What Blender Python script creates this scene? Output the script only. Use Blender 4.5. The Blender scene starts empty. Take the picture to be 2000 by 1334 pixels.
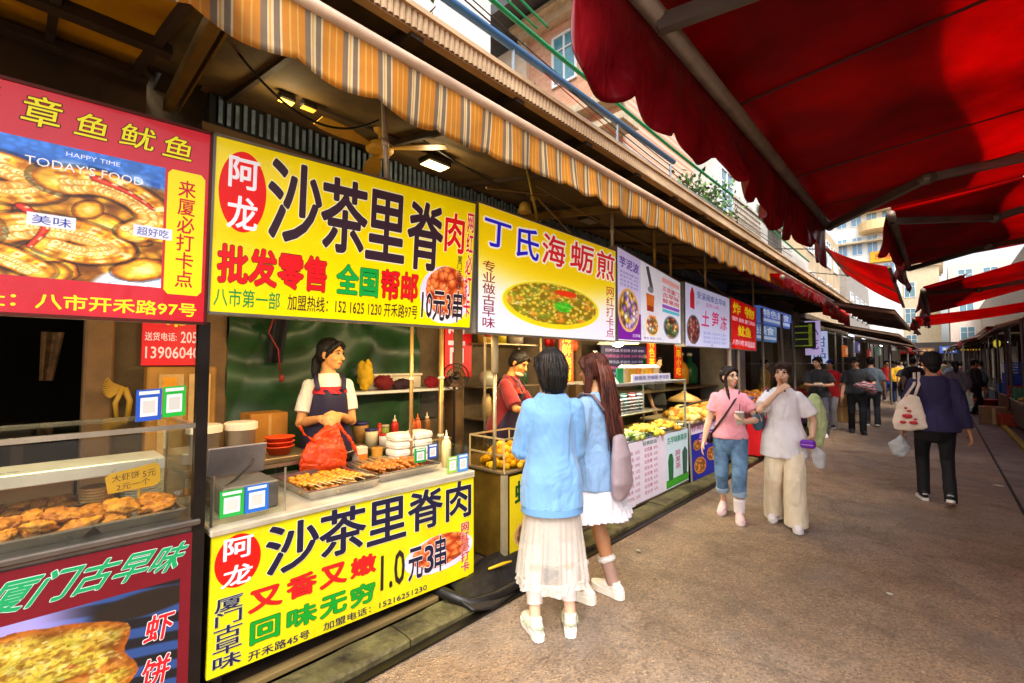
import bpy, math, random
import numpy as np
from mathutils import Vector, Matrix
random.seed(7); RNG = np.random.default_rng(7)
SC = bpy.context.scene
COL = SC.collection
R_ = math.radians
# ---------------------------------------------------------------- camera, world, sun, exposure
cam = bpy.data.cameras.new('camera'); cam.sensor_width = 36; cam.lens = 16.2
cam.clip_start = .05; cam.clip_end = 500
camo = bpy.data.objects.new('camera', cam); COL.objects.link(camo)
_th, _p = R_(42.859), R_(2.608)
_F = Vector((-math.sin(_th)*math.cos(_p), math.cos(_th)*math.cos(_p), math.sin(_p)))
_R = Vector((math.cos(_th), math.sin(_th), 0)); _U = _R.cross(_F)
_m = Matrix((_R, _U, -_F)).transposed().to_4x4(); _m.translation = (0, 0, 1.58)
camo.matrix_world = _m; SC.camera = camo
SUN_EL, SUN_AZ = 54, 138          # degrees; azimuth from +Y towards +X
wd = bpy.data.worlds.new('World'); SC.world = wd; wd.use_nodes = True
_nt = wd.node_tree; _bg = _nt.nodes['Background']
_sky = _nt.nodes.new('ShaderNodeTexSky'); _sky.sky_type = 'NISHITA'; _sky.sun_disc = False
_sky.sun_elevation = R_(SUN_EL); _sky.sun_rotation = R_(SUN_AZ)
_sky.dust_density = 5; _sky.air_density = 1.0; _sky.ozone_density = .6
_hs = _nt.nodes.new('ShaderNodeHueSaturation'); _hs.inputs['Saturation'].default_value = .4; _hs.inputs['Value'].default_value = 1.2
_nt.links.new(_sky.outputs[0], _hs.inputs['Color']); _nt.links.new(_hs.outputs[0], _bg.inputs[0]); _bg.inputs[1].default_value = .15
sl = bpy.data.lights.new('sun', 'SUN'); sl.energy = 1.1; sl.angle = R_(15); sl.color = (1, .93, .82)
so = bpy.data.objects.new('sun', sl); COL.objects.link(so)
_d = Vector((math.sin(R_(SUN_AZ))*math.cos(R_(SUN_EL)), math.cos(R_(SUN_AZ))*math.cos(R_(SUN_EL)), math.sin(R_(SUN_EL))))
so.rotation_euler = _d.to_track_quat('Z', 'Y').to_euler(); so.location = _d*60
SC.view_settings.view_transform = 'Standard'; SC.view_settings.look = 'None'
SC.view_settings.exposure = 1.05; SC.view_settings.gamma = 1
SC.cycles.max_bounces = 7; SC.cycles.diffuse_bounces = 4; SC.cycles.transparent_max_bounces = 12
SC.cycles.sample_clamp_indirect = 6; SC.cycles.caustics_reflective = False; SC.cycles.caustics_refractive = False
SC.cycles.use_denoising = True

# ---------------------------------------------------------------- helpers: colour, noise
def lin(h):
    if isinstance(h, str):
        h = h.lstrip('#'); c = [int(h[i:i+2], 16)/255 for i in (0, 2, 4)]
    else: c = list(h)
    return tuple((x/12.92 if x <= .04045 else ((x+.055)/1.055)**2.4) for x in c)
def rgb(h): h = h.lstrip('#'); return np.array([int(h[i:i+2], 16)/255 for i in (0, 2, 4)])
def _hash(i, j, k):
    n = (i*374761393 + j*668265263 + k*2147483647 % 4294967291) & 0xffffffff
    n = ((n ^ (n >> 13))*1274126177) & 0xffffffff
    return ((n ^ (n >> 16)) & 0xffff)/65535.
def vnoise(p):
    p = np.asarray(p, float)
    if p.shape[-1] == 2: p = np.concatenate([p, np.zeros(p.shape[:-1]+(1,))], -1)
    i = np.floor(p).astype(np.int64); f = p-i; f = f*f*(3-2*f); r = 0
    for a in (0, 1):
        for b in (0, 1):
            for c in (0, 1):
                w = (f[..., 0] if a else 1-f[..., 0])*(f[..., 1] if b else 1-f[..., 1])*(f[..., 2] if c else 1-f[..., 2])
                r = r + w*_hash(i[..., 0]+a, i[..., 1]+b, i[..., 2]+c)
    return r
def fbm(p, o=3): return sum(vnoise(np.asarray(p)*2**k + 17.3*k)/2**k for k in range(o))/sum(1/2**k for k in range(o))

# ---------------------------------------------------------------- helpers: materials
MATS = {}
def M(col, rough=.6, metal=0., var=.18, vs=5., bump=0., bs=60., glow=0., spec=.4, sheen=0., trans=0., stretch=None, tint=None, coat=0., wr=0., ws=7.):
    key = (wr, ws, col, rough, metal, var, vs, bump, bs, glow, spec, sheen, trans, stretch, tint, coat)
    if key in MATS: return MATS[key]
    m = bpy.data.materials.new('mat_%d' % len(MATS)); m.use_nodes = True
    nt = m.node_tree; n = nt.nodes; L = nt.links; b = n['Principled BSDF']; c = lin(col)
    b.inputs['Roughness'].default_value = rough; b.inputs['Metallic'].default_value = metal
    b.inputs['Specular IOR Level'].default_value = spec; b.inputs['Sheen Weight'].default_value = sheen
    b.inputs['Coat Weight'].default_value = coat
    b.inputs['Base Color'].default_value = (*c, 1)
    tc = n.new('ShaderNodeTexCoord'); vec = tc.outputs['Object']
    if stretch:
        mp = n.new('ShaderNodeMapping'); mp.inputs['Scale'].default_value = stretch; L.new(vec, mp.inputs[0]); vec = mp.outputs[0]
    if var > 0:
        nz = n.new('ShaderNodeTexNoise'); nz.inputs['Scale'].default_value = vs; nz.inputs['Detail'].default_value = 6
        nz.inputs['Roughness'].default_value = .65; L.new(vec, nz.inputs['Vector'])
        rp = n.new('ShaderNodeValToRGB'); rp.color_ramp.elements[0].position = .3; rp.color_ramp.elements[1].position = .72
        t = lin(tint) if tint else tuple(x*(1-var*1.6) for x in c)
        rp.color_ramp.elements[0].color = (*t, 1); rp.color_ramp.elements[1].color = (*[min(1, x*(1+var*.35)) for x in c], 1)
        L.new(nz.outputs['Fac'], rp.inputs[0]); L.new(rp.outputs[0], b.inputs['Base Color'])
        mr = n.new('ShaderNodeMapRange'); mr.inputs[3].default_value = max(.02, rough-.12); mr.inputs[4].default_value = min(1, rough+.12)
        L.new(nz.outputs['Fac'], mr.inputs[0]); L.new(mr.outputs[0], b.inputs['Roughness'])
        if glow: L.new(rp.outputs[0], b.inputs['Emission Color'])
    elif glow: b.inputs['Emission Color'].default_value = (*c, 1)
    b.inputs['Emission Strength'].default_value = glow
    if bump:
        nb = n.new('ShaderNodeTexNoise'); nb.inputs['Scale'].default_value = bs; nb.inputs['Detail'].default_value = 4; L.new(vec, nb.inputs['Vector'])
        bp = n.new('ShaderNodeBump'); bp.inputs['Strength'].default_value = bump; bp.inputs['Distance'].default_value = .01
        L.new(nb.outputs['Fac'], bp.inputs['Height']); L.new(bp.outputs[0], b.inputs['Normal'])
    if wr:
        mw = n.new('ShaderNodeMapping'); mw.inputs['Scale'].default_value = (1, 1, .5); mw.inputs['Rotation'].default_value = (.3, .25, 0); L.new(tc.outputs['Object'], mw.inputs[0])
        nw = n.new('ShaderNodeTexNoise'); nw.inputs['Scale'].default_value = ws; nw.inputs['Detail'].default_value = 3; nw.inputs['Distortion'].default_value = .8; L.new(mw.outputs[0], nw.inputs['Vector'])
        bw = n.new('ShaderNodeBump'); bw.inputs['Strength'].default_value = wr; bw.inputs['Distance'].default_value = .06; L.new(nw.outputs['Fac'], bw.inputs['Height'])
        if bump: L.new(bp.outputs[0], bw.inputs['Normal'])
        L.new(bw.outputs[0], b.inputs['Normal'])
    if trans:
        tr = n.new('ShaderNodeBsdfTranslucent'); tr.inputs[0].default_value = (*c, 1)
        if var > 0: L.new(rp.outputs[0], tr.inputs[0])
        mx = n.new('ShaderNodeMixShader'); mx.inputs[0].default_value = trans
        L.new(b.outputs[0], mx.inputs[1]); L.new(tr.outputs[0], mx.inputs[2]); L.new(mx.outputs[0], n['Material Output'].inputs[0])
    MATS[key] = m; return m
def sheer(col, opacity, key=None):
    k = ('sheer', col, opacity)
    if k in MATS: return MATS[k]
    m = bpy.data.materials.new('sheer_%d' % len(MATS)); m.use_nodes = True; n = m.node_tree.nodes; L = m.node_tree.links
    b = n['Principled BSDF']; b.inputs['Base Color'].default_value = (*lin(col), 1); b.inputs['Roughness'].default_value = .7
    t = n.new('ShaderNodeBsdfTransparent'); x = n.new('ShaderNodeMixShader'); x.inputs[0].default_value = opacity
    L.new(t.outputs[0], x.inputs[1]); L.new(b.outputs[0], x.inputs[2]); L.new(x.outputs[0], n['Material Output'].inputs[0])
    MATS[k] = m; return m
def glass(tint='ffffff', refl=.09):
    k = ('glass', tint, refl)
    if k in MATS: return MATS[k]
    m = bpy.data.materials.new('glass_%d' % len(MATS)); m.use_nodes = True; n = m.node_tree.nodes; L = m.node_tree.links
    n.remove(n['Principled BSDF']); t = n.new('ShaderNodeBsdfTransparent'); t.inputs[0].default_value = (*lin(tint), 1)
    g = n.new('ShaderNodeBsdfGlossy'); g.inputs['Roughness'].default_value = .06
    x = n.new('ShaderNodeMixShader'); f = n.new('ShaderNodeLayerWeight'); f.inputs[0].default_value = .5; pw = n.new('ShaderNodeMath'); pw.operation = 'POWER'; pw.inputs[1].default_value = 4; L.new(f.outputs['Facing'], pw.inputs[0])
    a = n.new('ShaderNodeMath'); a.operation = 'MULTIPLY_ADD'; a.inputs[1].default_value = .55; a.inputs[2].default_value = refl*.45; L.new(pw.outputs[0], a.inputs[0])
    L.new(a.outputs[0], x.inputs[0]); L.new(t.outputs[0], x.inputs[1]); L.new(g.outputs[0], x.inputs[2]); L.new(x.outputs[0], n['Material Output'].inputs[0])
    MATS[k] = m; return m
def print_mat(glow=0., rough=.35):
    k = ('print', glow, rough)
    if k in MATS: return MATS[k]
    m = bpy.data.materials.new('print_%d' % len(MATS)); m.use_nodes = True; n = m.node_tree.nodes; L = m.node_tree.links
    b = n['Principled BSDF']; a = n.new('ShaderNodeVertexColor'); a.layer_name = 'Col'
    L.new(a.outputs[0], b.inputs['Base Color']); L.new(a.outputs[0], b.inputs['Emission Color'])
    b.inputs['Emission Strength'].default_value = glow; b.inputs['Roughness'].default_value = rough
    MATS[k] = m; return m
def lamp_mat(col, strength):
    k = ('lamp', col, strength)
    if k in MATS: return MATS[k]
    m = bpy.data.materials.new('lamp_%d' % len(MATS)); m.use_nodes = True; b = m.node_tree.nodes['Principled BSDF']
    b.inputs['Base Color'].default_value = (*lin(col), 1); b.inputs['Emission Color'].default_value = (*lin(col), 1); b.inputs['Emission Strength'].default_value = strength
    MATS[k] = m; return m

# ---------------------------------------------------------------- helpers: things and parts
ROOT = {}
def tag(o, label=None, cat=None, group=None, kind=None):
    if label: o['label'] = label
    if cat: o['category'] = cat
    if group: o['group'] = group
    if kind: o['kind'] = kind
    return o
def thing(name, label, cat, loc=(0, 0, 0), rz=0., group=None):
    o = bpy.data.objects.new(name, None); COL.objects.link(o); o.location = loc; o.rotation_euler = (0, 0, rz); o.empty_display_size = .1
    ROOT[o.name] = Matrix.Translation(Vector(loc)) @ Matrix.Rotation(rz, 4, 'Z')
    return tag(o, label, cat, group)
def attach(o, parent, local=False):
    o.parent = parent
    top = parent
    while top.parent: top = top.parent
    if not local and not parent.parent: o.matrix_parent_inverse = ROOT[top.name].inverted()
def link_mesh(me, name, mats, parent=None, local=False, smooth=True):
    if not isinstance(mats, (list, tuple)): mats = [mats]
    if len(me.materials): me.materials.clear()
    for m in mats: me.materials.append(m)
    me.name = name
    me.polygons.foreach_set('use_smooth', [smooth]*len(me.polygons))
    if parent is None and len(me.vertices):
        co = np.empty(len(me.vertices)*3); me.vertices.foreach_get('co', co); co = co.reshape(-1, 3)
        c = np.array([(co[:, 0].min()+co[:, 0].max())/2, (co[:, 1].min()+co[:, 1].max())/2, co[:, 2].min()])
        me.vertices.foreach_set('co', (co-c).ravel()); o = bpy.data.objects.new(name, me); o.location = c
        ROOT[o.name] = Matrix.Translation(Vector(c))
    else: o = bpy.data.objects.new(name, me)
    COL.objects.link(o)
    if parent is not None: attach(o, parent, local)
    elif o.name not in ROOT: ROOT[o.name] = Matrix.Translation(o.location)
    return o
def children(o): return [c for c in COL.objects if c.parent == o]
KIDS = {}
def copy_tree(o, loc=None, rz=None, label=None, parent=None):
    c = o.copy(); COL.objects.link(c)
    if parent: c.parent = parent
    if loc is not None: c.location = loc
    if rz is not None: c.rotation_euler = (0, 0, rz)
    if label: c['label'] = label
    for ch in [x for x in o.children]: copy_tree(ch, parent=c)
    ROOT[c.name] = Matrix.Translation(c.location)
    return c

class MB:
    def __init__(s): s.v = []; s.f = []; s.mi = []; s.m = 0
    def add(s, vs, fs):
        b = len(s.v); s.v.extend([tuple(map(float, q)) for q in vs])
        for f in fs: s.f.append(tuple(b+i for i in f)); s.mi.append(s.m)
        return s
    def mat(s, i): s.m = i; return s
    def box(s, lo, hi, rot=None, piv=None):
        lo, hi = np.minimum(lo, hi), np.maximum(lo, hi)
        vs = [(x, y, z) for x in (lo[0], hi[0]) for y in (lo[1], hi[1]) for z in (lo[2], hi[2])]
        if rot is not None:
            p = Vector(piv if piv is not None else (np.array(lo)+hi)/2); vs = [rot @ (Vector(q)-p)+p for q in vs]
        return s.add(vs, [(0, 1, 3, 2), (4, 6, 7, 5), (0, 4, 5, 1), (2, 3, 7, 6), (0, 2, 6, 4), (1, 5, 7, 3)])
    def bbox(s, lo, hi, b=.01, rot=None, piv=None):
        """box with chamfered vertical and horizontal edges"""
        lo, hi = np.minimum(lo, hi).astype(float), np.maximum(lo, hi).astype(float); b = min(b, *(0.45*(hi-lo)))
        vs = []; idx = {}
        for sx in (0, 1):
            for sy in (0, 1):
                for sz in (0, 1):
                    c = np.array([(lo, hi)[sx][0], (lo, hi)[sy][1], (lo, hi)[sz][2]]); sg = np.array([1-2*sx, 1-2*sy, 1-2*sz])*b
                    for ax in range(3):
                        q = c+sg; q[ax] = c[ax]; idx[sx, sy, sz, ax] = len(vs); vs.append(q)
        fs = []
        for sx in (0, 1):
            for sy in (0, 1):
                for sz in (0, 1): fs.append(tuple(idx[sx, sy, sz, a] for a in range(3)))
        o = [(0, 0), (0, 1), (1, 1), (1, 0)]
        for k in (0, 1):
            fs.append(tuple(idx[k, a, c, 0] for a, c in o)); fs.append(tuple(idx[a, k, c, 1] for a, c in o)); fs.append(tuple(idx[a, c, k, 2] for a, c in o))
        for a in (0, 1):
            for c in (0, 1):
                fs.append((idx[0, a, c, 1], idx[1, a, c, 1], idx[1, a, c, 2], idx[0, a, c, 2]))
                fs.append((idx[a, 0, c, 0], idx[a, 1, c, 0], idx[a, 1, c, 2], idx[a, 0, c, 2]))
                fs.append((idx[a, c, 0, 0], idx[a, c, 1, 0], idx[a, c, 1, 1], idx[a, c, 0, 1]))
        if rot is not None:
            p = Vector(piv if piv is not None else (lo+hi)/2); vs = [rot @ (Vector(q)-p)+p for q in vs]
        return s.add(vs, fs)
    def tube(s, pts, rad, seg=10, ref=None, cap='flat', shape=None):
        P = [Vector(p) for p in pts]; n = len(P)
        if not isinstance(rad, (list, tuple)): rad = [rad]*n
        rad = [(r, r) if not isinstance(r, (list, tuple)) else r for r in rad]
        rings = []
        T = []
        for i in range(n):
            t = (P[min(i+1, n-1)]-P[max(i-1, 0)]); T.append(t.normalized() if t.length > 1e-9 else Vector((0, 0, 1)))
        r0 = Vector(ref) if ref is not None else (Vector((1, 0, 0)) if abs(T[0].x) < .8 else Vector((0, 1, 0)))
        fr = []
        for i in range(n):
            a = r0-T[i]*r0.dot(T[i])
            if a.length < 1e-6: a = T[i].orthogonal()
            a.normalize(); fr.append((a, T[i].cross(a)))
            if ref is None: r0 = a
        def ring(p, f, r, k=1.):
            return [p+f[0]*(r[0]*k*math.cos(2*math.pi*j/seg))+f[1]*(r[1]*k*math.sin(2*math.pi*j/seg)) for j in range(seg)]
        if cap == 'round':
            for k, d in ((.35, .9), (.75, .65)): rings.append(ring(P[0]-T[0]*min(rad[0])*d, fr[0], rad[0], k))
        for i in range(n): rings.append(ring(P[i], fr[i], rad[i]))
        if cap == 'round':
            for k, d in ((.75, .65), (.35, .9)): rings.append(ring(P[-1]+T[-1]*min(rad[-1])*d, fr[-1], rad[-1], k))
        vs = [q for r in rings for q in r]; fs = []
        for i in range(len(rings)-1):
            for j in range(seg):
                k = (j+1) % seg; fs.append((i*seg+j, i*seg+k, (i+1)*seg+k, (i+1)*seg+j))
        if cap != 'open':
            fs.append(tuple(range(seg))[::-1]); fs.append(tuple(range((len(rings)-1)*seg, len(rings)*seg)))
        return s.add(vs, fs)
    def cyl(s, a, b, r, seg=10): return s.tube([a, b], r, seg)
    def bar(s, a, b, w, h=None, ref=(0, 0, 1)):
        h = h or w; a, b = Vector(a), Vector(b); t = (b-a).normalized(); r = Vector(ref); u = t.cross(r)
        if u.length < 1e-5: u = t.orthogonal()
        u.normalize(); v = u.cross(t); q = [(-1, -1), (1, -1), (1, 1), (-1, 1)]
        vs = [p+u*(x*w/2)+v*(y*h/2) for p in (a, b) for x, y in q]
        return s.add(vs, [(0, 1, 2, 3), (7, 6, 5, 4), (0, 4, 5, 1), (1, 5, 6, 2), (2, 6, 7, 3), (3, 7, 4, 0)])
    def ell(s, c, r, seg=14, rg=9, rot=None):
        vs = []; fs = []; c = Vector(c)
        for i in range(1, rg):
            ph = math.pi*i/rg
            for j in range(seg):
                t = 2*math.pi*j/seg; q = Vector((r[0]*math.sin(ph)*math.cos(t), r[1]*math.sin(ph)*math.sin(t), r[2]*math.cos(ph)))
                vs.append(c+(rot @ q if rot else q))
        e = Vector((0, 0, r[2])); vs += [c+(rot @ e if rot else e), c-(rot @ e if rot else e)]; N = len(vs)
        for i in range(rg-2):
            for j in range(seg):
                k = (j+1) % seg; fs.append((i*seg+j, (i+1)*seg+j, (i+1)*seg+k, i*seg+k))
        for j in range(seg):
            k = (j+1) % seg; fs.append((N-2, j, k)); fs.append((N-1, (rg-2)*seg+k, (rg-2)*seg+j))
        return s.add(vs, fs)
    def lathe(s, prof, c=(0, 0, 0), seg=16, sx=1., sy=1., sq=None):
        vs = []; fs = []
        for r, z in prof:
            for j in range(seg):
                t = 2*math.pi*j/seg; cx, cy = math.cos(t), math.sin(t)
                if sq: k = (abs(cx)**sq+abs(cy)**sq)**(-1/sq); cx *= k; cy *= k
                vs.append((c[0]+r*cx*sx, c[1]+r*cy*sy, c[2]+z))
        for i in range(len(prof)-1):
            for j in range(seg):
                k = (j+1) % seg; fs.append((i*seg+j, i*seg+k, (i+1)*seg+k, (i+1)*seg+j))
        if prof[0][0] > 1e-6: fs.append(tuple(range(seg))[::-1])
        if prof[-1][0] > 1e-6: fs.append(tuple(range((len(prof)-1)*seg, len(prof)*seg)))
        return s.add(vs, fs)
    def grid(s, P):
        P = np.asarray(P); a, b = P.shape[:2]
        return s.add(P.reshape(-1, 3), [(i*b+j, i*b+j+1, (i+1)*b+j+1, (i+1)*b+j) for i in range(a-1) for j in range(b-1)])
    def sheet(s, P, t=.004, d=None):
        """grid with thickness t along direction d (default: grid normal)"""
        P = np.asarray(P, float)
        if d is None:
            gu = np.gradient(P, axis=0); gv = np.gradient(P, axis=1); nn = np.cross(gu, gv); nn /= np.linalg.norm(nn, axis=-1, keepdims=True)+1e-9
        else: nn = np.broadcast_to(np.array(d, float), P.shape)
        a, b = P.shape[:2]; Q = P-nn*t; base = np.concatenate([P.reshape(-1, 3), Q.reshape(-1, 3)]); N = a*b; fs = []
        for i in range(a-1):
            for j in range(b-1):
                q = (i*b+j, i*b+j+1, (i+1)*b+j+1, (i+1)*b+j); fs.append(q); fs.append(tuple(N+k for k in q[::-1]))
        for i in range(a-1):
            for j in (0, b-1): q = (i*b+j, (i+1)*b+j, (i+1)*b+j+N, i*b+j+N); fs.append(q if j == 0 else q[::-1])
        for j in range(b-1):
            for i in (0, a-1): q = (i*b+j, i*b+j+1, i*b+j+1+N, i*b+j+N); fs.append(q[::-1] if i == 0 else q)
        return s.add(base, fs)
    def mesh(s):
        me = bpy.data.meshes.new('m'); me.from_pydata(s.v, [], s.f)
        me.polygons.foreach_set('material_index', s.mi); me.update(); return me
    def build(s, name, mats, parent=None, local=False, smooth=False):
        return link_mesh(s.mesh(), name, mats, parent, local, smooth)

def fuse(mb, vox, smooth=4, disp=None):
    """voxel-fuse a set of closed solids into one continuous surface; disp(co)->offset vectors"""
    o = bpy.data.objects.new('tmp', mb.mesh()); COL.objects.link(o)
    r = o.modifiers.new('r', 'REMESH'); r.mode = 'VOXEL'; r.voxel_size = vox; r.use_smooth_shade = True
    if smooth: q = o.modifiers.new('s', 'SMOOTH'); q.iterations = smooth; q.factor = .5
    dg = bpy.context.evaluated_depsgraph_get(); dg.update()
    me = bpy.data.meshes.new_from_object(o.evaluated_get(dg)); old = o.data
    bpy.data.objects.remove(o); bpy.data.meshes.remove(old)
    if disp is not None:
        co = np.empty(len(me.vertices)*3); me.vertices.foreach_get('co', co); co = co.reshape(-1, 3)
        no = np.empty(len(me.vertices)*3); me.vertices.foreach_get('normal', no); no = no.reshape(-1, 3)
        me.vertices.foreach_set('co', (co+no*disp(co)[:, None]).ravel()); me.update()
    return me

# ---------------------------------------------------------------- helpers: flat printed boards and lettering
_fc = bpy.data.curves.new('font', 'FONT'); _fo = bpy.data.objects.new('font', _fc); COL.objects.link(_fo)
_tc = {}
def glyphs(s):
    off = 0.
    if (s, off) in _tc: return _tc[s, off]
    _fc.body = s; _fc.offset = off; _fc.resolution_u = 4 if len(s) < 3 else 2
    dg = bpy.context.evaluated_depsgraph_get(); dg.update()
    me = bpy.data.meshes.new_from_object(_fo.evaluated_get(dg))
    v = np.empty(len(me.vertices)*3); me.vertices.foreach_get('co', v); v = v.reshape(-1, 3)[:, :2]
    r = (v, [tuple(p.vertices) for p in me.polygons]); bpy.data.meshes.remove(me); _tc[s, off] = r; return r
class Board:
    def __init__(s, BL, BR, TL, TR, n=(1, 0, 0), root=None, glow=0.):
        s.c = [np.array(q, float) for q in (BL, BR, TL, TR)]; s.n = np.array(n, float); s.n /= np.linalg.norm(s.n); s.root = root; s.glow = glow
    def at(s, u, v, d=0.):
        u = np.asarray(u, float)[..., None]; v = np.asarray(v, float)[..., None]; BL, BR, TL, TR = s.c
        return (1-u)*(1-v)*BL+u*(1-v)*BR+(1-u)*v*TL+u*v*TR+s.n*np.asarray(d)[..., None]*.28
    def poly(s, uv, d, mb=None):
        mb = mb or MB(); uv = np.array(uv); mb.add(s.at(uv[:, 0], uv[:, 1], np.full(len(uv), d)), [tuple(range(len(uv)))]); return mb
    def rect(s, u0, v0, u1, v1, col, d=.003, name='printed_band', **k):
        return s.poly([(u0, v0), (u1, v0), (u1, v1), (u0, v1)], d).build(name, M(col, .35, var=.05, glow=s.glow, **k), s.root)
    def disc(s, u0, v0, u1, v1, col, d=.004, name='printed_disc', n=40):
        a = np.linspace(0, 2*np.pi, n, endpoint=False)
        return s.poly(np.stack([(u0+u1)/2+(u1-u0)/2*np.cos(a), (v0+v1)/2+(v1-v0)/2*np.sin(a)], 1), d).build(name, M(col, .35, var=.04, glow=s.glow), s.root)
    def text(s, t, u0, v0, u1, v1, col, bold=.02, out=None, ow=.035, d=.006, shear=0., vertical=False, name='lettering', glow=None):
        glow = s.glow if glow is None else glow
        mb = MB()
        def lay(off, dd, ns):
            items = [(t, u0, v0, u1, v1)] if not vertical else [(ch, u0, v1-(v1-v0)*(i+1)/len(t), u1, v1-(v1-v0)*i/len(t)) for i, ch in enumerate(t)]
            for tx, a0, b0, a1, b1 in items:
                v, f = glyphs(tx)
                if not len(v): continue
                x0, y0 = v.min(0); x1, y1 = v.max(0)
                if vertical: x0, x1 = min(x0, .06), max(x1, .94); y0, y1 = min(y0, -.1), max(y1, .86)
                elif len(tx) == 1 and tx in '一八': y0, y1 = -.08, .84
                k = off*(.8 if ns > 1 else 0); kb = bold*.85*.8 if bold*.85 > .004 else 0
                for q in range(ns):
                    th = 2*math.pi*(q+.5)/max(ns, 1)
                    uu = (v[:, 0]+k*math.cos(th)-x0+kb)/max(x1-x0+2*kb, 1e-6); vv = (v[:, 1]+k*math.sin(th)-y0+kb)/max(y1-y0+2*kb, 1e-6)
                    uu = uu+shear*(vv-.5)
                    mb.add(s.at(a0+(a1-a0)*uu, b0+(b1-b0)*vv, np.full(len(v), dd+q*.00012)), f)
        if out: mb.mat(1); lay(ow, d-.002, 10); mb.mat(0)
        bo = bold*.85
        if bo > 0.004: lay(bo, d, 8 if bo > .02 else 4)
        else: lay(0, d, 1)
        ms = [M(col, .4, var=.04, glow=glow)]+([M(out, .4, var=.04, glow=glow)] if out else [])
        return mb.build(name, ms, s.root)
    def art(s, fn, u0, v0, u1, v1, nx, ny, d=.003, name='printed_picture', rough=.35):
        """a printed photograph: fn(x,y)-> sRGB (n,3) and keep mask; x,y in 0..1"""
        X, Y = np.meshgrid(np.linspace(0, 1, nx), np.linspace(0, 1, ny)); c = fn(X, Y); keep = None
        if isinstance(c, tuple): c, keep = c
        P = s.at(u0+(u1-u0)*X, v0+(v1-v0)*Y, np.full(X.shape, d))
        i, j = np.meshgrid(np.arange(ny-1), np.arange(nx-1), indexing='ij'); q = np.stack([i*nx+j, i*nx+j+1, (i+1)*nx+j+1, (i+1)*nx+j], -1)
        if keep is not None: q = q[(keep[:-1, :-1] & keep[1:, 1:] & keep[:-1, 1:] & keep[1:, :-1])]
        q = q.reshape(-1, 4)
        me = bpy.data.meshes.new('p'); me.from_pydata(P.reshape(-1, 3).tolist(), [], q.tolist())
        a = me.color_attributes.new('Col', 'FLOAT_COLOR', 'POINT'); c = np.clip(c, 0, 1)
        c = np.where(c <= .04045, c/12.92, ((c+.055)/1.055)**2.4); full = np.ones((nx*ny, 4)); full[:, :3] = c.reshape(-1, 3)
        a.data.foreach_set('color', full.ravel()); me.update()
        return link_mesh(me, name, print_mat(s.glow, rough), s.root)
def mixc(a, b, t): t = np.clip(t, 0, 1)[..., None]; return np.asarray(a)*(1-t)+np.asarray(b)*t
def sstep(a, b, x): t = np.clip((x-a)/(b-a), 0, 1); return t*t*(3-2*t)
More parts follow.
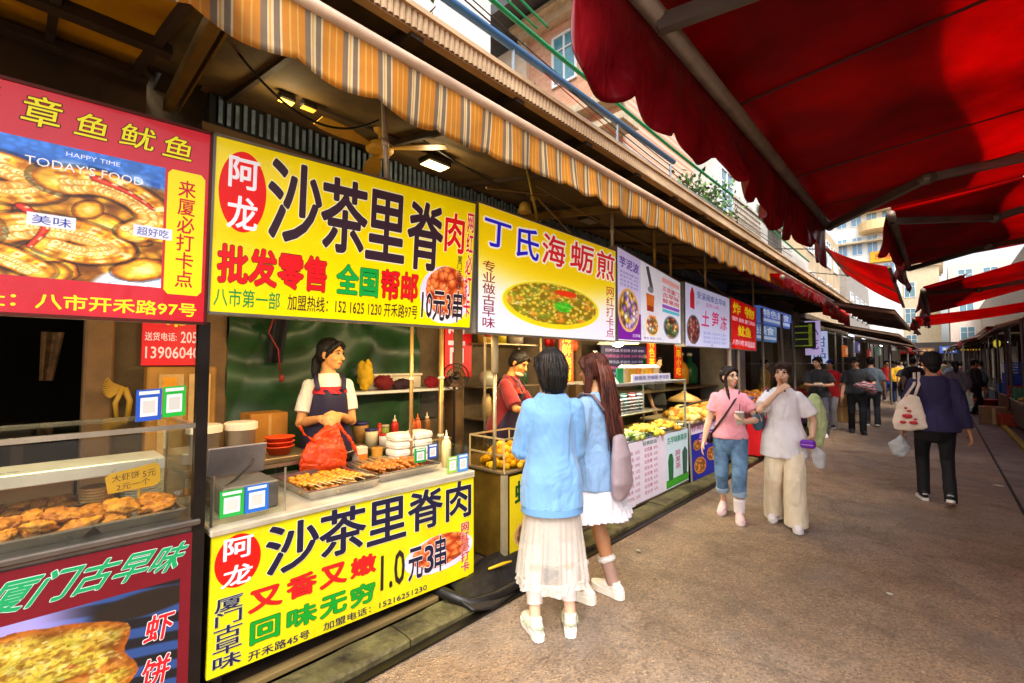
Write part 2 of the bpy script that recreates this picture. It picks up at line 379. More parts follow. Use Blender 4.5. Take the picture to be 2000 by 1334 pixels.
# ================================================================ SETTING
def road_mat():
    m = bpy.data.materials.new('road_asphalt'); m.use_nodes = True; n = m.node_tree.nodes; L = m.node_tree.links; b = n['Principled BSDF']
    tc = n.new('ShaderNodeTexCoord').outputs['Object']
    def noise(sc, det=6, ro=.6):
        q = n.new('ShaderNodeTexNoise'); q.inputs['Scale'].default_value = sc; q.inputs['Detail'].default_value = det; q.inputs['Roughness'].default_value = ro; L.new(tc, q.inputs['Vector']); return q.outputs['Fac']
    def ramp(f, st):
        r = n.new('ShaderNodeValToRGB'); e = r.color_ramp.elements
        while len(e) < len(st): e.new(.5)
        for x, (p, c) in zip(e, st): x.position = p; x.color = (*c, 1)
        L.new(f, r.inputs[0]); return r.outputs[0]
    def mix(a, c, f, mode='MIX', fac=None):
        x = n.new('ShaderNodeMix'); x.data_type = 'RGBA'; x.blend_type = mode
        if f is not None: L.new(f, x.inputs[0])
        else: x.inputs[0].default_value = fac
        L.new(a, x.inputs[6]); L.new(c, x.inputs[7]); return x.outputs[2]
    big = ramp(noise(.55, 5), [(.3, (.205, .135, .08)), (.44, (.30, .20, .122)), (.56, (.315, .227, .155)), (.7, (.265, .207, .165))])
    mid = ramp(noise(3.2, 8, .7), [(.3, (.62, .6, .58)), (.55, (1, 1, 1)), (.8, (1.16, 1.1, 1.02))])
    c = mix(big, mid, None, 'MULTIPLY', .8)
    vo = n.new('ShaderNodeTexVoronoi'); vo.inputs['Scale'].default_value = 92; L.new(tc, vo.inputs['Vector'])
    sp = ramp(vo.outputs['Color'], [(.12, (.30, .27, .25)), (.4, (.9, .9, .9)), (.7, (1.05, 1.02, .98)), (.95, (1.75, 1.62, 1.45))])
    c = mix(c, sp, None, 'MULTIPLY', .45)
    st = ramp(noise(1.3, 9, .75), [(.6, (0, 0, 0)), (.72, (1, 1, 1))])
    dk = n.new('ShaderNodeRGB'); dk.outputs[0].default_value = (.095, .058, .034, 1)
    gp = ramp(noise(.42, 7, .62), [(.5, (0, 0, 0)), (.58, (1, 1, 1))]); gf = n.new('ShaderNodeMath'); gf.operation = 'MULTIPLY'; gf.inputs[1].default_value = .62; L.new(gp, gf.inputs[0])
    gr = n.new('ShaderNodeRGB'); gr.outputs[0].default_value = (.215, .175, .145, 1); c = mix(c, gr.outputs[0], gf.outputs[0]); c = mix(c, mid, None, 'MULTIPLY', .45); c = mix(c, sp, None, 'MULTIPLY', .3)
    ve = n.new('ShaderNodeTexVoronoi'); ve.feature = 'DISTANCE_TO_EDGE'; ve.inputs['Scale'].default_value = .55; wv = n.new('ShaderNodeTexNoise'); wv.inputs['Scale'].default_value = 2.2; wv.inputs['Detail'].default_value = 6; L.new(tc, wv.inputs['Vector'])
    av = n.new('ShaderNodeMix'); av.data_type = 'VECTOR'; av.inputs[0].default_value = .16; L.new(tc, av.inputs[4]); L.new(wv.outputs['Color'], av.inputs[5]); L.new(av.outputs[1], ve.inputs['Vector'])
    ck = ramp(ve.outputs['Distance'], [(.0, (1, 1, 1)), (.006, (0, 0, 0))]); cm_ = n.new('ShaderNodeMath'); cm_.operation = 'MULTIPLY'; L.new(ck, cm_.inputs[0]); cq = n.new('ShaderNodeMath'); cq.operation = 'MULTIPLY'; cq.inputs[1].default_value = .6; L.new(noise(.9, 3), cq.inputs[0]); L.new(cq.outputs[0], cm_.inputs[1]); crk = n.new('ShaderNodeRGB'); crk.outputs[0].default_value = (.07, .045, .03, 1); c = mix(c, crk.outputs[0], cm_.outputs[0])
    spt = ramp(noise(5.5, 4, .55), [(.66, (0, 0, 0)), (.71, (1, 1, 1))]); s2 = n.new('ShaderNodeMath'); s2.operation = 'MULTIPLY'; s2.inputs[1].default_value = .45; L.new(spt, s2.inputs[0]); c = mix(c, crk.outputs[0], s2.outputs[0])
    sf = n.new('ShaderNodeMath'); sf.operation = 'MULTIPLY'; sf.inputs[1].default_value = .6; L.new(st, sf.inputs[0]); c = mix(c, dk.outputs[0], sf.outputs[0])
    L.new(c, b.inputs['Base Color'])
    rr = n.new('ShaderNodeMapRange'); rr.inputs[3].default_value = .3; rr.inputs[4].default_value = .85; L.new(noise(1.7, 5), rr.inputs[0]); L.new(rr.outputs[0], b.inputs['Roughness'])
    h = n.new('ShaderNodeMath'); h.operation = 'ADD'; L.new(vo.outputs['Distance'], h.inputs[0]); L.new(noise(16, 6), h.inputs[1])
    bp = n.new('ShaderNodeBump'); bp.inputs['Strength'].default_value = .6; bp.inputs['Distance'].default_value = .012; L.new(h.outputs[0], bp.inputs['Height']); L.new(bp.outputs[0], b.inputs['Normal'])
    return m
mb = MB()
xs = np.concatenate([[-120, -40], np.linspace(-10, 10, 41), [40, 120]]); ys = np.concatenate([[-60, -10], np.linspace(-4, 24, 57), [40, 90, 300]])
GX, GY = np.meshgrid(xs, ys); GZ = .014*(vnoise(np.stack([GX*.9, GY*.6], -1))-.5)*np.exp(-(GX/6)**2)-.004
mb.grid(np.stack([GX, GY, GZ], -1)); tag(mb.build('road', road_mat(), smooth=True), 'worn brown asphalt lane of the market', kind='structure')

stone = M('8a8069', .8, var=.45, vs=7, bump=.5, bs=30, tint='4a3d22'); moss = M('6e653c', .7, var=.7, vs=5, bump=1., bs=26, tint='241c14')
darkstone = M('4a3b30', .55, var=.4, vs=6, bump=.5, bs=25)
mb = MB()
y = -2.
while y < 40:
    ln = random.uniform(.75, 1.1); dz = random.uniform(-.008, .008)
    n_ = 14; yy = np.linspace(y, y+ln-.012, n_); pr = [(-.40, -.1), (-.40, .045), (-.385, .052), (-.33, .054), (-.26, .052), (-.215, .048), (-.20, .036), (-.195, -.1)]
    P_ = np.array([[(-2.0+a+(.012*(vnoise(np.array([[q*9, k*3.1]]))[0]-.5) if k > 3 else 0), q, c+dz+(.014*(vnoise(np.array([[q*7+3, k*2.3]]))[0]-.5) if c > 0 else 0)) for k, (a, c) in enumerate(pr)] for q in yy]); mb.grid(P_)
    for e_ in (0, -1): mb.add(P_[e_], [tuple(range(8))])
    y += ln
tag(mb.build('kerb', moss), 'mossy concrete kerb along the stalls', kind='structure')
mb = MB(); mb.box((-2.195, -3, -.002), (-2.135, 40, .009)); tag(mb.build('gutter', M('17120e', .35, var=.3)), kind='structure')
mb = MB(); mb.box((-9, -4, -.1), (-2.47, 40, .075)); tag(mb.build('pavement', darkstone), 'dark wet slab under the stalls', kind='structure')
mb = MB(); mb.box((-2.47, -4, -.09), (-2.40, 40, -.001+.02)); tag(mb.build('drain', M('100c0a', .3, var=.3)), kind='structure')
mb = MB(); mb.box((.61, 4.5, -.05), (1.035, 70, .012)); tag(mb.build('pavement_right', M('8a8078', .8, var=.3, vs=3, bump=.4, bs=40)), 'grey concrete strip along the right stalls', kind='structure')
mb = MB(); mb.box((.588, 4.5, -.05), (.61, 70, .006)); tag(mb.build('joint', M('241d18', .7)), kind='structure')
mb = MB(); mb.bbox((1.035, 4.5, -.05), (1.13, 70, .09), .02); tag(mb.build('kerb_right', M('b9a838', .7, var=.35, vs=8, tint='7a6a20')), 'yellow painted kerb on the right', kind='structure')
mb = MB(); mb.box((1.13, 2, -.05), (12, 70, .07)); tag(mb.build('floor_right', darkstone), kind='structure')
# debris and small litter on the lane
for i, (x, y, s, c) in enumerate([(.5, 8.6, .06, 'd8d0c0'), (-.3, 4.1, .02, 'c9bfae'), (-.55, 5.6, .022, '8a7c66'), (-1.9, 3.6, .025, 'b8ab92')]):
    m_ = MB(); m_.ell((x, y, .009), (s, s*.6, .008), 8, 5)
    tag(m_.build('litter_scrap', M(c, .7)), ['white paper scrap beside the pavement joint', 'tiny pale pebble in the middle of the lane', 'brown crumb on the asphalt behind the walking women', 'pale crumb near the kerb by the women in blue'][i], 'litter')

# ---------------------------------------------------------------- left market hall
wood = M('5a4128', .7, var=.35, vs=4, stretch=(1, 1, .12)); oldwood = M('3a2b1c', .75, var=.4, vs=5)
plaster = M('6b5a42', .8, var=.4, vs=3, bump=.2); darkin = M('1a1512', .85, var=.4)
hall = thing('market_hall', 'dark open fronted market hall behind the left row of stalls', 'building', (-4.3, 4, .075))
mb = MB(); mb.box((-4.2, 1.0, .075), (-4.0, 40, 3.62)); mb.box((-4.2, -3, 2.45), (-4.0, 1.0, 3.62)); mb.box((-4.2, -4, .075), (-4.0, -.75, 2.45))
mb.box((-4.2, .38, .075), (-4.0, 1.0, 2.45)); mb.build('wall', plaster, hall)
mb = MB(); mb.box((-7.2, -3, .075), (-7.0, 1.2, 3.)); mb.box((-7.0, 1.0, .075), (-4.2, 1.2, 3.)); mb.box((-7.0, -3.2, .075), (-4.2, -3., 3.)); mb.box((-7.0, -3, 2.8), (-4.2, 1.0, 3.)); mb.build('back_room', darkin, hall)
for y in (.36, 1.0, 3.3, 5.6, 8.1, 11, 14, 17):
    mb = MB(); mb.bbox((-4.0, y-.07, .075), (-3.86, y+.07, 3.3), .012); mb.build('pillar', M('7a5a36', .65, var=.35, vs=3), hall)
mb = MB(); mb.bbox((-4.0, -.74, .075), (-3.85, -.6, 2.5), .012); mb.build('pillar', M('7a5a36', .65, var=.35, vs=3), hall)
mb = MB()
for i in range(200): y = .9+i*.052; mb.box((-3.615, y, 3.235), (-3.60, y+.024, 3.425-.012*(i % 3)))
mb.build('louvre_slats', M('7488a0', .4, var=.4, vs=8), hall)
mb = MB(); mb.box((-3.68, .85, 3.2), (-3.63, 18, 3.44)); mb.build('louvre_backing', M('14161a', .8), hall)
mb = MB(); mb.box((-3.66, .8, 3.145), (-3.575, 18, 3.2)); mb.box((-3.66, .8, 3.445), (-3.56, 18, 3.53)); mb.build('rail', wood, hall)
# eave slab with joists and a ribbed fascia
mb = MB(); mb.box((-4.6, .5, 3.60), (-2.2, 22, 3.64)); mb.build('eave_slab', M('4a3a2a', .8, var=.4), hall)
mb = MB()
for i in range(23): y = .6+i*.92; mb.box((-4.3, y, 3.50), (-2.22, y+.09, 3.60))
mb.build('joists', oldwood, hall)
mb = MB()
for i in range(533): y = .5+i*.0403; mb.add([(-2.2, y, 3.537), (-2.185, y+.013, 3.537), (-2.185, y+.028, 3.537), (-2.2, y+.0403, 3.537), (-2.2, y, 3.66), (-2.185, y+.013, 3.66), (-2.185, y+.028, 3.66), (-2.2, y+.0403, 3.66)], [(0, 1, 5, 4), (1, 2, 6, 5), (2, 3, 7, 6)])
mb.box((-2.26, .5, 3.53), (-2.201, 22, 3.66)); mb.box((-4.6, .5, 3.641), (-2.17, 22, 3.672)); mb.build('fascia', M('c9ae8a', .8, var=.4, vs=2.5, stretch=(1, .3, 1), tint='8a6e50'), hall)
# yellowed ceiling sheets left of the striped awning
cl = thing('ceiling_canopy', 'yellowed plastic ceiling sheets on dark battens above the octopus sign', 'canopy', (-3, -1, 3.1))
cm = M('a88420', .5, var=.35, vs=2.2, trans=.5, tint='86601a')
def cz(x): return 3.02+(-1.85-x)*.215
for r, (xa, xb) in enumerate([(-1.75, -2.89), (-2.89, -3.56)]):
    for i in range(7):
        ya = .47-.37*i; mb = MB(); mb.sheet(np.array([[(x, y, cz(x)+.012*math.sin(9*x)) for y in np.linspace(ya-.37, ya, 4)] for x in np.linspace(xb, xa, 6)]), .006); mb.build('sheet', cm, cl)
mb = MB()
for i in range(9): y = .44-.37*i; mb.bar((-1.7, y, cz(-1.7)-.03), (-3.9, y, cz(-3.9)-.03), .035, .05)
for x in (-1.72, -2.88, -3.55): mb.bar((x, .5, cz(x)-.05), (x, -2.5, cz(x)-.05), .07, .06)
mb.build('battens', oldwood, cl)
mb = MB(); mb.box((-4.0, -2.7, 3.50), (-3.3, .5, 3.54)); mb.box((-4.0, .38, 3.0), (-3.6, .5, 3.5)); mb.build('roof_board', M('3d2a18', .8), cl)
mb = MB(); mb.box((-3.98, -2.6, 3.30), (-3.48, .5, 3.345)); mb.box((-3.62, -2.6, 2.9), (-3.56, .5, 3.3)); mb.build('backboard', M('3d2a18', .8, var=.4), cl)

# ---------------------------------------------------------------- striped awning over the left stalls
def stripe_mat():
    m = bpy.data.materials.new('striped_canvas'); m.use_nodes = True; n = m.node_tree.nodes; L = m.node_tree.links; b = n['Principled BSDF']
    tc = n.new('ShaderNodeTexCoord'); sx = n.new('ShaderNodeSeparateXYZ'); L.new(tc.outputs['Object'], sx.inputs[0])
    a = n.new('ShaderNodeMath'); a.operation = 'MULTIPLY'; a.inputs[1].default_value = 1/.17; L.new(sx.outputs[1], a.inputs[0])
    f = n.new('ShaderNodeMath'); f.operation = 'FRACT'; L.new(a.outputs[0], f.inputs[0])
    r = n.new('ShaderNodeValToRGB'); r.color_ramp.interpolation = 'CONSTANT'; e = r.color_ramp.elements
    O, OL, G, C = lin('d88a1c'), lin('e4ac4a'), lin('8a7258'), lin('e8d2a4')
    st = [(0, O), (.16, OL), (.20, O), (.34, OL), (.38, O), (.54, G), (.68, C), (.72, OL), (.76, C), (.82, G), (.95, C)]
    while len(e) < len(st): e.new(.5)
    for x, (p, c) in zip(e, st): x.position = p; x.color = (*c, 1)
    L.new(f.outputs[0], r.inputs[0])
    nz = n.new('ShaderNodeTexNoise'); nz.inputs['Scale'].default_value = 4; nz.inputs['Detail'].default_value = 7; L.new(tc.outputs['Object'], nz.inputs['Vector'])
    mr = n.new('ShaderNodeMapRange'); mr.inputs[1].default_value = .3; mr.inputs[2].default_value = .7; mr.inputs[3].default_value = .62; mr.inputs[4].default_value = 1.05; L.new(nz.outputs[0], mr.inputs[0])
    x = n.new('ShaderNodeMix'); x.data_type = 'RGBA'; x.blend_type = 'MULTIPLY'; x.inputs[0].default_value = 1; L.new(r.outputs[0], x.inputs[6]); L.new(mr.outputs[0], x.inputs[7])
    L.new(x.outputs[2], b.inputs['Base Color']); b.inputs['Roughness'].default_value = .75
    t = n.new('ShaderNodeBsdfTranslucent'); L.new(x.outputs[2], t.inputs[0]); mx = n.new('ShaderNodeMixShader'); mx.inputs[0].default_value = .3
    L.new(b.outputs[0], mx.inputs[1]); L.new(t.outputs[0], mx.inputs[2]); L.new(mx.outputs[0], n['Material Output'].inputs[0]); return m
SM = stripe_mat()
aw = thing('striped_awning', 'long yellow and grey striped awning with scalloped valance over the left stalls', 'awning', (-2.6, 4, 3.0))
AY0, AY1 = -.6, 15.2
Y, T = np.meshgrid(np.linspace(.45, AY1, 190), np.linspace(0, 1, 14), indexing='ij')
sag = .03*np.sin(np.pi*T)*(.6+.4*np.sin(Y*2.1))
mb = MB(); mb.sheet(np.stack([-1.9-1.78*T, Y, 3.09+.385*T-sag], -1), .003); mb.build('canvas', M('6a5428', .85, var=.4, vs=3, trans=.12, tint='3d2e1a'), aw, smooth=True)
Y, T = np.meshgrid(np.linspace(AY0, AY1, 1300), np.linspace(0, 1, 9), indexing='ij')
per = .37; sc = np.abs(np.sin(np.pi*Y/per))**.6*.035
drop = (.235+.02*np.sin(Y*1.3)+.012*vnoise(np.stack([Y*3, Y*0], -1)))
X = -1.895+.012*np.sin(Y*17+2*np.sin(Y*2.3))*T+.018*T*T*np.sin(Y*2.9)
mb = MB(); mb.sheet(np.stack([X, Y, 3.075-T*(drop+sc)], -1), .003); mb.build('valance', SM, aw, smooth=True)
Y, T = np.meshgrid(np.linspace(AY0, AY1, 600), np.linspace(0, 1, 4), indexing='ij')
mb = MB(); mb.sheet(np.stack([-1.93-.22*T, Y, 3.125+.07*T+.01*np.sin(Y*5)], -1), .003); mb.build('canvas_fold', SM, aw, smooth=True)
mb = MB(); mb.cyl((-1.9, AY0-.3, 3.085), (-1.9, AY1, 3.085), .034, 14); mb.build('front_bar', M('c8a98c', .5, var=.3, vs=9, stretch=(1, .2, 1), tint='8a6a50'), aw, smooth=True)
ar = M('7a5c1e', .6, var=.3)
for y in (.52, 3.9, 7.6, 11.4):
    mb = MB(); mb.bar((-1.94, y, 3.03), (-3.75, y+.12, 3.30), .05, .075); mb.bar((-1.94, y+.06, 3.04), (-3.75, y+.18, 3.31), .012, .05); mb.build('arm', ar, aw)
mb = MB()
for x in (-2.5, -3.05): mb.bar((x, .5, 3.11+.2*(-1.9-x)), (x, AY1, 3.11+.2*(-1.9-x)), .04, .05)
mb.build('purlin', oldwood, aw)
for k in range(14): y = .9+k*1.05; mb = MB(); mb.bar((-1.95, y, 3.075), (-3.6, y+.05, 3.41), .03, .04); mb.build('rafter', oldwood, aw)

# ---------------------------------------------------------------- poles holding the signs, lamps, ceiling fan
for i, (x, y, z0, z1, dy, c, l) in enumerate([(-2.46, 1.52, 2.66, 3.2, -.03, 'f0e8da', 'pale steel pole holding up the yellow pork sign'), (-2.46, 4.185, 2.7, 3.2, 0, 'ece0c4', 'pale pole between the oyster sign and the dessert sign'),
        (-2.46, 2.99, 2.72, 3.2, -.16, 'b49a3a', 'leaning yellow pole behind the oyster sign'), (-2.46, 5.16, 2.66, 3.2, -.02, 'c9a44a', 'yellowish pole over the middle of the dessert sign'), (-2.46, 5.6, 2.6, 3.2, 0, 'c9a86a', 'tan pole above the right end of the dessert sign'),
        (-2.46, 6.78, 2.6, 3.2, 0, 'c9b48a', 'thin pole above the jelly sign'), (-2.46, 9.12, 1.9, 3.2, 0, 'd8cdb8', 'tall pale post at the end of the red price sign')]):
    mb = MB(); mb.cyl((x, y+dy, z1), (x, y, z0), .017 if i != 2 else .012, 10); mb.cyl((x, y+dy*.5, (z0+z1)/2-.02), (x, y+dy*.5, (z0+z1)/2+.02), .022, 10)
    tag(mb.build('hanging_pole', M(c, .4, .3, var=.3), smooth=True), l, 'pole', 'poles over the signs')
fan = thing('ceiling_fan', 'dusty yellow three bladed ceiling fan under the awning above the pork sign', 'ceiling fan', (-3, 1.79, 3.1)); fm = M('e0b040', .5, var=.25)
mb = MB(); mb.lathe([(.0, .0), (.07, .005), (.1, .03), (.1, .06), (.07, .085), (.02, .09), (.012, .1)], (-3, 1.79, 3.12), 20); mb.build('motor', fm, fan, smooth=True)
mb = MB(); mb.cyl((-3, 1.79, 3.2), (-3, 1.79, 3.33), .011); mb.lathe([(.012, 0), (.045, .03), (.05, .06), (.0, .065)], (-3, 1.79, 3.27), 14); mb.build('rod', fm, fan, smooth=True)
for a in (38, 158, 278):
    d = Vector((math.cos(R_(a)), math.sin(R_(a)), 0)); e = Vector((-d.y, d.x, .18)); mb = MB()
    P = [[Vector((-3, 1.79, 3.165))+d*r+e*(w*s) for s in (-1, -.3, .4, 1)] for r, w in ((.08, .02), (.16, .035), (.3, .062), (.45, .066), (.5, .05))]
    mb.sheet(np.array([[tuple(q) for q in row] for row in P]), .006); mb.build('blade', fm, fan)
def flood(name, loc, sz, label, c, glow, watt=0):
    t = thing(name, label, 'lamp', loc, 0, 'lamps under the awning'); mb = MB(); x, y, z = loc
    mb.bbox((x-sz*.6, y-sz, z), (x+sz*.6, y+sz, z+.05), .01); mb.bar((x, y, z+.05), (x, y, z+.14), .02); mb.build('housing', M('2a2622', .5), t)
    mb = MB(); mb.box((x-sz*.5, y-sz*.85, z-.004), (x+sz*.5, y+sz*.85, z)); mb.build('diffuser', lamp_mat(c, glow), t)
    if watt:
        ld = bpy.data.lights.new('flood_light', 'POINT'); ld.energy = watt; ld.color = (1, .74, .36); ld.shadow_soft_size = .06; lo = bpy.data.objects.new('flood_light', ld); COL.objects.link(lo); lo.location = (x, y, z-.09)
    return t
flood('flood_lamp', (-3.0, 2.3, 3.2), .12, 'square flood lamp under the awning beside the ceiling fan', 'f4e2b0', 1.5, 5)
flood('flood_lamp', (-3.0, 4.57, 3.25), .13, 'dark round topped lamp under the awning behind the oyster sign', '6a6258', .0)
flood('flood_lamp', (-3.0, 1.12, 3.24), .05, 'small amber lamp nearest the awning arm', 'f0b040', 1.5, 3)
flood('flood_lamp', (-3.0, 1.26, 3.25), .05, 'small amber lamp second from the awning arm', 'f0b040', .5)
sp = thing('spot_lamp', 'yellow spot lamp hanging above the oyster sign', 'lamp', (-3, 3.42, 3.1), 0, 'lamps under the awning')
mb = MB(); mb.lathe([(.03, .1), (.05, .08), (.07, 0), (.06, 0), (.0, .02)], (-3, 3.42, 3.08), 14); mb.build('shade', M('d8b24a', .4), sp, smooth=True)
mb = MB(); mb.cyl((-3, 3.42, 3.18), (-3, 3.42, 3.3), .008); mb.build('stem', M('2a2622'), sp)
# drooping cables under the awning
def cable(pts, r, col, label, n=24, sag=0., name='cable', group='cables over the lane'):
    P = [Vector(p) for p in pts]; out = []
    for a, b in zip(P[:-1], P[1:]):
        for i in range(n):
            t = i/n; q = a.lerp(b, t); q.z -= sag*4*t*(1-t); out.append(q)
    out.append(P[-1]); mb = MB(); mb.tube(out, r, 6); return tag(mb.build(name, M(col, .5), smooth=True), label, 'cable', group)
cable([(-2.7, .75, 3.24), (-2.7, 1.6, 3.2)], .007, '1c1713', 'black cable drooping under the awning near the amber lamps', sag=.2, group='cables under the awning')
cable([(-2.8, 1.9, 3.28), (-2.8, 4.6, 3.3)], .006, '1c1713', 'thin black cable drooping between the fan and the oyster sign lamps', sag=.16, group='cables under the awning')
cable([(-2.5, 3.0, 3.1), (-2.5, 6.2, 2.95)], .009, '7a6238', 'brown wire strung from the leaning pole towards the jelly sign', sag=.04, group='cables under the awning')
cable([(-2.48, 2.95, 3.0), (-2.7, 4.05, 2.78)], .009, '8a7040', 'tan stay wire running down behind the oyster sign', group='cables under the awning')
cable([(-2.7, 2.6, -1.58*0+3.02), (-2.75, 3.5, 3.22)], .012, '8a6a3a', 'brown rod crossing above the oyster sign', group='cables under the awning')
cable([(-2.5, 6.6, 2.9), (-2.7, 9.5, 2.72)], .009, '8a7048', 'tan wire strung behind the red price sign', sag=.1, group='cables under the awning')

# ---------------------------------------------------------------- above the eave: pipe rail, cables, houses
pr = thing('pipe_rail', 'blue painted pipe rail on the eave above the awning', 'railing', (-2.4, 2, 3.67))
mb = MB(); mb.cyl((-2.4, -1.5, 4.02), (-2.4, 5.6, 4.12), .032, 12); mb.build('pipe', M('3f6f9e', .4, var=.25), pr, smooth=True)
mb = MB(); mb.cyl((-2.44, -1.5, 3.88), (-2.44, 7.4, 3.93), .02, 10); mb.build('lower_pipe', M('b8c8d4', .35, .4), pr, smooth=True)
for y in (-.8, .9, 2.6, 4.2, 5.5): mb = MB(); mb.cyl((-2.4, y, 3.67), (-2.4, y, 4.06), .014, 8); mb.build('post', M('8a98a4', .5), pr)
cable([(-2.6, 1.2, 4.62), (-2.6, 4.1, 4.53), (-2.6, 9.2, 4.55), (-2.6, 15, 4.4)], .022, '1f8f58', 'thick green net cord running above the blue pipe rail', sag=.03)
cable([(-2.7, 2.4, 4.95), (-2.6, 3.3, 4.72)], .012, '1f8f58', 'short green cord near the dark roof corner')
cable([(-2.75, 2.2, 4.9), (-2.65, 3.2, 4.68)], .010, '1f8f58', 'short green cord beside the dark roof corner')
cable([(-2.4, 1.0, 4.27), (-2.4, 5, 3.98), (-2.4, 12, 4.0)], .006, '2a2622', 'thin black wire between the green cord and the pipe rail', sag=.04)
cable([(-2.4, 1.0, 4.32), (-2.4, 5.2, 4.05), (-2.4, 12, 4.1)], .005, '2a2622', 'thin black wire just above its twin over the pipe rail', sag=.05)
cable([(-2.4, 3.0, 4.05), (-2.4, 5.5, 3.9), (-2.4, 8, 3.86)], .005, 'a83020', 'thin red wire along the eave edge', sag=.03)
cable([(-1.95, 3.4, 4.5), (-2.3, 14, 4.3)], .007, '24382e', 'dark wire running past the scalloped red valance', sag=.1)

def window(mb_f, mb_p, x, y0, y1, z0, z1, face='x', fr=.06, mull=True):
    """window on a wall whose outside faces +X (face 'x') or -Y (face 'y')"""
    def B(m, a0, a1, b0, b1, d0, d1):
        if face == 'x': m.box((x+d0, a0, b0), (x+d1, a1, b1))
        else: m.box((a0, x-d1, b0), (a1, x-d0, b1))
    B(mb_p, y0, y1, z0, z1, .004, .012)
    for a0, a1, b0, b1 in ((y0, y1, z0, z0+fr), (y0, y1, z1-fr, z1), (y0, y0+fr, z0+fr, z1-fr), (y1-fr, y1, z0+fr, z1-fr)): B(mb_f, a0, a1, b0, b1, .002, .05)
    if mull:
        c = (y0+y1)/2; B(mb_f, c-fr*.4, c+fr*.4, z0+fr, z1-fr, .013, .045); q = z0+(z1-z0)*.68; B(mb_f, y0+fr, c-fr*.4, q, q+fr*.6, .013, .04); B(mb_f, c+fr*.4, y1-fr, q, q+fr*.6, .013, .04)
def house(name, label, x0, x1, y0, y1, z1, wallm, wins=(), endwins=(), z0=0., cornice=None, glassc='6a90a0', ledges=()):
    t = thing(name, label, 'building', ((x0+x1)/2, (y0+y1)/2, z0))
    mb = MB(); mb.box((x0, y0, z0), (x1, y1, z1)); mb.build('wall', wallm, t)
    pane = M(glassc, .12, var=.2, spec=.8); fr = M('e4e8ea', .5, var=.05)
    for w in wins:
        f, p = MB(), MB(); window(f, p, x1, *w); fo = f.build('window', fr, t); p.build('pane', pane, fo)
    for w in endwins:
        f, p = MB(), MB(); window(f, p, y0, *w, face='y'); fo = f.build('window', fr, t); p.build('pane', pane, fo)
    if cornice:
        mb = MB(); mb.box((x0-.2, y0-.22, z1-.25), (x1+.2, y1+.2, z1)); mb.box((x0-.35, y0-.4, z1), (x1+.35, y1+.3, z1+.12)); mb.build('cornice', M(cornice, .8, var=.2), t)
    for (a, b, c, d, e, f) in ledges: mb = MB(); mb.box((a, b, c), (d, e, f)); mb.build('ledge', M('c9b89a', .8, var=.25), t)
    return t
white = M('d8d6d0', .8, var=.15, vs=1.2); beige = M('cbb492', .8, var=.2, vs=1.5)
house('white_house', 'plain white house wall rising above the eave at the left', -9, -4.65, -6, 4.55, 12, M('dcd6d0', .8, var=.1, vs=1), z0=3.68)
def brickm():
    m = bpy.data.materials.new('brick'); m.use_nodes = True; n = m.node_tree.nodes; L = m.node_tree.links; b = n['Principled BSDF']
    tc = n.new('ShaderNodeTexCoord'); mp = n.new('ShaderNodeMapping'); mp.inputs['Rotation'].default_value = (R_(90), 0, 0); L.new(tc.outputs['Object'], mp.inputs[0])
    k = n.new('ShaderNodeTexBrick'); k.inputs['Color1'].default_value = (*lin('d4a284'), 1); k.inputs['Color2'].default_value = (*lin('c48c6c'), 1); k.inputs['Mortar'].default_value = (*lin('cbb8a4'), 1)
    k.inputs['Scale'].default_value = 3.2; k.inputs['Mortar Size'].default_value = .012; L.new(mp.outputs[0], k.inputs[0]); L.new(k.outputs[0], b.inputs['Base Color']); b.inputs['Roughness'].default_value = .85; return m
bh = house('brick_house', 'tall orange brick house with a white framed blue window', -7.75, -5.0, 9, 13, 10.3, brickm(), endwins=[(-6.95, -6.2, 8.45, 9.75)], cornice='d8c4a4', glassc='5a98ac', ledges=[(-6.6, 8.6, 7.35, -4.8, 9, 7.55), (-5.4, 8.3, 6.6, -4.6, 9, 6.75)])
mb = MB(); mb.box((-10.5, 8.9, 0), (-7.75, 13, 10.1)); mb.build('side_wall', M('d9c7b0', .8, var=.15), bh)
mb = MB(); mb.box((-9.6, 8.0, 10.55), (-4.2, 13.5, 10.75)); mb.bar((-9.6, 8.0, 10.45), (-4.2, 8.0, 10.45), .16); mb.build('roof', M('5a5a5c', .7, var=.3), bh)
house('white_house', 'white rendered house with narrow balconies behind the red valance', -9, -4.75, 13.4, 22, 9.5, white, wins=[(14.4, 15.6, 6.2, 7.6), (16.8, 18, 6.2, 7.6), (19.3, 20.5, 6.2, 7.6)], ledges=[(-4.75, 13.6, 5.7, -4.2, 16.2, 5.85), (-4.75, 16.5, 5.7, -4.2, 19, 5.85)])
house('beige_house', 'beige plaster house further along the left of the lane', -9, -4.2, 23, 33, 8.5, beige, wins=[(24+i*2.3, 25.3+i*2.3, zz, zz+1.4) for i in range(4) for zz in (4.3, 6.6)])
house('grey_house', 'grey house standing deep on the left of the lane', -9, -3.9, 33.5, 45, 7.2, M('a8a098', .8, var=.2), wins=[(34.5+i*2.5, 35.9+i*2.5, 4.4, 5.9) for i in range(4)])
house('tower_block', 'white tower block with blue windows rising beyond the awnings', -6.4, -2.4, 47, 56, 24, M('f0f0ec', .7, var=.06), endwins=[(-6.1+i*1.0, -5.35+i*1.0, 8+j*2.4, 9.5+j*2.4) for i in range(4) for j in range(6)], glassc='7aaad0', ledges=[(-6.6, 46.3, 11.3+2.4*j, -2.2, 47, 11.45+2.4*j) for j in range(5)])
bl = MB(); bl.lathe([(1.0, 0), (1.3, .15), (1.3, .9), (1.2, .9), (1.15, .2), (0, .2)], (-3.3, 47.0, 12.0), 24); tag(bl.build('round_balcony', M('e8c890', .7, var=.1), smooth=False), 'round cream balcony on the front of the tower block', 'balcony')
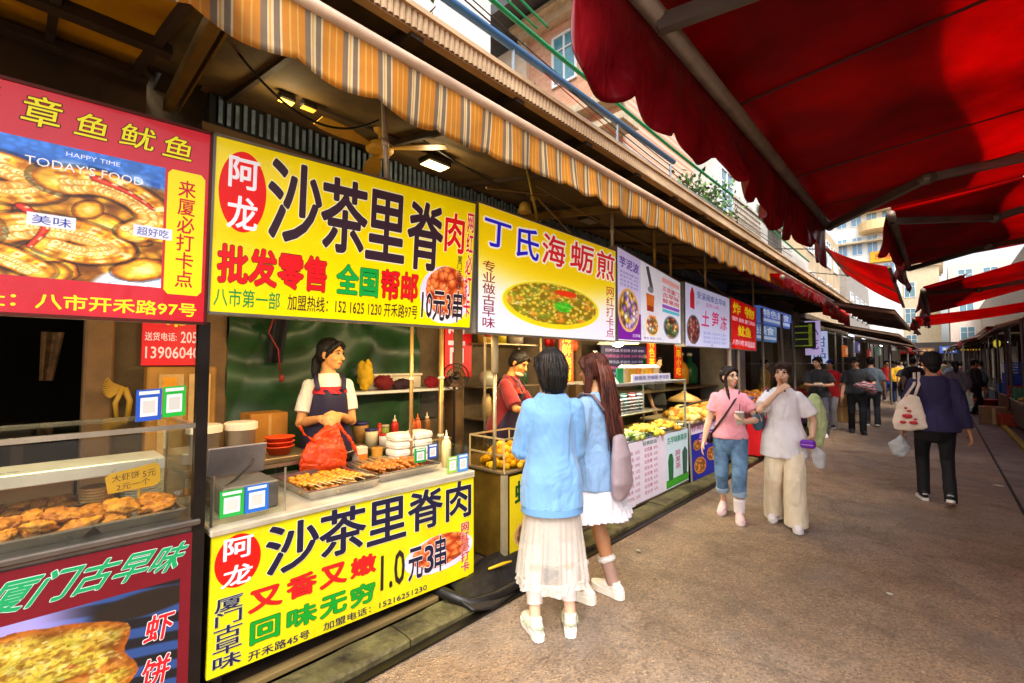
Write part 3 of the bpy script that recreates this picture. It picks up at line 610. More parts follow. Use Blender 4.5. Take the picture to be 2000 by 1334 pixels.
tb = house('cream_house', 'cream house closing the far end of the lane below the tower', -7.5, .2, 62, 70, 11.5, M('d8c8a8', .8, var=.15), endwins=[(-7+i*1.5, -6.1+i*1.5, 2.8+j*2.7, 4.4+j*2.7) for i in range(4) for j in range(3)], cornice='e0d2b4')
house('pink_house', 'pinkish house at the far end right of the lane', .8, 9, 58, 66, 10.5, M('dccabc', .8, var=.12), endwins=[(1.4+i*1.6, 2.4+i*1.6, 3.2+j*2.6, 4.8+j*2.6) for i in range(4) for j in range(3)])
yb = thing('shop_sign', 'yellow shop sign board high on the tower block', 'sign', (-3, 46.8, 9.9)); mb = MB(); mb.bbox((-3.9, 46.72, 9.6), (-2.3, 46.98, 10.5), .03); mb.build('board', M('e8a81c', .5), yb)
bd = Board((-3.9, 46.7, 9.6), (-2.3, 46.7, 9.6), (-3.9, 46.7, 10.5), (-2.3, 46.7, 10.5), (0, -1, 0), yb); bd.text('市场', .2, .2, .8, .8, 'c03018', .02, d=.02)
# plants and lattice screens standing on the eave
def bush(x, y, z, r, h, n, label, cols=('3f6a2a', '5f8a34', '2c4a1e'), name='potted_shrub', pot=True):
    t = thing(name, label, 'plant', (x, y, z), 0, 'plants on the eave')
    if pot: mb = MB(); mb.lathe([(.0, 0), (.1, 0), (.13, .18), (.145, .18), (.145, .2), (.12, .2), (.0, .17)], (x, y, z), 14); mb.build('pot', M('9a5a3a', .7), t, smooth=True)
    mb = MB()
    for k in range(n):
        c = np.array([x, y, z+.2])+RNG.normal(0, 1, 3)*np.array([r*.45, r*.6, h*.25])+np.array([0, 0, h*.5]); a = Vector(RNG.normal(0, 1, 3)).normalized(); b = a.orthogonal().normalized(); s = RNG.uniform(.03, .07)
        mb.mat(int(RNG.integers(0, 3))); mb.add([c-np.array(a)*s, c+np.array(b)*s*.45, c+np.array(a)*s, c-np.array(b)*s*.45], [(0, 1, 2, 3)])
    mb.build('foliage', [M(c, .6, var=.3) for c in cols], t)
    mb = MB()
    for k in range(5): mb.tube([(x, y, z+.15), (x+RNG.normal(0, r*.2), y+RNG.normal(0, r*.3), z+.2+h*.4), (x+RNG.normal(0, r*.4), y+RNG.normal(0, r*.5), z+.2+h*.8)], [.012, .008, .004], 5)
    mb.build('stem', M('4a3420', .8), t)
for a in [(-2.9, 7.3, 3.672, .35, .7, 420, 'bushy green potted shrub on the eave nearest the pipe rail'), (-2.85, 8.2, 3.672, .4, .85, 520, 'taller green potted shrub on the eave beside the lattice screen'), (-2.8, 1.95, 3.672, .2, .35, 140, 'small yellow green pot plant on the eave behind the pipe rail'), (-2.8, 3.2, 3.672, .16, .3, 110, 'tiny pot plant on the eave below the brick house'), (-3.0, 9.4, 3.672, .3, .6, 260, 'pot plant on the eave behind the lattice screen')]: bush(*a)
ls = thing('lattice_screen', 'white square lattice screen standing on the eave beside the shrubs', 'screen', (-2.6, 9.3, 3.67)); mb = MB()
for i in range(17): mb.box((-2.61, 8.6+i*.1, 3.67), (-2.59, 8.62+i*.1, 4.5))
for i in range(9): mb.box((-2.605, 8.6, 3.7+i*.1), (-2.575, 10.22, 3.72+i*.1))
mb.build('lattice', M('cfc9be', .6), ls)
mb = MB(); mb.box((-2.63, 8.55, 4.5), (-2.57, 10.25, 4.55)); mb.build('top_rail', M('cfc9be', .6), ls)
ww = thing('roof_wall', 'low white parapet wall with barred opening on the eave', 'wall', (-2.8, 12, 3.67)); mb = MB(); mb.box((-3, 10.3, 3.67), (-2.7, 11.2, 4.9)); mb.box((-3, 11.2, 3.67), (-2.7, 12.6, 3.95)); mb.box((-3, 12.6, 3.67), (-2.7, 15.5, 4.55)); mb.box((-3, 11.2, 4.75), (-2.7, 12.6, 4.9)); mb.build('wall', white, ww)
mb = MB()
for i in range(9): mb.box((-2.76, 11.26+i*.16, 3.95), (-2.73, 11.29+i*.16, 4.75))
mb.build('bars', M('6a6a66', .5), ww)
mb = MB(); mb.sheet(np.array([[(-2.62+.05*math.sin(y*7), y, 4.95-.25*t+.05*math.sin(y*3)) for t in (0, .5, 1)] for y in np.linspace(10.3, 12.4, 16)]), .01); tag(mb.build('net_tarp', M('6fae94', .6, var=.3)), 'pale green netting draped over the parapet on the eave', 'netting')
# ================================================================ RED AWNINGS
redc = M('d80c12', .5, var=.3, vs=1.1, trans=.72, tint='900608', spec=.3, wr=.35, ws=2.2); redv = M('8e0a14', .34, var=.3, vs=3, trans=.3, tint='5c0610', spec=.5, wr=.6, ws=5.)
barm = M('8a7a6c', .45, .3, var=.3, vs=6)
def red_awning(label, xb, y0, y1, zb, xw, zw, drop=.43, per=.36, arms=(), seams=(), sgn=1, col=redc, vcol=redv, val=True, wav=1., added_shade=0, group='red awnings over the lane'):
    t = thing('red_awning', label, 'awning', (xb, (y0+y1)/2, zb), 0, group)
    Y, T = np.meshgrid(np.linspace(y0, y1, 40), np.linspace(0, 1, 24), indexing='ij')
    Z = zb+.04+(zw-zb)*T-.07*np.sin(np.pi*T)*(.5+.5*np.sin((Y-y0)/(y1-y0)*np.pi)) + .012*np.sin(Y*5+T*7)
    mb = MB(); mb.sheet(np.stack([xb+(xw-xb)*T, Y, Z], -1), .003); mb.build('canvas', col, t, smooth=True)
    if added_shade:  # cloth added above the canvas to shade its bar side
        Yl, Tl = np.meshgrid(np.linspace(y0+.03, y1-.03, 30), np.linspace(0, added_shade, 12), indexing='ij'); Zl = zb+.075+(zw-zb)*Tl-.05*np.sin(np.pi*Tl)*(.5+.5*np.sin((Yl-y0)/(y1-y0)*np.pi))+.012*np.sin(Yl*5+Tl*7)
        mb = MB(); mb.sheet(np.stack([xb+(xw-xb)*(Tl+.03*np.sin(Yl*1.7)*Tl/added_shade), Yl, Zl], -1), .003); mb.build('added_shade_layer', M('b81014', .8, var=.4, vs=1.5, trans=.6), t, smooth=True)
    if val:
        n = int((y1-y0)/.02); Y, T = np.meshgrid(np.linspace(y0, y1, n), np.linspace(0, 1, 14), indexing='ij')
        s = np.abs(np.sin(np.pi*(Y-y0)/per))**.7*.085
        X = xb-.03*sgn+wav*(.03*np.sin(Y*8.7+1.5*np.sin(Y*2))*T+.05*T*T*np.sin(Y*3.1)-.05*sgn*T*(1-T)) + .012*np.sin(Y*23+T*5)*T*wav
        mb = MB(); mb.sheet(np.stack([X, Y, zb+.03-T*(drop-.085+s)], -1), .0025); mb.build('valance', vcol, t, smooth=True)
    mb = MB(); mb.cyl((xb, y0-.02, zb), (xb, y1+.02, zb), .036, 14); mb.build('front_bar', barm, t, smooth=True)
    for pts in arms:
        mb = MB()
        for a, b in zip(pts[:-1], pts[1:]): mb.bar(a, b, .045, .06)
        mb.ell(pts[1], (.06, .06, .05), 10, 7); mb.build('folding_arm', M('6a625c', .4, .4, var=.2), t)
    for ys in seams:
        T = np.linspace(0, 1, 24); zz = zb+.04+(zw-zb)*T-.07*np.sin(np.pi*T)*(.5+.5*np.sin((ys-y0)/(y1-y0)*np.pi)) + .012*np.sin(ys*5+T*7)
        mb = MB(); mb.sheet(np.stack([np.stack([xb+(xw-xb)*T, np.full(24, ys+d), zz-.008], -1) for d in (-.012, .012)], 0), .002, (0, 0, 1)); mb.build('seam', M('4a0508', .6), t)
    return t
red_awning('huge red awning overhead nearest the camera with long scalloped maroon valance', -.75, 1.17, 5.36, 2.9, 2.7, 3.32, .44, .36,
    arms=[[(-.75, 1.62, 2.86), (-.05, 1.93, 2.98), (.7, 1.9, 3.06)], [(-.74, 5.2, 2.86), (-.03, 4.6, 2.96), (1.3, 5.1, 3.13)]], seams=(2.55, 3.85, 4.7), added_shade=.27)
red_awning('second red awning further along, set closer to the right wall', -.3, 5.6, 9.05, 2.98, 2.7, 3.42, .4, .33, arms=[[(-.3, 5.75, 2.95), (.45, 6.6, 3.02), (1.6, 6.1, 3.2)], [(-.3, 8.9, 2.95), (.5, 8.2, 3.03), (1.8, 8.8, 3.2)]], seams=(6.8, 8.0), added_shade=.3)
red_awning('third red awning low over the right side of the lane', -.16, 9.6, 14.6, 2.70, 2.7, 3.5, .36, .36, arms=[[(-.16, 9.8, 2.68), (.5, 10.6, 2.76), (1.7, 10.1, 2.9)]], seams=(11.2, 12.9), added_shade=.2)
red_awning('small far red awning of the right side beyond the third', -.45, 15.4, 19.5, 2.68, 2.6, 3.1, .3, .36, seams=(17,))
ra = thing('red_awning', 'tilted red awning sheet hung on the left side far along the lane', 'awning', (-1.05, 12, 3.2), 0, 'red awnings over the lane')
q = np.array([[(-1.6, 10.9, 3.86), (-.58, 10.0, 3.20)], [(-1.6, 14, 3.72), (-.58, 14, 2.88)]]); U, T = np.meshgrid(np.linspace(0, 1, 24), np.linspace(0, 1, 16), indexing='ij'); U = U[..., None]; T = T[..., None]
P = (1-U)*(1-T)*q[0, 0]+(1-U)*T*q[0, 1]+U*(1-T)*q[1, 0]+U*T*q[1, 1]; P[..., 2] += -.06*np.sin(np.pi*T[..., 0])+.02*np.sin(U[..., 0]*14); mb = MB(); mb.sheet(P, .004); mb.build('canvas', redc, ra, smooth=True)
mb = MB(); mb.bar((-.58, 10, 3.20), (-.58, 14, 2.87), .05); mb.build('front_bar', barm, ra); mb = MB(); mb.bar((-1.6, 10.9, 3.87), (-1.6, 14, 3.73), .05); mb.build('back_bar', barm, ra); mb = MB(); mb.bar((-1.6, 12.4, 3.78), (-.58, 12.2, 3.0), .035); mb.build('rib', barm, ra)
for y_, z_ in ((11, 3.85), (13.9, 3.72)): mb = MB(); mb.bar((-1.6, y_, z_), (-4.1, y_, 4.3), .02); mb.build('stay', M('2a2622', .5), ra)
red_awning('short red awning tucked under the far end of the striped awning', -1.72, 7.9, 12.2, 2.88, -2.7, 3.2, .2, .4, sgn=-1, wav=.4)
bn = thing('red_banner', 'bright red banner with white lettering hanging past the end of the striped awning', 'banner', (-1.9, 14, 2.6))
Y, T = np.meshgrid(np.linspace(12.1, 16.2, 60), np.linspace(0, 1, 8), indexing='ij'); mb = MB(); mb.sheet(np.stack([-1.86+.03*np.sin(Y*6)*T, Y, 3.04-.02*(Y-12)-.38*T], -1), .004); mb.build('cloth', M('d81c14', .6, var=.15, trans=.2), bn, smooth=True)
bb = Board((-1.81, 12.3, 2.68), (-1.81, 16, 2.6), (-1.81, 12.3, 3.0), (-1.81, 16, 2.92), (1, 0, 0), bn); bb.text('厦门特色小吃', .05, .15, .95, .85, 'f0c8b8', .03, d=.02)

# ================================================================ RIGHT SIDE HALL
rh = thing('market_hall', 'dark market hall wall behind the red awnings on the right', 'building', (4, 30, 0))
mb = MB(); mb.box((2.75, 3, 3.0), (2.95, 70, 6.5)); mb.build('wall', M('9a8a7a', .8, var=.25), rh)
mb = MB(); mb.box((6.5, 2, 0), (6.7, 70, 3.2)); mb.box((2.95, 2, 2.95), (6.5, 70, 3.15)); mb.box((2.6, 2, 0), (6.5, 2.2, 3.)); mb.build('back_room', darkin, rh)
for i in range(9): mb = MB(); mb.box((2.7, 6+i*6.5, .07), (2.95, 6.35+i*6.5, 3.0)); mb.build('pillar', M('7a5a4a', .7, var=.3), rh)
mb = MB(); 
for i in range(50): mb.box((1.0, 19+i*.55, 2.52+.02*(i % 3)), (2.75, 19.06+i*.55, 2.62))
mb.build('roof_battens', M('6a5038', .7, var=.3), rh)
def corr_roof(label, x0, x1, y0, y1, z0, z1, col, name='tin_roof'):
    n = int((y1-y0)/.06); Y, T = np.meshgrid(np.linspace(y0, y1, n), np.linspace(0, 1, 5), indexing='ij')
    t = thing(name, label, 'roof', ((x0+x1)/2, (y0+y1)/2, z0), 0, 'tin roofs over the far stalls'); mb = MB(); mb.sheet(np.stack([x0+(x1-x0)*T, Y, z0+(z1-z0)*T+.02*np.sin(Y*30)], -1), .004); mb.build('sheet', M(col, .6, var=.35, vs=2), t)
    mb = MB()
    for k in range(int((y1-y0)/1.2)+1): mb.bar((x0, y0+k*1.2, z0-.05), (x1, y0+k*1.2, z1-.05), .05, .06)
    mb.bar((x0+.03*np.sign(x1-x0), y0, z0-.05), (x0+.03*np.sign(x1-x0), y1, z0-.05), .05); mb.build('frame', M('7a5a44', .6, var=.3), t)
corr_roof('brown tin roof on the right behind the walking man', .95, 2.8, 15, 22, 2.42, 3.1, '7a5a3c')
corr_roof('brown tin roof deep on the right of the lane', .75, 2.8, 23, 32, 2.45, 3.0, '8a5a3a')
corr_roof('rusty tin roof at the far right end of the lane', .6, 2.8, 33, 48, 2.5, 3.1, '8a3a2a')
corr_roof('large brown tin roof sloping out from the left beyond the red banner', -.66, -1.80, 12.6, 20, 2.68, 2.98, '7a4c34')
corr_roof('brown tin roof on the left further down the lane', -1.0, -3.9, 26, 35, 2.6, 3.4, '6a4a34')
corr_roof('dark tin roof on the left behind the large brown one', -1.0, -3.9, 20.6, 25.6, 2.55, 3.3, '5a3e2e')
corr_roof('grey tin roof at the far left end of the lane', -1.1, -3.9, 36, 52, 2.6, 3.3, '6a6460')

# ================================================================ FAR MARKET CLUTTER
def crate(loc, size, col, label, rz=0., group=None):
    t = thing('plastic_crate', label, 'crate', loc, rz, group); w, d, h = size; mb = MB(); th = .015
    mb.box((-w/2, -d/2, 0), (w/2, d/2, th))
    for k in range(4):
        z = h*(k+.15)/4; mb.box((-w/2, -d/2, z), (w/2, -d/2+th, z+h*.17)); mb.box((-w/2, d/2-th, z), (w/2, d/2, z+h*.17)); mb.box((-w/2, -d/2+th, z), (-w/2+th, d/2-th, z+h*.17)); mb.box((w/2-th, -d/2+th, z), (w/2, d/2-th, z+h*.17))
    for sx in (-1, 1):
        for sy in (-1, 1): mb.box((sx*w/2-sx*.03, sy*d/2-sy*.03, th), (sx*w/2+sx*.003, sy*d/2+sy*.003, h))
    mb.build('shell', M(col, .45, var=.15), t, local=True); return t
def heap(loc, r, n, size, cols, name, label, cat, group=None, flat=.5, elong=1.):
    """a heap of produce as stuff"""
    mb = MB()
    for k in range(n):
        a = RNG.uniform(0, 6.28); q = r*math.sqrt(RNG.uniform(0, 1)); z = (1-(q/r)**2)*r*flat*RNG.uniform(.5, 1); s = size*RNG.uniform(.8, 1.2); mb.mat(int(RNG.integers(0, len(cols))))
        rot = Matrix.Rotation(RNG.uniform(0, 6.28), 3, 'Z') @ Matrix.Rotation(RNG.uniform(-.6, .6), 3, 'X')
        mb.ell((loc[0]+q*math.cos(a), loc[1]+q*math.sin(a), loc[2]+z+s*.3), (s*elong, s, s*.9), 8, 6, rot)
    o = mb.build(name, [M(c, .5, var=.25) for c in cols], smooth=True); return tag(o, label, cat, group, 'stuff')
def far_stall(x, y, ln, dep, side, label, ccol, top, group):
    """a plain counter stall: table, cloth front, two posts and a rack; side=-1 left of the lane, +1 right"""
    t = thing('market_stall', label, 'stall', (x, y, 0), 0, group); x1 = x+side*dep
    mb = MB(); mb.bbox((x, y, top-.04), (x1, y+ln, top), .01); mb.build('counter', M('8a7a68', .5, var=.3), t)
    mb = MB(); mb.box((x+side*.02, y+.02, .18), (x+side*.04, y+ln-.02, top-.045)); mb.build('front_panel', M(ccol, .6, var=.3, vs=6), t)
    for yy in (y+.04, y+ln-.04): mb = MB(); mb.bar((x+side*.05, yy, .07), (x+side*.05, yy, 2.5), .04); mb.build('post', M('8a847c', .4, .5), t)
    mb = MB(); mb.bar((x1-side*.05, y, 1.55), (x1-side*.05, y+ln, 1.55), .25, .03, ref=(0, 0, 1)); mb.bar((x+side*.05, y, 2.45), (x+side*.05, y+ln, 2.45), .03); mb.build('rack', M('7a7468', .4, .4), t)
# right side: blue crates on a steel frame nearest, then stalls
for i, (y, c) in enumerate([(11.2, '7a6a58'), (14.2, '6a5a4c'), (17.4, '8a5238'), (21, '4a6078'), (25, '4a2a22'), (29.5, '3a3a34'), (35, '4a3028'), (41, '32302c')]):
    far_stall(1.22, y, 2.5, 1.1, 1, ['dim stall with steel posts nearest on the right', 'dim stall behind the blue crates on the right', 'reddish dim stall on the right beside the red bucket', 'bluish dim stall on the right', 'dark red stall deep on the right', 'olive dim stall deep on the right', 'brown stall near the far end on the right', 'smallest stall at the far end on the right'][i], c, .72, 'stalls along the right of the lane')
k = 0
for (x, y, z, c, l) in [(1.56, 17.9, .72, '1648c8', 'blue crate on the right counter, bottom of the front stack'), (1.56, 17.9, 1.02, '1a50d8', 'blue crate in the middle of the front stack on the right'), (1.56, 17.9, 1.32, '1e5ae0', 'blue crate on top of the front stack on the right'), (1.56, 18.5, .72, '1c54d0', 'blue crate behind the front stack, lower one'), (1.56, 18.5, 1.02, '2a68e0', 'blue crate behind the front stack, upper one'),
        (1.55, 17.2, .72, 'b03048', 'dark pink crate on the counter in front of the blue crates'), (1.55, 15.9, .72, '2a7a58', 'green crate on the second right counter'), (1.5, 19.3, .72, '2a60b0', 'blue crate behind the stacks at the end of the counter'), (1.55, 21.6, .72, 'a8a090', 'pale crate on the bluish right stall'), (1.32, 16.4, .07, 'b8402c', 'red crate on the floor under the right stalls'), (1.32, 18.6, .07, '6a7a50', 'dull green crate on the floor under the right stalls'), (1.3, 17.5, .07, 'c8b890', 'pale crate on the floor between the red and green ones')]:
    crate((x, y, z), (.62, .5, .28), c, l, RNG.uniform(-.1, .1), 'crates on the right stalls')
rb = thing('bucket', 'red plastic bucket standing on the right pavement far along', 'bucket', (.98, 20.2, .012)); mb = MB(); mb.lathe([(0, 0), (.2, 0), (.27, .42), (.285, .42), (.285, .45), (.25, .45), (.19, .03), (0, .03)], (.98, 20.2, .012), 18); mb.build('body', M('c8281c', .4), rb, smooth=True)
for i, (x, y, r, cols, l) in enumerate([(1.55, 15.2, .28, ('b88a3a', '8a9a3a'), 'yellow green produce heaped before the green crate on the right'), (1.55, 16.5, .25, ('6a8a3a', '3a5a28'), 'leafy produce heaped behind the green crate on the right'), (1.55, 20, .28, ('c0502a', 'b83a22'), 'red produce heaped past the blue crates on the right'), (1.6, 22.5, .3, ('c89a4a', 'd8b060'), 'tan produce heaped deep on the right')]):
    heap((x, y, .72), r, 60, .05, cols, 'produce_heap', l, 'produce')
for i, (x, y, z, c, l) in enumerate([(1.5, 15.5, 2.3, 'f0a020', 'orange paper lantern hanging under the right tin roof'), (1.3, 20.5, 2.28, 'e8d040', 'yellow lantern deeper under the right tin roof')]):
    t = thing('lantern', l, 'lantern', (x, y, z), 0, 'lanterns under the right roofs'); mb = MB(); mb.lathe([(.03, -.24), (.075, -.18), (.08, -.06), (.03, 0)], (x, y, z), 14); mb.build('shade', lamp_mat(c, .25), t, smooth=True); mb = MB(); mb.cyl((x, y, z), (x, y, z+.25), .006, 6); mb.build('cord', M('1c1713'), t)
for i, (x, y, z, l) in enumerate([(1.9, 12.5, 2.62, 'fluorescent tube nearest under the right roofs'), (1.9, 16, 2.35, 'fluorescent tube over the red stall on the right'), (1.8, 24, 2.3, 'fluorescent tube deep on the right'), (-2.4, 13.5, 2.4, 'fluorescent tube over the stalls past the red banner'), (-2.2, 19.5, 2.5, 'fluorescent tube under the large brown roof'), (-2.2, 23, 2.5, 'second fluorescent tube under the large brown roof'), (-2.1, 29, 2.4, 'fluorescent tube far along on the left')]):
    t = thing('tube_lamp', l, 'lamp', (x, y, z), 0, 'fluorescent tubes over the far stalls'); mb = MB(); mb.cyl((x, y-.5, z), (x, y+.5, z), .016, 8); mb.build('tube', lamp_mat('eaf2ff', 5), t); mb = MB(); mb.box((x-.025, y-.52, z+.02), (x+.025, y+.52, z+.05)); mb.build('holder', M('c8c8c8', .5), t)
# left far stalls
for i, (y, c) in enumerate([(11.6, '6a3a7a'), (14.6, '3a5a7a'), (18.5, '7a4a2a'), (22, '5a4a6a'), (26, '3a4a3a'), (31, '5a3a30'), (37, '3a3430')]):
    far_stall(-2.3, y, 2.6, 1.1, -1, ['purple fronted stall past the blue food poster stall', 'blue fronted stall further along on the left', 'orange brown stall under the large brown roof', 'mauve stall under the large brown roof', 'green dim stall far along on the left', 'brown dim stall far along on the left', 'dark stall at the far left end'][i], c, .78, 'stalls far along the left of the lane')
for i, (y, cols, l) in enumerate([(12.3, ('d8901c', 'e0a83a'), 'orange fruit heaped on the purple stall'), (13.4, ('c83a20', 'a82a1a'), 'red fruit heaped on the purple stall'), (15.4, ('d8b03a', 'c89a2a'), 'yellow fruit heaped on the blue fronted stall'), (19.4, ('b8642a', 'd88a3a'), 'amber produce heaped under the large brown roof'), (20.5, ('6a8a2a', '4a6a22'), 'green produce heaped under the large brown roof'), (23, ('d8a03a', 'c8782a'), 'tan produce heaped on the mauve stall')]):
    heap((-2.75, y, .78), .34, 70, .055, cols, 'produce_heap', l, 'produce')
for i, (y, z, h, w, c, tx, tc, l) in enumerate([(12.6, 1.75, .8, .16, 'c8b8e8', '小吃', '6a50a8', 'pale lilac hanging sign far along the left row'), (13.5, 1.55, .8, .2, 'c4d0f0', '甜品', '5060a0', 'pale blue hanging sign beside the lilac one'), (16.8, 1.75, .34, .6, 'c8682c', '海鲜', 'f8e8c0', 'orange sign over the far left stalls'), (19.6, 1.9, .4, .8, '4a4470', '水果', 'f0f0f8', 'deep blue sign under the large brown roof'), (23.2, 1.7, .4, .8, '983434', '烧烤', 'f8e0a0', 'red sign at the end of the large brown roof'), (27.5, 1.9, .4, .9, '6a8a78', '蔬菜', 'f4f4e8', 'green sign far along on the left')]):
    t = thing('hanging_sign', l, 'sign', (-2.1, y, z), 0, 'signs far along the left row'); mb = MB(); mb.bbox((-2.2, y, z), (-2.05, y+.05, z+h), .005) if i < 2 else mb.bbox((-2.14, y, z), (-2.06, y+w, z+h), .01)
    if i < 2: mb = MB(); mb.bbox((-2.15-w, y, z), (-2.0, y+.04, z+h), .008)
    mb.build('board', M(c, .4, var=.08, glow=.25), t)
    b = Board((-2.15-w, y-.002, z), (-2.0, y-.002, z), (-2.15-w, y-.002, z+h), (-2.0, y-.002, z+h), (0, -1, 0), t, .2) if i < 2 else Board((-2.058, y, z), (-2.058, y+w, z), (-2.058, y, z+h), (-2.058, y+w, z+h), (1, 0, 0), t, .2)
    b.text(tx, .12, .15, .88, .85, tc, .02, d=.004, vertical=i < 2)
for i, (y, z, c) in enumerate([(9.3, 2.05, '5a86c0'), (10.8, 2.45, '5a78d0')]):
    t = thing('strip_sign', ['sky blue sign strip just beyond the red price sign', 'blue sign strip higher up beyond the red price sign'][i], 'sign', (-2.7, y, z)); mb = MB(); mb.bbox((-2.9, y, z), (-2.8, y+2.9, z+.36), .01); mb.build('board', M(c, .4, var=.15, glow=.2), t)
    b = Board((-2.798, y, z), (-2.798, y+2.9, z), (-2.798, y, z+.36), (-2.798, y+2.9, z+.36), (1, 0, 0), t, .2); b.rect(.03, .12, .97, .3, 'c8d8f8'); b.text('特色美食', .1, .4, .9, .9, 'e8f0ff', .02, d=.006)
gn = thing('neon_sign', 'lime green barred frame sign over the stalls beyond the blue signs', 'sign', (-2.4, 13.3, 2.0)); mb = MB()
for k in range(4): mb.box((-2.5, 12.2+.02*k, 1.95+k*.15), (-2.1, 12.24+.02*k, 1.975+k*.15))
mb.box((-2.16, 12.19, 1.95), (-2.1, 12.24, 2.45)); mb.build('tube_frame', M('9cb428', .5, var=.4, vs=12, glow=.1), gn)
mb = MB(); mb.bbox((-2.55, 12.3, 1.9), (-2.05, 12.36, 2.5), .01); mb.build('board', M('2a2028', .5), gn)
gt = thing('metal_cabinet', 'pale grey metal cabinet behind the red price sign', 'cabinet', (-3.2, 10, .1)); mb = MB(); mb.bbox((-3.6, 9.5, .1), (-3.1, 10.8, 1.95), .02); mb.build('body', M('b8b0a0', .4, .2, var=.2), gt); mb = MB(); mb.box((-3.095, 10.13, .2), (-3.085, 10.15, 1.9)); mb.build('door_gap', M('3a3530'), gt)

# ---- cloth canopies, boxes and end stalls that close the far lane
def cloth_canopy(label, x0, x1, y0, y1, z0, z1, col, trans=.3):
    t = thing('cloth_canopy', label, 'canopy', ((x0+x1)/2, (y0+y1)/2, z0), 0, 'cloth canopies over the far lane'); Y, T = np.meshgrid(np.linspace(y0, y1, 26), np.linspace(0, 1, 8), indexing='ij')
    mb = MB(); mb.sheet(np.stack([x0+(x1-x0)*T, Y, z0+(z1-z0)*T-.06*np.sin(np.pi*T)+.02*np.sin(Y*7)], -1), .004); mb.build('cloth', M(col, .7, var=.3, vs=2, trans=trans), t, smooth=True)
    Y, T = np.meshgrid(np.linspace(y0, y1, 60), np.linspace(0, 1, 4), indexing='ij'); mb = MB(); mb.sheet(np.stack([x0+.02*np.sin(Y*9), Y, z0-.2*T-.03*T*np.abs(np.sin(Y*8))], -1), .004); mb.build('valance', M(col, .7, var=.3, vs=2), t, smooth=True)
    mb = MB(); mb.bar((x0, y0, z0), (x1, y0, z1), .035); mb.build('pole', M('8a8078', .5, .3), t); mb = MB(); mb.bar((x0+.05*np.sign(x1-x0), y0+.1, .07), (x0+.05*np.sign(x1-x0), y0+.1, z0), .04); mb.build('post', M('8a8078', .5, .3), t)
for a in [('red cloth canopy on the right past the lanterns', .55, 2.4, 22.5, 25, 2.35, 2.9, 'b01c1c'), ('white cloth canopy on the left under the brown roofs', -1.25, -3.0, 21, 23.5, 2.2, 2.7, 'd8d4cc'), ('faded red cloth canopy far on the left', -1.0, -3, 27, 30, 2.25, 2.8, 'a82a24'), ('brown cloth canopy far on the right', .35, 2.4, 28, 31, 2.3, 2.8, '7a4a34'), ('pale cloth canopy far on the right', .3, 2.4, 34, 37, 2.3, 2.9, 'c8bcb0'), ('dark cloth canopy far on the left', -.95, -3, 34, 37, 2.2, 2.8, '4a3a3a'), ('dull red cloth canopy near the end of the lane', -.7, -3, 40, 44, 2.3, 2.9, '9a2a28'), ('tan cloth canopy near the end of the lane', .2, 2.4, 41, 45, 2.35, 2.9, '9a7a58')]: cloth_canopy(*a)
es = thing('market_stall', 'row of shuttered stalls closing the far end of the lane', 'stall', (-.3, 50, 0)); mb = MB(); mb.box((-3, 50, 0), (2.6, 51, 3.2)); mb.build('front', M('3a3230', .7, var=.4, vs=1.5), es)
mb = MB(); [mb.box((-2.9+k*.62, 49.95, .3), (-2.9+k*.62+.5, 49.99, 1.6+.3*(k % 3))) for k in range(9)]; mb.build('shutters', M('5a4a44', .6, var=.5, vs=1.2), es)
for i, (x, z, w, c, tx) in enumerate([(-2.6, 2.3, 1.2, 'c83020', '海鲜'), (-1.2, 2.2, .9, '7a5038', '水产'), (.0, 2.3, 1.0, '3058b0', '干货'), (1.2, 2.5, 1.1, 'd8a020', '茶叶')]):
    t = thing('hanging_sign', '%s sign board on the shuttered stalls at the far end' % ('red', 'brown', 'blue', 'amber')[i], 'sign', (x+w/2, 49.8, z), 0, 'sign boards at the far end'); mb = MB(); mb.bbox((x, 49.75, z), (x+w, 49.85, z+.55), .01); mb.build('board', M(c, .5, var=.1, glow=.1), t); Board((x, 49.74, z), (x+w, 49.74, z), (x, 49.74, z+.55), (x+w, 49.74, z+.55), (0, -1, 0), t).text(tx, .15, .15, .85, .85, 'f4f0e0' if i != 1 else 'd8b870', .03, d=.01)
for i, (x, y, z, w, h, c, l) in enumerate([(-1.95, 15.2, .0, .5, .4, 'b88a50', 'cardboard box on the lane edge below the lilac signs'), (-1.95, 15.2, .4, .45, .35, 'a87a40', 'cardboard box on top of another below the lilac signs'), (-1.9, 19.3, 0, .6, .6, 'd8d4cc', 'white foam box under the large brown roof'), (.95, 17.0, .01, .5, .45, '8a6a48', 'brown box on the right pavement'), (.9, 24.5, .01, .5, .6, 'c8c0b0', 'pale box on the right pavement deep in the lane')]):
    t = thing('storage_box', l, 'box', (x, y, z)); mb = MB(); mb.bbox((x-w/2, y-w/2, z), (x+w/2, y+w/2, z+h), .012); mb.build('carton', M(c, .7, var=.2), t); mb = MB(); mb.box((x-w/2-.002, y-.03, z+.02), (x-w/2, y+.03, z+h-.02)); mb.box((x-.03, y-w/2-.002, z+.02), (x+.03, y-w/2, z+h-.02)); mb.build('tape', M('c8a870', .4), t)
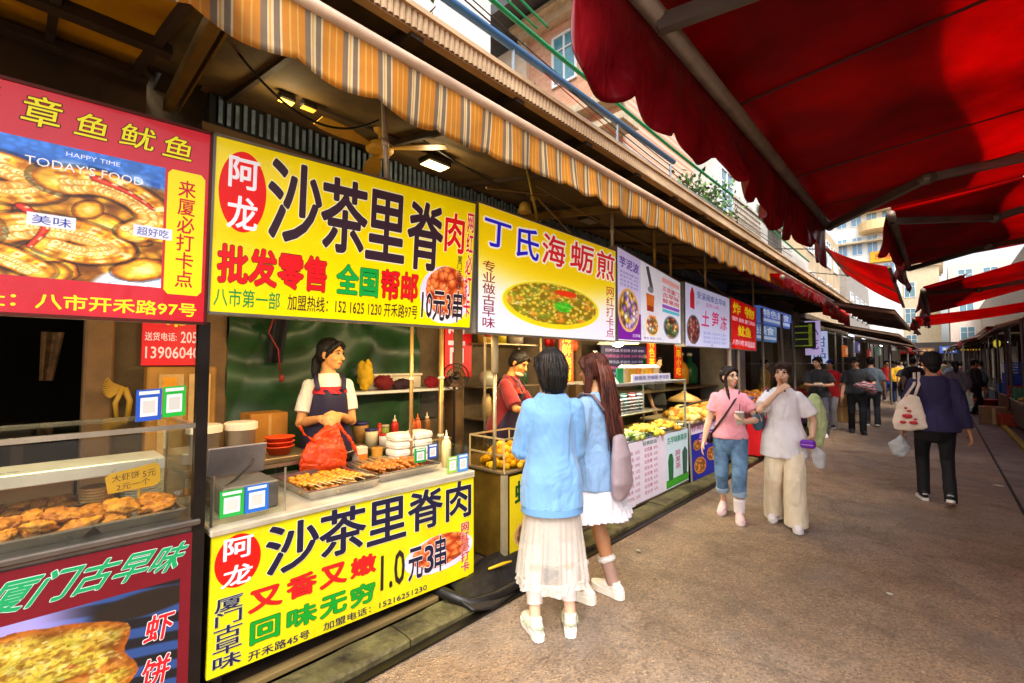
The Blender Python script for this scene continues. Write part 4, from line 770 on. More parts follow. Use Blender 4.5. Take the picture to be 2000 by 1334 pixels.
# ================================================================ PRINTED FOOD PICTURES (flat prints on the signs)
def worley(X, Y, n, seed, ax=1.):
    r = np.random.default_rng(seed); P = r.uniform(-.1, 1.1, (n, 2)); d1 = np.full(X.shape, 9.); d2 = d1.copy(); idx = np.zeros(X.shape, int)
    for k, (a, b) in enumerate(P):
        d = np.hypot((X-a)*ax, Y-b); nw = d < d1; d2 = np.where(nw, d1, np.minimum(d2, d)); idx = np.where(nw, k, idx); d1 = np.where(nw, d, d1)
    return d1, d2, r.uniform(0, 1, n)[idx]
def N2(X, Y, f, s=0): return fbm(np.stack([X*f+s, Y*f+s*1.7], -1), 4)
def tent(c, X, Y, pts, w0, w1, ax=1., dark='8a3a06', mid='e09018', hi='ffe070'):
    pts = np.array(pts, float); t = np.linspace(0, len(pts)-1, 90); i = np.minimum(t.astype(int), len(pts)-2); f = (t-i)[:, None]
    p0 = pts[np.maximum(i-1, 0)]; p1 = pts[i]; p2 = pts[i+1]; p3 = pts[np.minimum(i+2, len(pts)-1)]
    C = .5*((2*p1)+(-p0+p2)*f+(2*p0-5*p1+4*p2-p3)*f**2+(-p0+3*p1-3*p2+p3)*f**3)
    best = np.full(X.shape, 9.); S = np.zeros(X.shape); side = np.zeros(X.shape)
    T = np.gradient(C, axis=0); T /= np.linalg.norm(T, axis=1, keepdims=True)+1e-9
    for k in range(len(C)):
        w = w0+(w1-w0)*k/len(C); dx = (X-C[k, 0])*ax; dy = Y-C[k, 1]; d = np.hypot(dx, dy)/w; m = d < best
        best = np.where(m, d, best); S = np.where(m, k/len(C), S); side = np.where(m, (dx*T[k, 1]-dy*T[k, 0])/w, side)
    ins = best < 1; body = mixc(rgb(dark), rgb(mid), sstep(1, .72, best)); body = mixc(body, rgb(hi), sstep(.75, .1, np.hypot(best*.9, side-.25))*.75)
    suck = sstep(.3, .8, np.sin(S*len(pts)*9))*sstep(.45, .2, np.abs(side+.5)); body = mixc(body, rgb('fff0b0'), suck*.8); body = mixc(body, rgb('a85008'), sstep(.6, 1, -np.sin(S*len(pts)*9))*sstep(.45, .2, np.abs(side+.5))*.6)
    body = body*(.82+.36*N2(X, Y, 30, 3))[..., None]
    sh = (best < 1.25) & ~ins; c = np.where(sh[..., None], c*.6, c); return np.where(ins[..., None], body, c)
def octopus(X, Y):
    A = 1.55; c = mixc(rgb('3a1402'), rgb('b8741a'), N2(X, Y, 11)); d1, d2, h = worley(X, Y, 420, 5, A); c = mixc(c, rgb('f0b030'), sstep(.045, .0, d1)*.8)
    top = sstep(.74, .80, Y+.04*np.sin(X*5)); cloth = mixc(rgb('2a58b0'), rgb('a8c4ec'), sstep(.4, .75, N2(X*2.5, Y*.8+X*.5, 9, 2))); cloth = mixc(cloth, rgb('3a70c4'), sstep(.84, .93, Y)); c = mixc(c, cloth, top)
    c = mixc(c, rgb('cfd8e8'), sstep(.2, .17, np.hypot((X-.95)*1.4, Y+.05)))
    r = np.random.default_rng(3)
    def arm(c, pts, w0, w1, sd):
        c = tent(c, X, Y, pts, w0, w1, A, dark='a05008', mid='f0b02c', hi='fff0a0'); P = np.array(pts, float); n = max(12, int(10*len(P))); t = np.linspace(.05, len(P)-1.05, n); i = np.minimum(t.astype(int), len(P)-2); f = (t-i)[:, None]
        p0 = P[np.maximum(i-1, 0)]; p1 = P[i]; p2 = P[i+1]; p3 = P[np.minimum(i+2, len(P)-1)]; C = .5*((2*p1)+(-p0+p2)*f+(2*p0-5*p1+4*p2-p3)*f**2+(-p0+3*p1-3*p2+p3)*f**3)
        T = np.gradient(C, axis=0); T /= np.linalg.norm(T, axis=1, keepdims=True)+1e-9
        for k in range(n):
            w = w0+(w1-w0)*k/n
            for o, q in ((.62, .34), (.12, .27), (-.5, .16)):
                x = C[k, 0]+sd*T[k, 1]*w*o/A; y = C[k, 1]-sd*T[k, 0]*w*o; d = np.hypot((X-x)*A, Y-y)/(w*q*r.uniform(.8, 1.15))
                if q > .2: c = mixc(c, rgb('c87a14'), sstep(1.25, .95, d)*.6); c = mixc(c, rgb('fff2b0'), sstep(.95, .6, d)*.95); c = mixc(c, rgb('d89020'), sstep(.42, .2, d)*.7)
                elif r.uniform() < .6: c = mixc(c, rgb('b05a0a'), sstep(1.2, .4, d)*.7)
        return c
    for k in range(26):
        x, y, w = r.uniform(-.03, 1.03), r.uniform(-.02, .70), r.uniform(.07, .125); a_ = r.uniform(0, 3.1); dx = (X-x)*A; dy = Y-y; u_ = dx*np.cos(a_)+dy*np.sin(a_); v_ = (-dx*np.sin(a_)+dy*np.cos(a_))*1.5; d = np.hypot(u_, v_)/w+.35*(N2(X, Y, 9, k)-.5)+.25*(N2(X, Y, 24, k*2.)-.5)
        col = mixc(rgb('8a4206'), rgb('f2ae28'), sstep(1.0, .62, d)); col = mixc(col, rgb('fff0a4'), sstep(.6, .1, np.hypot(d, .0)+.5*(N2(X, Y, 34, k)-.5))*.75); c = np.where((d < 1.12)[..., None], c*.55, c); c = np.where((d < 1)[..., None], col, c)
    for pts, w0, w1, sd in ([[(.02, .46), (.10, .52), (.20, .48), (.22, .40), (.15, .37)], .085, .06, 1], [[(.60, .30), (.70, .38), (.82, .35), (.88, .26), (.80, .20), (.72, .24)], .095, .06, 1], [[(.40, .06), (.50, .15), (.62, .14), (.70, .05)], .09, .06, 1], [[(-.02, .70), (.10, .79), (.24, .76), (.33, .66), (.29, .56)], .10, .075, 1], [[(.40, .66), (.47, .76), (.62, .77), (.70, .66), (.63, .58), (.55, .60)], .10, .07, 1], [[(.74, .74), (.84, .77), (.94, .68), (.98, .54), (.92, .42)], .10, .07, 1],
            [[(.25, .36), (.34, .46), (.48, .42), (.56, .30), (.50, .20), (.42, .24)], .12, .08, 1]): c = arm(c, pts, w0, w1, sd)
    for pts in ([(.22, .70), (.27, .80), (.37, .84)], [(.66, .50), (.71, .38), (.68, .22)], [(.82, .80), (.90, .74), (.97, .64)], [(.40, .30), (.45, .27)]): c = tent(c, X, Y, pts, .022, .010, A, '6a0402', 'd01808', 'ff6a40')
    d1, d2, h = worley(X, Y, 1500, 21, A); c = mixc(c, c*.72, sstep(.008, .018, d1)*.5); return np.clip(c*(1.02+.40*N2(X, Y, 30, 8))[..., None], 0, 1)
def shrimpcake(X, Y):
    c = mixc(rgb('14141a'), rgb('2b4a86'), sstep(.25, .75, np.sin((Y*7+X*2.2)*6)*.5+.5+.3*(N2(X, Y, 5)-.5)))
    c = mixc(c, rgb('a49ae0'), sstep(.72, .82, Y-.12*X)*sstep(.75, .5, X)); c = mixc(c, rgb('8a1420'), sstep(.2, .08, X)*sstep(.45, .6, Y)); c = mixc(c, rgb('241a14'), sstep(.06, .03, np.hypot((X-.88)*.5, Y-.88)-.05))
    n = N2(X, Y, 6, 4); a = np.arctan2(Y-.54, X-.56); r = np.hypot((X-.53)/.31, (Y-.50)/.43)+.07*np.sin(a*5+1)+.12*(n-.5)
    d1, d2, h = worley(X, Y, 260, 8, 1.3); e1, e2, h2 = worley(X, Y, 900, 18, 1.3); cake = mixc(rgb('7a4204'), rgb('f4d84c'), sstep(.2, .85, 1.3-d1*10+.6*(N2(X, Y, 22)-.5))); cake = mixc(cake, rgb('fff4a0'), sstep(.022, .004, e1)*sstep(.45, .7, h2)*.8); cake = mixc(cake, rgb('8a4a08'), sstep(.004, .0, e2-e1)*.35); cake = mixc(cake, rgb('c8641c'), sstep(.78, 1.0, r)*.9); cake = mixc(cake, rgb('7a7a18'), sstep(.6, .72, N2(X, Y, 18, 31))*.3); cake = mixc(cake, rgb('6a3404'), sstep(.58, .7, N2(X, Y, 34, 12))*.4); cake = mixc(cake, rgb('fff09a'), sstep(.62, .8, N2(X, Y, 28, 9))*.6); cake = mixc(cake, rgb('c04a18'), sstep(.93, .98, h)*.5)
    cake = mixc(cake, rgb('7a3a06'), sstep(.56, .68, N2(X, Y, 46, 23))*.5); cake = cake*(.70+.34*N2(X, Y, 7, 14))[..., None]
    return np.where((r < 1)[..., None], cake, c)
def meat(X, Y):
    r = np.hypot((X-.5)/.5, (Y-.48)/.5); plate = mixc(rgb('cfc4e8'), rgb('f0ecf8'), N2(X, Y, 4))
    d1, d2, h = worley(X, Y, 70, 3, 1.1); m = mixc(rgb('b83a10'), rgb('ff8a44'), sstep(.11, .01, d1)); m = mixc(m, rgb('ffc080'), sstep(.58, .8, N2(X, Y, 14))*.7); m = mixc(m, rgb('5a1408'), sstep(.014, .0, d2-d1)*.6)
    mk = (np.hypot((X-.52)/.44, (Y-.55)/.45)+.16*(N2(X, Y, 5, 2)-.5)) < .95
    return np.where(mk[..., None], m, plate), r < 1
def omelette(X, Y):
    r = np.hypot((X-.5)/.5, (Y-.5)/.5); rim = mixc(rgb('f4e020'), rgb('e0c010'), N2(X, Y, 6)); rim = mixc(rim, rgb('fff88a'), sstep(.95, .99, r))
    d1, d2, h = worley(X, Y, 420, 11, 2.); f = mixc(rgb('8a6c10'), rgb('f4d848'), sstep(.055, .0, d1)); f = mixc(f, rgb('7a8a20'), sstep(.55, .9, h)*.75); f = mixc(f, rgb('e88a28'), sstep(.75, .6, N2(X, Y, 12, 7))*.0+sstep(.58, .75, N2(X, Y, 13, 7))*.8); f = mixc(f, rgb('fff0a0'), sstep(.66, .8, N2(X, Y, 24, 1))*.7)
    rs = np.hypot((X-.60)/.13, (Y-.80)/.07)+.3*(N2(X, Y, 18)-.5); f = mixc(f, rgb('e8380c'), sstep(1.1, .8, rs))
    g = np.hypot((X-.57)/.10, (Y-.5)/.15)+.9*(N2(X, Y, 16, 5)-.5); f = mixc(f, mixc(rgb('2a8a14'), rgb('7af03c'), N2(X, Y, 30)), sstep(1.0, .8, g))
    inn = np.hypot((X-.5)/.455, (Y-.53)/.42)+.05*(N2(X, Y, 9)-.5) < 1
    return np.where(inn[..., None], f, rim), r < 1
def bowl(cols, rim='d89a5a', seed=1, n=90, garnish=None):
    def fn(X, Y):
        r = np.hypot((X-.5)/.5, (Y-.5)/.5); d1, d2, h = worley(X, Y, n, seed); k = (h*len(cols)).astype(int) % len(cols); C = np.array([rgb(q) for q in cols])[k]
        C = C*(.55+.6*sstep(.1, .0, d1))[..., None]+.12*sstep(.6, .75, N2(X, Y, 16))[..., None]
        R = mixc(rgb(rim), rgb('fff0e0'), sstep(.9, .97, r)*.5); return np.where((r < .84)[..., None], C, R), r < 1
    return fn
# ================================================================ THE ROW OF SIGNS
XF = -2.4
def YZ(y, z, x=XF): return (x, y, z)
def sign(label, BL, BR, TL, TR, col, glow=.35, depth=.13, name='shop_sign', frame='8a8478', x=XF):
    t = thing(name, label, 'sign', ((x-.06), (BL[0]+BR[0])/2, BL[1]), 0, 'signs over the stalls')
    P = [YZ(*q, x) for q in (BL, BR, TR, TL)]; B = [(x-depth, q[1], q[2]) for q in P]
    mb = MB(); mb.add(P+B, [(3, 2, 1, 0), (4, 5, 6, 7), (0, 1, 5, 4), (1, 2, 6, 5), (2, 3, 7, 6), (3, 0, 4, 7)]); mb.build('light_box', M('b8b2a4', .5, .2, var=.25), t)
    b = Board(P[0], P[1], P[3], P[2], (1, 0, 0), t, glow); b.poly([(.004, .008), (.996, .008), (.996, .992), (.004, .992)], .002).build('face', M(col, .3, var=.10, vs=3, glow=glow, wr=.22, ws=2.2, coat=.25), t)
    mb = MB(); 
    for a, c in ((P[0], P[1]), (P[3], P[2]), (P[0], P[3]), (P[1], P[2])): mb.bar(Vector(a)+Vector((.001, 0, 0)), Vector(c)+Vector((.001, 0, 0)), .012, .012, ref=(1, 0, 0))
    mb.build('frame', M(frame, .4, .5, var=.2), t); return t, b
G = .19
# octopus sign
t, b = sign('red lit sign with a photo of fried octopus tentacles and yellow lettering', (-.95, 1.747), (.571, 1.753), (-.95, 2.542), (.576, 2.62), 'd01c2c', G, frame='6a2a20')
def ou(u): return .59+.41*u
for ch, u0, v0, u1, v1 in (('章', .061, .825, .223, .962), ('鱼', .285, .83, .440, .94), ('鱿', .495, .83, .675, .942), ('鱼', .722, .825, .890, .938)): b.text(ch, ou(u0), v0, ou(u1), v1, 'f4e81c', .012, out='5a1408', ow=.05, shear=.12, d=.008)
b.text('烤', .50, .835, .575, .965, 'f4e81c', .012, out='5a1408', ow=.05, shear=.12, d=.008)
b.art(octopus, .10, .165, ou(.737), .765, 420, 230)
b.poly([(ou(.752), .16), (ou(.775), .139), (ou(.945), .139), (ou(.97), .16), (ou(.97), .745), (ou(.945), .767), (ou(.775), .767), (ou(.752), .745)], .004).build('plaque', M('f8e410', .35, var=.04, glow=G), t)
b.text('来厦必打卡点', ou(.812), .175, ou(.915), .725, 'c81828', .022, vertical=True, d=.007)
b.text('地址：八市开禾路97号', ou(-.19), .03, ou(.945), .10, 'f4e41c', .028, d=.006)
b.text('HAPPY TIME', ou(.25), .722, ou(.50), .742, 'f4f4f8', .0, d=.006); b.text("TODAY'S FOOD", ou(.08), .652, ou(.62), .692, 'f8f4ec', .0, d=.006)
for u0, v0, s in ((ou(.10), .39, '美味'), (ou(.58), .405, '超好吃')):
    b.rect(u0, v0, u0+.085, v0+.056, 'e8e8f4', .005); b.text(s, u0+.008, v0+.008, u0+.077, v0+.048, '2a3a9a', .0, d=.008)
# yellow pork sign
t, b = sign('yellow lit sign with big dark lettering and a red oval, above the pork skewer stall', (.580, 1.804), (2.155, 1.816), (.588, 2.624), (2.209, 2.719), 'ffe000', G)
b.disc(.014, .47, .141, .941, 'e8140c', name='red_oval')
b.text('阿', .037, .722, .120, .905, 'f4f0f4', .03, d=.008); b.text('龙', .037, .486, .119, .680, 'f4f0f4', .03, d=.008)
D = '38222c'
for ch, a, c, e, f in (('沙', .144, .453, .314, .955), ('茶', .310, .436, .482, .929), ('里', .476, .424, .642, .915), ('脊', .649, .400, .826, .910)): b.text(ch, a, c, e, f, D, .034, out='f0e8b8', ow=.044, d=.010)
b.art(meat, .722, .03, .99, .47, 110, 90, d=.004)
b.text('肉', .832, .568, .94, .880, 'e41818', .034, out='fff2c0', ow=.05, d=.012)
b.text('网红必打卡', .953, .074, .992, .918, 'd8182c', .03, out='f8e0d0', ow=.06, vertical=True, d=.012)
b.text('批发零售', .018, .169, .341, .394, 'e0141c', .05, out='5a0a0a', ow=.062, d=.009); b.text('全国', .374, .169, .536, .373, '12a03c', .045, out='0a5a1c', ow=.057, d=.009); b.text('帮邮', .547, .163, .713, .374, 'e0141c', .045, out='5a0a0a', ow=.057, d=.009)
b.text('八市第一部', .013, .041, .194, .145, '1a8a3a', .018, d=.007); b.text('加盟热线：152 1625 1230 开禾路97号', .217, .044, .715, .142, '3a2818', .018, d=.007)
b.text('10元3串', .732, .040, .948, .285, '2a1c28', .03, out='f4ecd8', ow=.05, d=.013); b.text('厦门古早味', .908, .29, .934, .555, '3a2a30', .012, vertical=True, d=.012)
# oyster sign
t, b = sign('yellow and white sign with a plate of oyster omelette and blue and red lettering', (2.218, 1.79), (4.124, 1.792), (2.224, 2.738), (4.150, 2.723), 'fff2b4', G)
b.art(lambda X, Y: mixc(mixc(rgb('e8e4f4'), rgb('fdf6d8'), sstep(.1, .5, Y)), rgb('ffd800'), sstep(.35, .72, Y+.12*np.sin(X*3))), .006, .01, .994, .99, 40, 40, d=.003, name='printed_ground')
b.art(omelette, .127, .075, .842, .505, 260, 150, d=.005)
for ch, a, c, e, f, q in (('丁', .033, .682, .181, .897, '2a1ed0'), ('氏', .217, .654, .360, .923, '2a1ed0'), ('海', .381, .655, .549, .936, 'e02430'), ('蛎', .589, .667, .783, .950, 'e02430'), ('煎', .812, .647, .985, .947, 'e02430')): b.text(ch, a, c, e, f, q, .024, out='fffbe8', ow=.085, d=.009, shear=.05)
b.text('专业做古早味', .027, .041, .095, .566, '8a1a2a', .016, vertical=True, d=.007); b.text('网红打卡点', .905, .037, .982, .590, 'b01c34', .014, vertical=True, d=.007)
# dessert sign (three posters)
t, b = sign('white three part sign with taro dessert, iced drinks and purple footer', (4.162, 1.80), (5.735, 1.813), (4.162, 2.78), (5.745, 2.60), 'f0ecf6', G)
b.rect(.0, .02, .325, .99, 'd8ccf4', .003, 'poster'); b.rect(.0, .02, .325, .33, '7a1e98', .005); b.art(bowl(('e8b84a', 'c8a8d8', 'f0e0c0', '8a5a3a', 'a86ac0'), seed=2), .005, .10, .30, .60, 80, 60, d=.007)
b.text('芋泥波', .035, .80, .30, .92, '5a2a9a', .03, d=.008)
for i, s in enumerate(('芋泥西米露 8元', '芋泥牛奶 10元', '花生芋泥 9元', '红豆芋泥 9元')): b.text(s, .04, .735-i*.045, .29, .765-i*.045, '6a5a9a', .01, d=.008)
b.text('古早味', .2, .05, .31, .09, 'e8d8f4', .01, d=.008)
mbx = b.poly([(.405, .95), (.45, .97), (.52, .70), (.47, .69)], .006); mbx.build('printed_spoon', M('5a5660', .4, glow=G*.5), t); b.disc(.43, .64, .52, .72, '8a8690', .007)
b.poly([(.415, .40), (.52, .40), (.535, .62), (.405, .62)], .006).build('printed_glass', M('e87828', .4, var=.3, vs=12, glow=G), t); b.poly([(.42, .40), (.515, .40), (.52, .47), (.418, .47)], .008).build('printed_tea', M('a83410', .4, glow=G), t)
b.art(bowl(('f0a838', 'f8d080', 'e8683c', 'f4e4c8'), rim='f0c070', seed=6, n=40), .39, .08, .60, .36, 50, 40, d=.006); b.text('杯饮', .44, .30, .56, .36, 'e06a30', .02, d=.009)
b.rect(.665, .86, .975, .93, 'f0a8a0', .005)
for i, s in enumerate(('正宗厦门', '古早味', '鲜果捞')): b.text(s, .67, .74-i*.085, .97, .81-i*.085, 'c83a48', .028, d=.008)
b.rect(.665, .50, .975, .55, '9a5ac0', .005); b.rect(.665, .44, .975, .485, '5ac0d8', .005); b.art(bowl(('d8862a', '6a8a4a', 'a03a28', 'e8d090', '5a4a6a'), rim='7a86a0', seed=9, n=50), .675, .06, .97, .42, 60, 50, d=.006)
b.text('糖水 甜品 冷饮', .36, .04, .64, .07, '8a6ab0', .01, d=.007)
# jelly sign
t, b = sign('pale lilac sign with pink worm jelly lettering and a dark food bowl', (5.86, 1.79), (7.575, 1.795), (5.88, 2.632), (7.62, 2.588), 'd8d8fa', G)
b.poly([(.10, .62), (.185, .60), (.185, .86), (.155, .95), (.13, .95), (.10, .84)], .006).build('printed_bottle', M('d01c34', .4, glow=G), t); b.text('安溪闽南古早味', .24, .80, .9, .92, '3a4a8a', .018, d=.007); b.text('正宗小吃', .42, .70, .72, .77, 'c04a90', .014, d=.007)
for ch, a, c in (('土', .33, .36), ('笋', .55, .38), ('冻', .76, .34)): b.text(ch, a, c, a+.17, c+.27, 'd01c68', .024, d=.008, shear=.1)
b.art(bowl(('8a3a3a', 'a85a50', '6a2a2a', 'b87868'), rim='5a4a50', seed=4, n=70), .03, .03, .30, .52, 60, 60, d=.006)
for i in range(3): b.text('清凉爽口 传统手工制作', .36, .22-i*.075, .92, .27-i*.075, '8a90c8', .008, d=.007)
# red price sign
t, b = sign('bright red sign with yellow block lettering at the end of the sign row', (7.64, 1.80), (8.995, 1.781), (7.65, 2.615), (9.04, 2.558), 'f01010', .15)
b.text('炸', .09, .70, .38, .94, 'ffe818', .035, d=.007); b.text('物', .52, .70, .92, .94, 'ffe818', .035, d=.007); b.text('鱿鱼', .26, .27, .78, .50, 'ffe818', .035, d=.007); b.text('现炸 现卖 厦门风味', .06, .56, .95, .65, 'f8d8e8', .03, d=.007); b.text('八市小吃 欢迎品尝', .06, .08, .94, .20, 'f8e0ec', .03, d=.007)
# strip lamps behind sign bottoms; all but the yellow sign's are added stall lighting
for i, (y0, y1, z, l) in enumerate([(1.0, 2.05, 1.79, 'strip lamp glowing under the yellow pork sign'), (2.35, 4.0, 1.775, 'added unseen strip lamp behind the oyster sign'), (4.3, 5.6, 1.78, 'added unseen strip lamp behind the dessert sign'), (6.0, 7.4, 1.77, 'added unseen strip lamp behind the jelly sign'), (-.7, .4, 1.735, 'added unseen strip lamp behind the octopus sign')]):
    t = thing('strip_lamp', l, 'lamp', (-2.56, (y0+y1)/2, z), 0, 'strip lamps under the signs'); mb = MB(); z += .065; mb.cyl((-2.58, y0, z), (-2.58, y1, z), .012, 8); mb.build('tube', lamp_mat('ffd890', 4), t); mb = MB(); mb.box((-2.60, y0-.02, z+.013), (-2.56, y1+.02, z+.03)); mb.build('holder', M('c8c0b0', .5), t)
    ld = bpy.data.lights.new('strip_light', 'AREA'); ld.shape = 'RECTANGLE'; ld.size = .05; ld.size_y = y1-y0; ld.energy = 7.5*(y1-y0); ld.color = (1, .72, .36)
    lo = bpy.data.objects.new('strip_light', ld); COL.objects.link(lo); lo.location = (-2.60, (y0+y1)/2, z-.02); lo.rotation_euler = (0, R_(34), 0)
# ================================================================ THE LEFT STALLS AND WHAT STANDS ON THEM
steel = M('b4aa9c', .3, .85, var=.25, vs=4, stretch=(1, .3, 1)); steelw = M('a8926c', .38, .7, var=.35, vs=3); dsteel = M('38302a', .4, .5, var=.3); wht = M('ece8e0', .45, var=.08)
GL = glass('f4f8f6')
def tray(label, x0, x1, y0, y1, z, h=.045, group='steel trays on the stalls', tilt=0.):
    t = thing('food_tray', label, 'tray', ((x0+x1)/2, (y0+y1)/2, z), 0, group); mb = MB(); lo, hi = min(x0, x1), max(x0, x1)
    mb.add([(lo+.02, y0+.02, z), (hi-.02, y0+.02, z), (hi-.02, y1-.02, z), (lo+.02, y1-.02, z), (lo, y0, z+h), (hi, y0, z+h), (hi, y1, z+h), (lo, y1, z+h), (lo-.014, y0-.014, z+h), (hi+.014, y0-.014, z+h), (hi+.014, y1+.014, z+h), (lo-.014, y1+.014, z+h), (lo-.014, y0-.014, z+h-.006), (hi+.014, y0-.014, z+h-.006), (hi+.014, y1+.014, z+h-.006), (lo-.014, y1+.014, z+h-.006), (lo+.016, y0+.016, z-.004), (hi-.016, y0+.016, z-.004), (hi-.016, y1-.016, z-.004), (lo+.016, y1-.016, z-.004)],
           [(0, 1, 2, 3), (0, 4, 5, 1), (1, 5, 6, 2), (2, 6, 7, 3), (3, 7, 4, 0)]+[(4+i, 8+i, 8+(i+1) % 4, 4+(i+1) % 4) for i in range(4)]+[(8+i, 12+i, 12+(i+1) % 4, 8+(i+1) % 4) for i in range(4)]+[(12+i, 16+i, 16+(i+1) % 4, 12+(i+1) % 4) for i in range(4)]+[(19, 18, 17, 16)])
    mb.build('pan', M('c8c0b4', .22, .95, var=.1), t); return t
def lump_mesh(r, seed, flat=.4, amp=.35):
    mb = MB(); mb.ell((0, 0, 0), r, 26, 16); v = np.array(mb.v); n = v/np.linalg.norm(v, axis=1, keepdims=True)
    k = 1+amp*(fbm(n*2.2+seed*7.1, 4)-.5)*2+amp*.55*(fbm(n*7+seed*3.3, 3)-.5)*2; mb.v = [tuple(q) for q in v*k[:, None]]; return mb.mesh()
fried = M('dc8a18', .5, var=.7, vs=38, bump=1., bs=110, tint='8a3c06', spec=.5); fried2 = M('e89c20', .5, var=.65, vs=32, bump=1., bs=90, tint='a04c08', spec=.5)
cut = [lump_mesh((.062, .046+.006*(s % 2), .022), s, amp=.6) for s in range(6)]
for i, m_ in enumerate(cut): m_.materials.append(fried if i % 2 else fried2); m_.polygons.foreach_set('use_smooth', [True]*len(m_.polygons))
def pieces(spots, label, cat='fried food', group='g', name='fried_cutlet', sc=1.):
    for i, (x, y, z) in enumerate(spots):
        o = bpy.data.objects.new(name, cut[i % 6]); COL.objects.link(o); o.location = (x, y, z); o.rotation_euler = (RNG.uniform(-.3, .3), RNG.uniform(-.3, .3), RNG.uniform(0, 6.28)); s = sc*RNG.uniform(.85, 1.15); o.scale = (s, s, s); tag(o, label, cat, group)
def placard(board_pts, col, label, root=None, n=(1, 0, 0), badge=False):
    """a payment placard without its code: coloured frame, white field"""
    BL, BR, TL, TR = [np.array(p, float) for p in board_pts]; n = np.array(n, float); c = (BL+TR)/2
    t = thing('payment_placard', label, 'placard', tuple(np.array([c[0], c[1], min(BL[2], BR[2])])), 0, 'payment placards on the stalls'); P = [BL, BR, TR, TL]; Q = [p-n*.008 for p in P]
    mb = MB(); mb.add(P+Q, [(0, 1, 2, 3), (7, 6, 5, 4), (0, 4, 5, 1), (1, 5, 6, 2), (2, 6, 7, 3), (3, 7, 4, 0)]); mb.build('board', M(col, .3, var=.05), t)
    b = Board(BL, BR, TL, TR, n, t); b.rect(.16, .14, .84, .74, 'f2f2ee', .002, 'white_field'); b.rect(.26, .24, .74, .64, 'd8d4cc', .004, 'grey_field'); b.rect(.1, .84, .9, .95, 'e8f0e8', .002, 'band'); return t
# ---- stall A: fried octopus and shrimp cakes
A = thing('food_stall', 'left stall with steel glass case and dark red shrimp cake poster below', 'stall', (-2.75, -.2, .1))
mb = MB(); mb.bbox((-3.1, -.98, .872), (-2.385, .575, .899), .006); mb.box((-3.1, -.98, .80), (-2.41, .575, .873)); mb.build('counter', M('8a8078', .3, .8, var=.3), A)
mb = MB(); mb.box((-3.1, -.98, .12), (-2.42, .57, .80)); mb.build('cabinet', M('4a3a34', .5, .3, var=.3), A)
b = Board((XF, -.95, .15), (XF, .572, .135), (XF, -.95, .868), (XF, .575, .846), (1, 0, 0), A); b.poly([(0, 0), (1, 0), (1, 1), (0, 1)], .0).build('poster', M('7a1020', .35, var=.1), A)
def au(u): return .585+.4*u
b.art(shrimpcake, .36, .02, au(.93), .74, 300, 220, d=.003); b.text('厦门古早味', .60, .80, .965, .955, '18a060', .03, out='cfe8e0', ow=.05, d=.007, shear=.12); b.text('虾', au(.745), .42, au(.90), .57, 'd01c28', .03, out='f8e8e8', ow=.06, d=.008, shear=.15); b.text('饼', au(.735), .17, au(.89), .33, 'd01c28', .03, out='f8e8e8', ow=.06, d=.008, shear=.15)
mb = MB(); 
for y in (-.97, .548): mb = MB(); mb.box((-2.44, y, .08), (-2.398, y+.045, 1.76)); mb.build('post', M('2c2420', .35, .5, var=.3), A)
mb = MB(); mb.bar((-2.41, -.93, 1.295), (-2.41, .548, 1.305), .02); mb.bar((-2.92, -.93, 1.295), (-2.92, .55, 1.305), .02); mb.bar((-2.41, .535, 1.305), (-2.92, .535, 1.305), .02)
for q in ((-2.92, .54), (-2.92, -.9), (-2.41, -.2+.0)): mb.bar((q[0], q[1], .87), (q[0], q[1], 1.3), .014) if q[0] < -2.9 else None
mb.build('case_frame', M('c0b4a0', .25, .8, var=.2), A)
mb = MB(); mb.box((-2.412, -.92, .90), (-2.407, .53, 1.285)); mb.build('front_pane', GL, A)
mb = MB(); mb.box((-2.91, -.92, 1.308), (-2.42, .53, 1.314)); mb.build('top_pane', GL, A)
mb = MB(); mb.box((-2.90, .531, .88), (-2.42, .536, 1.29)); mb.build('side_pane', GL, A)
mb = MB(); mb.bbox((-2.95, -.92, 1.08), (-2.70, .50, 1.135), .004); mb.build('shelf', M('e4dcd0', .3, .3, var=.15), A)
tray('steel tray of big fried cutlets at the front left of the glass case', -2.45, -2.72, -.62, .215, .902); tray('short steel tray of fried cutlets at the right end of the glass case', -2.45, -2.78, .245, .515, .902); tray('narrow steel tray of small fried pieces behind the front left tray', -2.76, -2.95, -.62, .215, .922)
pieces([(-2.53-.09*(k % 2)+RNG.normal(0, .012), -.02-.105*(k//2)+.3-.1*0-.085, .932+.012*(k % 3)) for k in range(9)]+[(-2.60-.05*(k % 2), .16-.1*k, .965) for k in range(6)], 'big golden fried cutlet in the front left tray', group='cutlets in the front left tray', sc=1.1)
pieces([(-2.53-.08*(k % 3), .31+.13*(k//3)+RNG.normal(0, .008), .932+.02*(k % 2)) for k in range(6)]+[(-2.56, .33, .972), (-2.6, .44, .972)], 'fried cutlet in the short tray at the right end of the case', group='cutlets in the short tray', sc=.95)
pieces([(-2.82-.06*(k % 2), .17-.055*(k//2), .952) for k in range(18)]+[(-2.86, .15-.06*k, .975) for k in range(9)], 'small fried piece in the narrow rear tray', group='pieces in the narrow rear tray', sc=.62)
cs = thing('cup_stack', 'stack of ribbed white paper bowls lying in the glass case', 'bowls', (-2.86, .40, .875)); mb = MB()
for k in range(16): mb.lathe([(.07, 0), (.085, .004), (.085, .012), (.07, .012)], (-2.86, .44, .90+k*.0125), 20)
mb.build('bowls', M('e8dcc0', .6, var=.1), cs); mb = MB()
for k in range(10): mb.lathe([(.055, 0), (.06, .004), (.06, .012), (.055, .012)], (-2.8, .27, .90+k*.0125), 18)
mb.build('small_bowls', M('b8884a', .6, var=.2), cs)
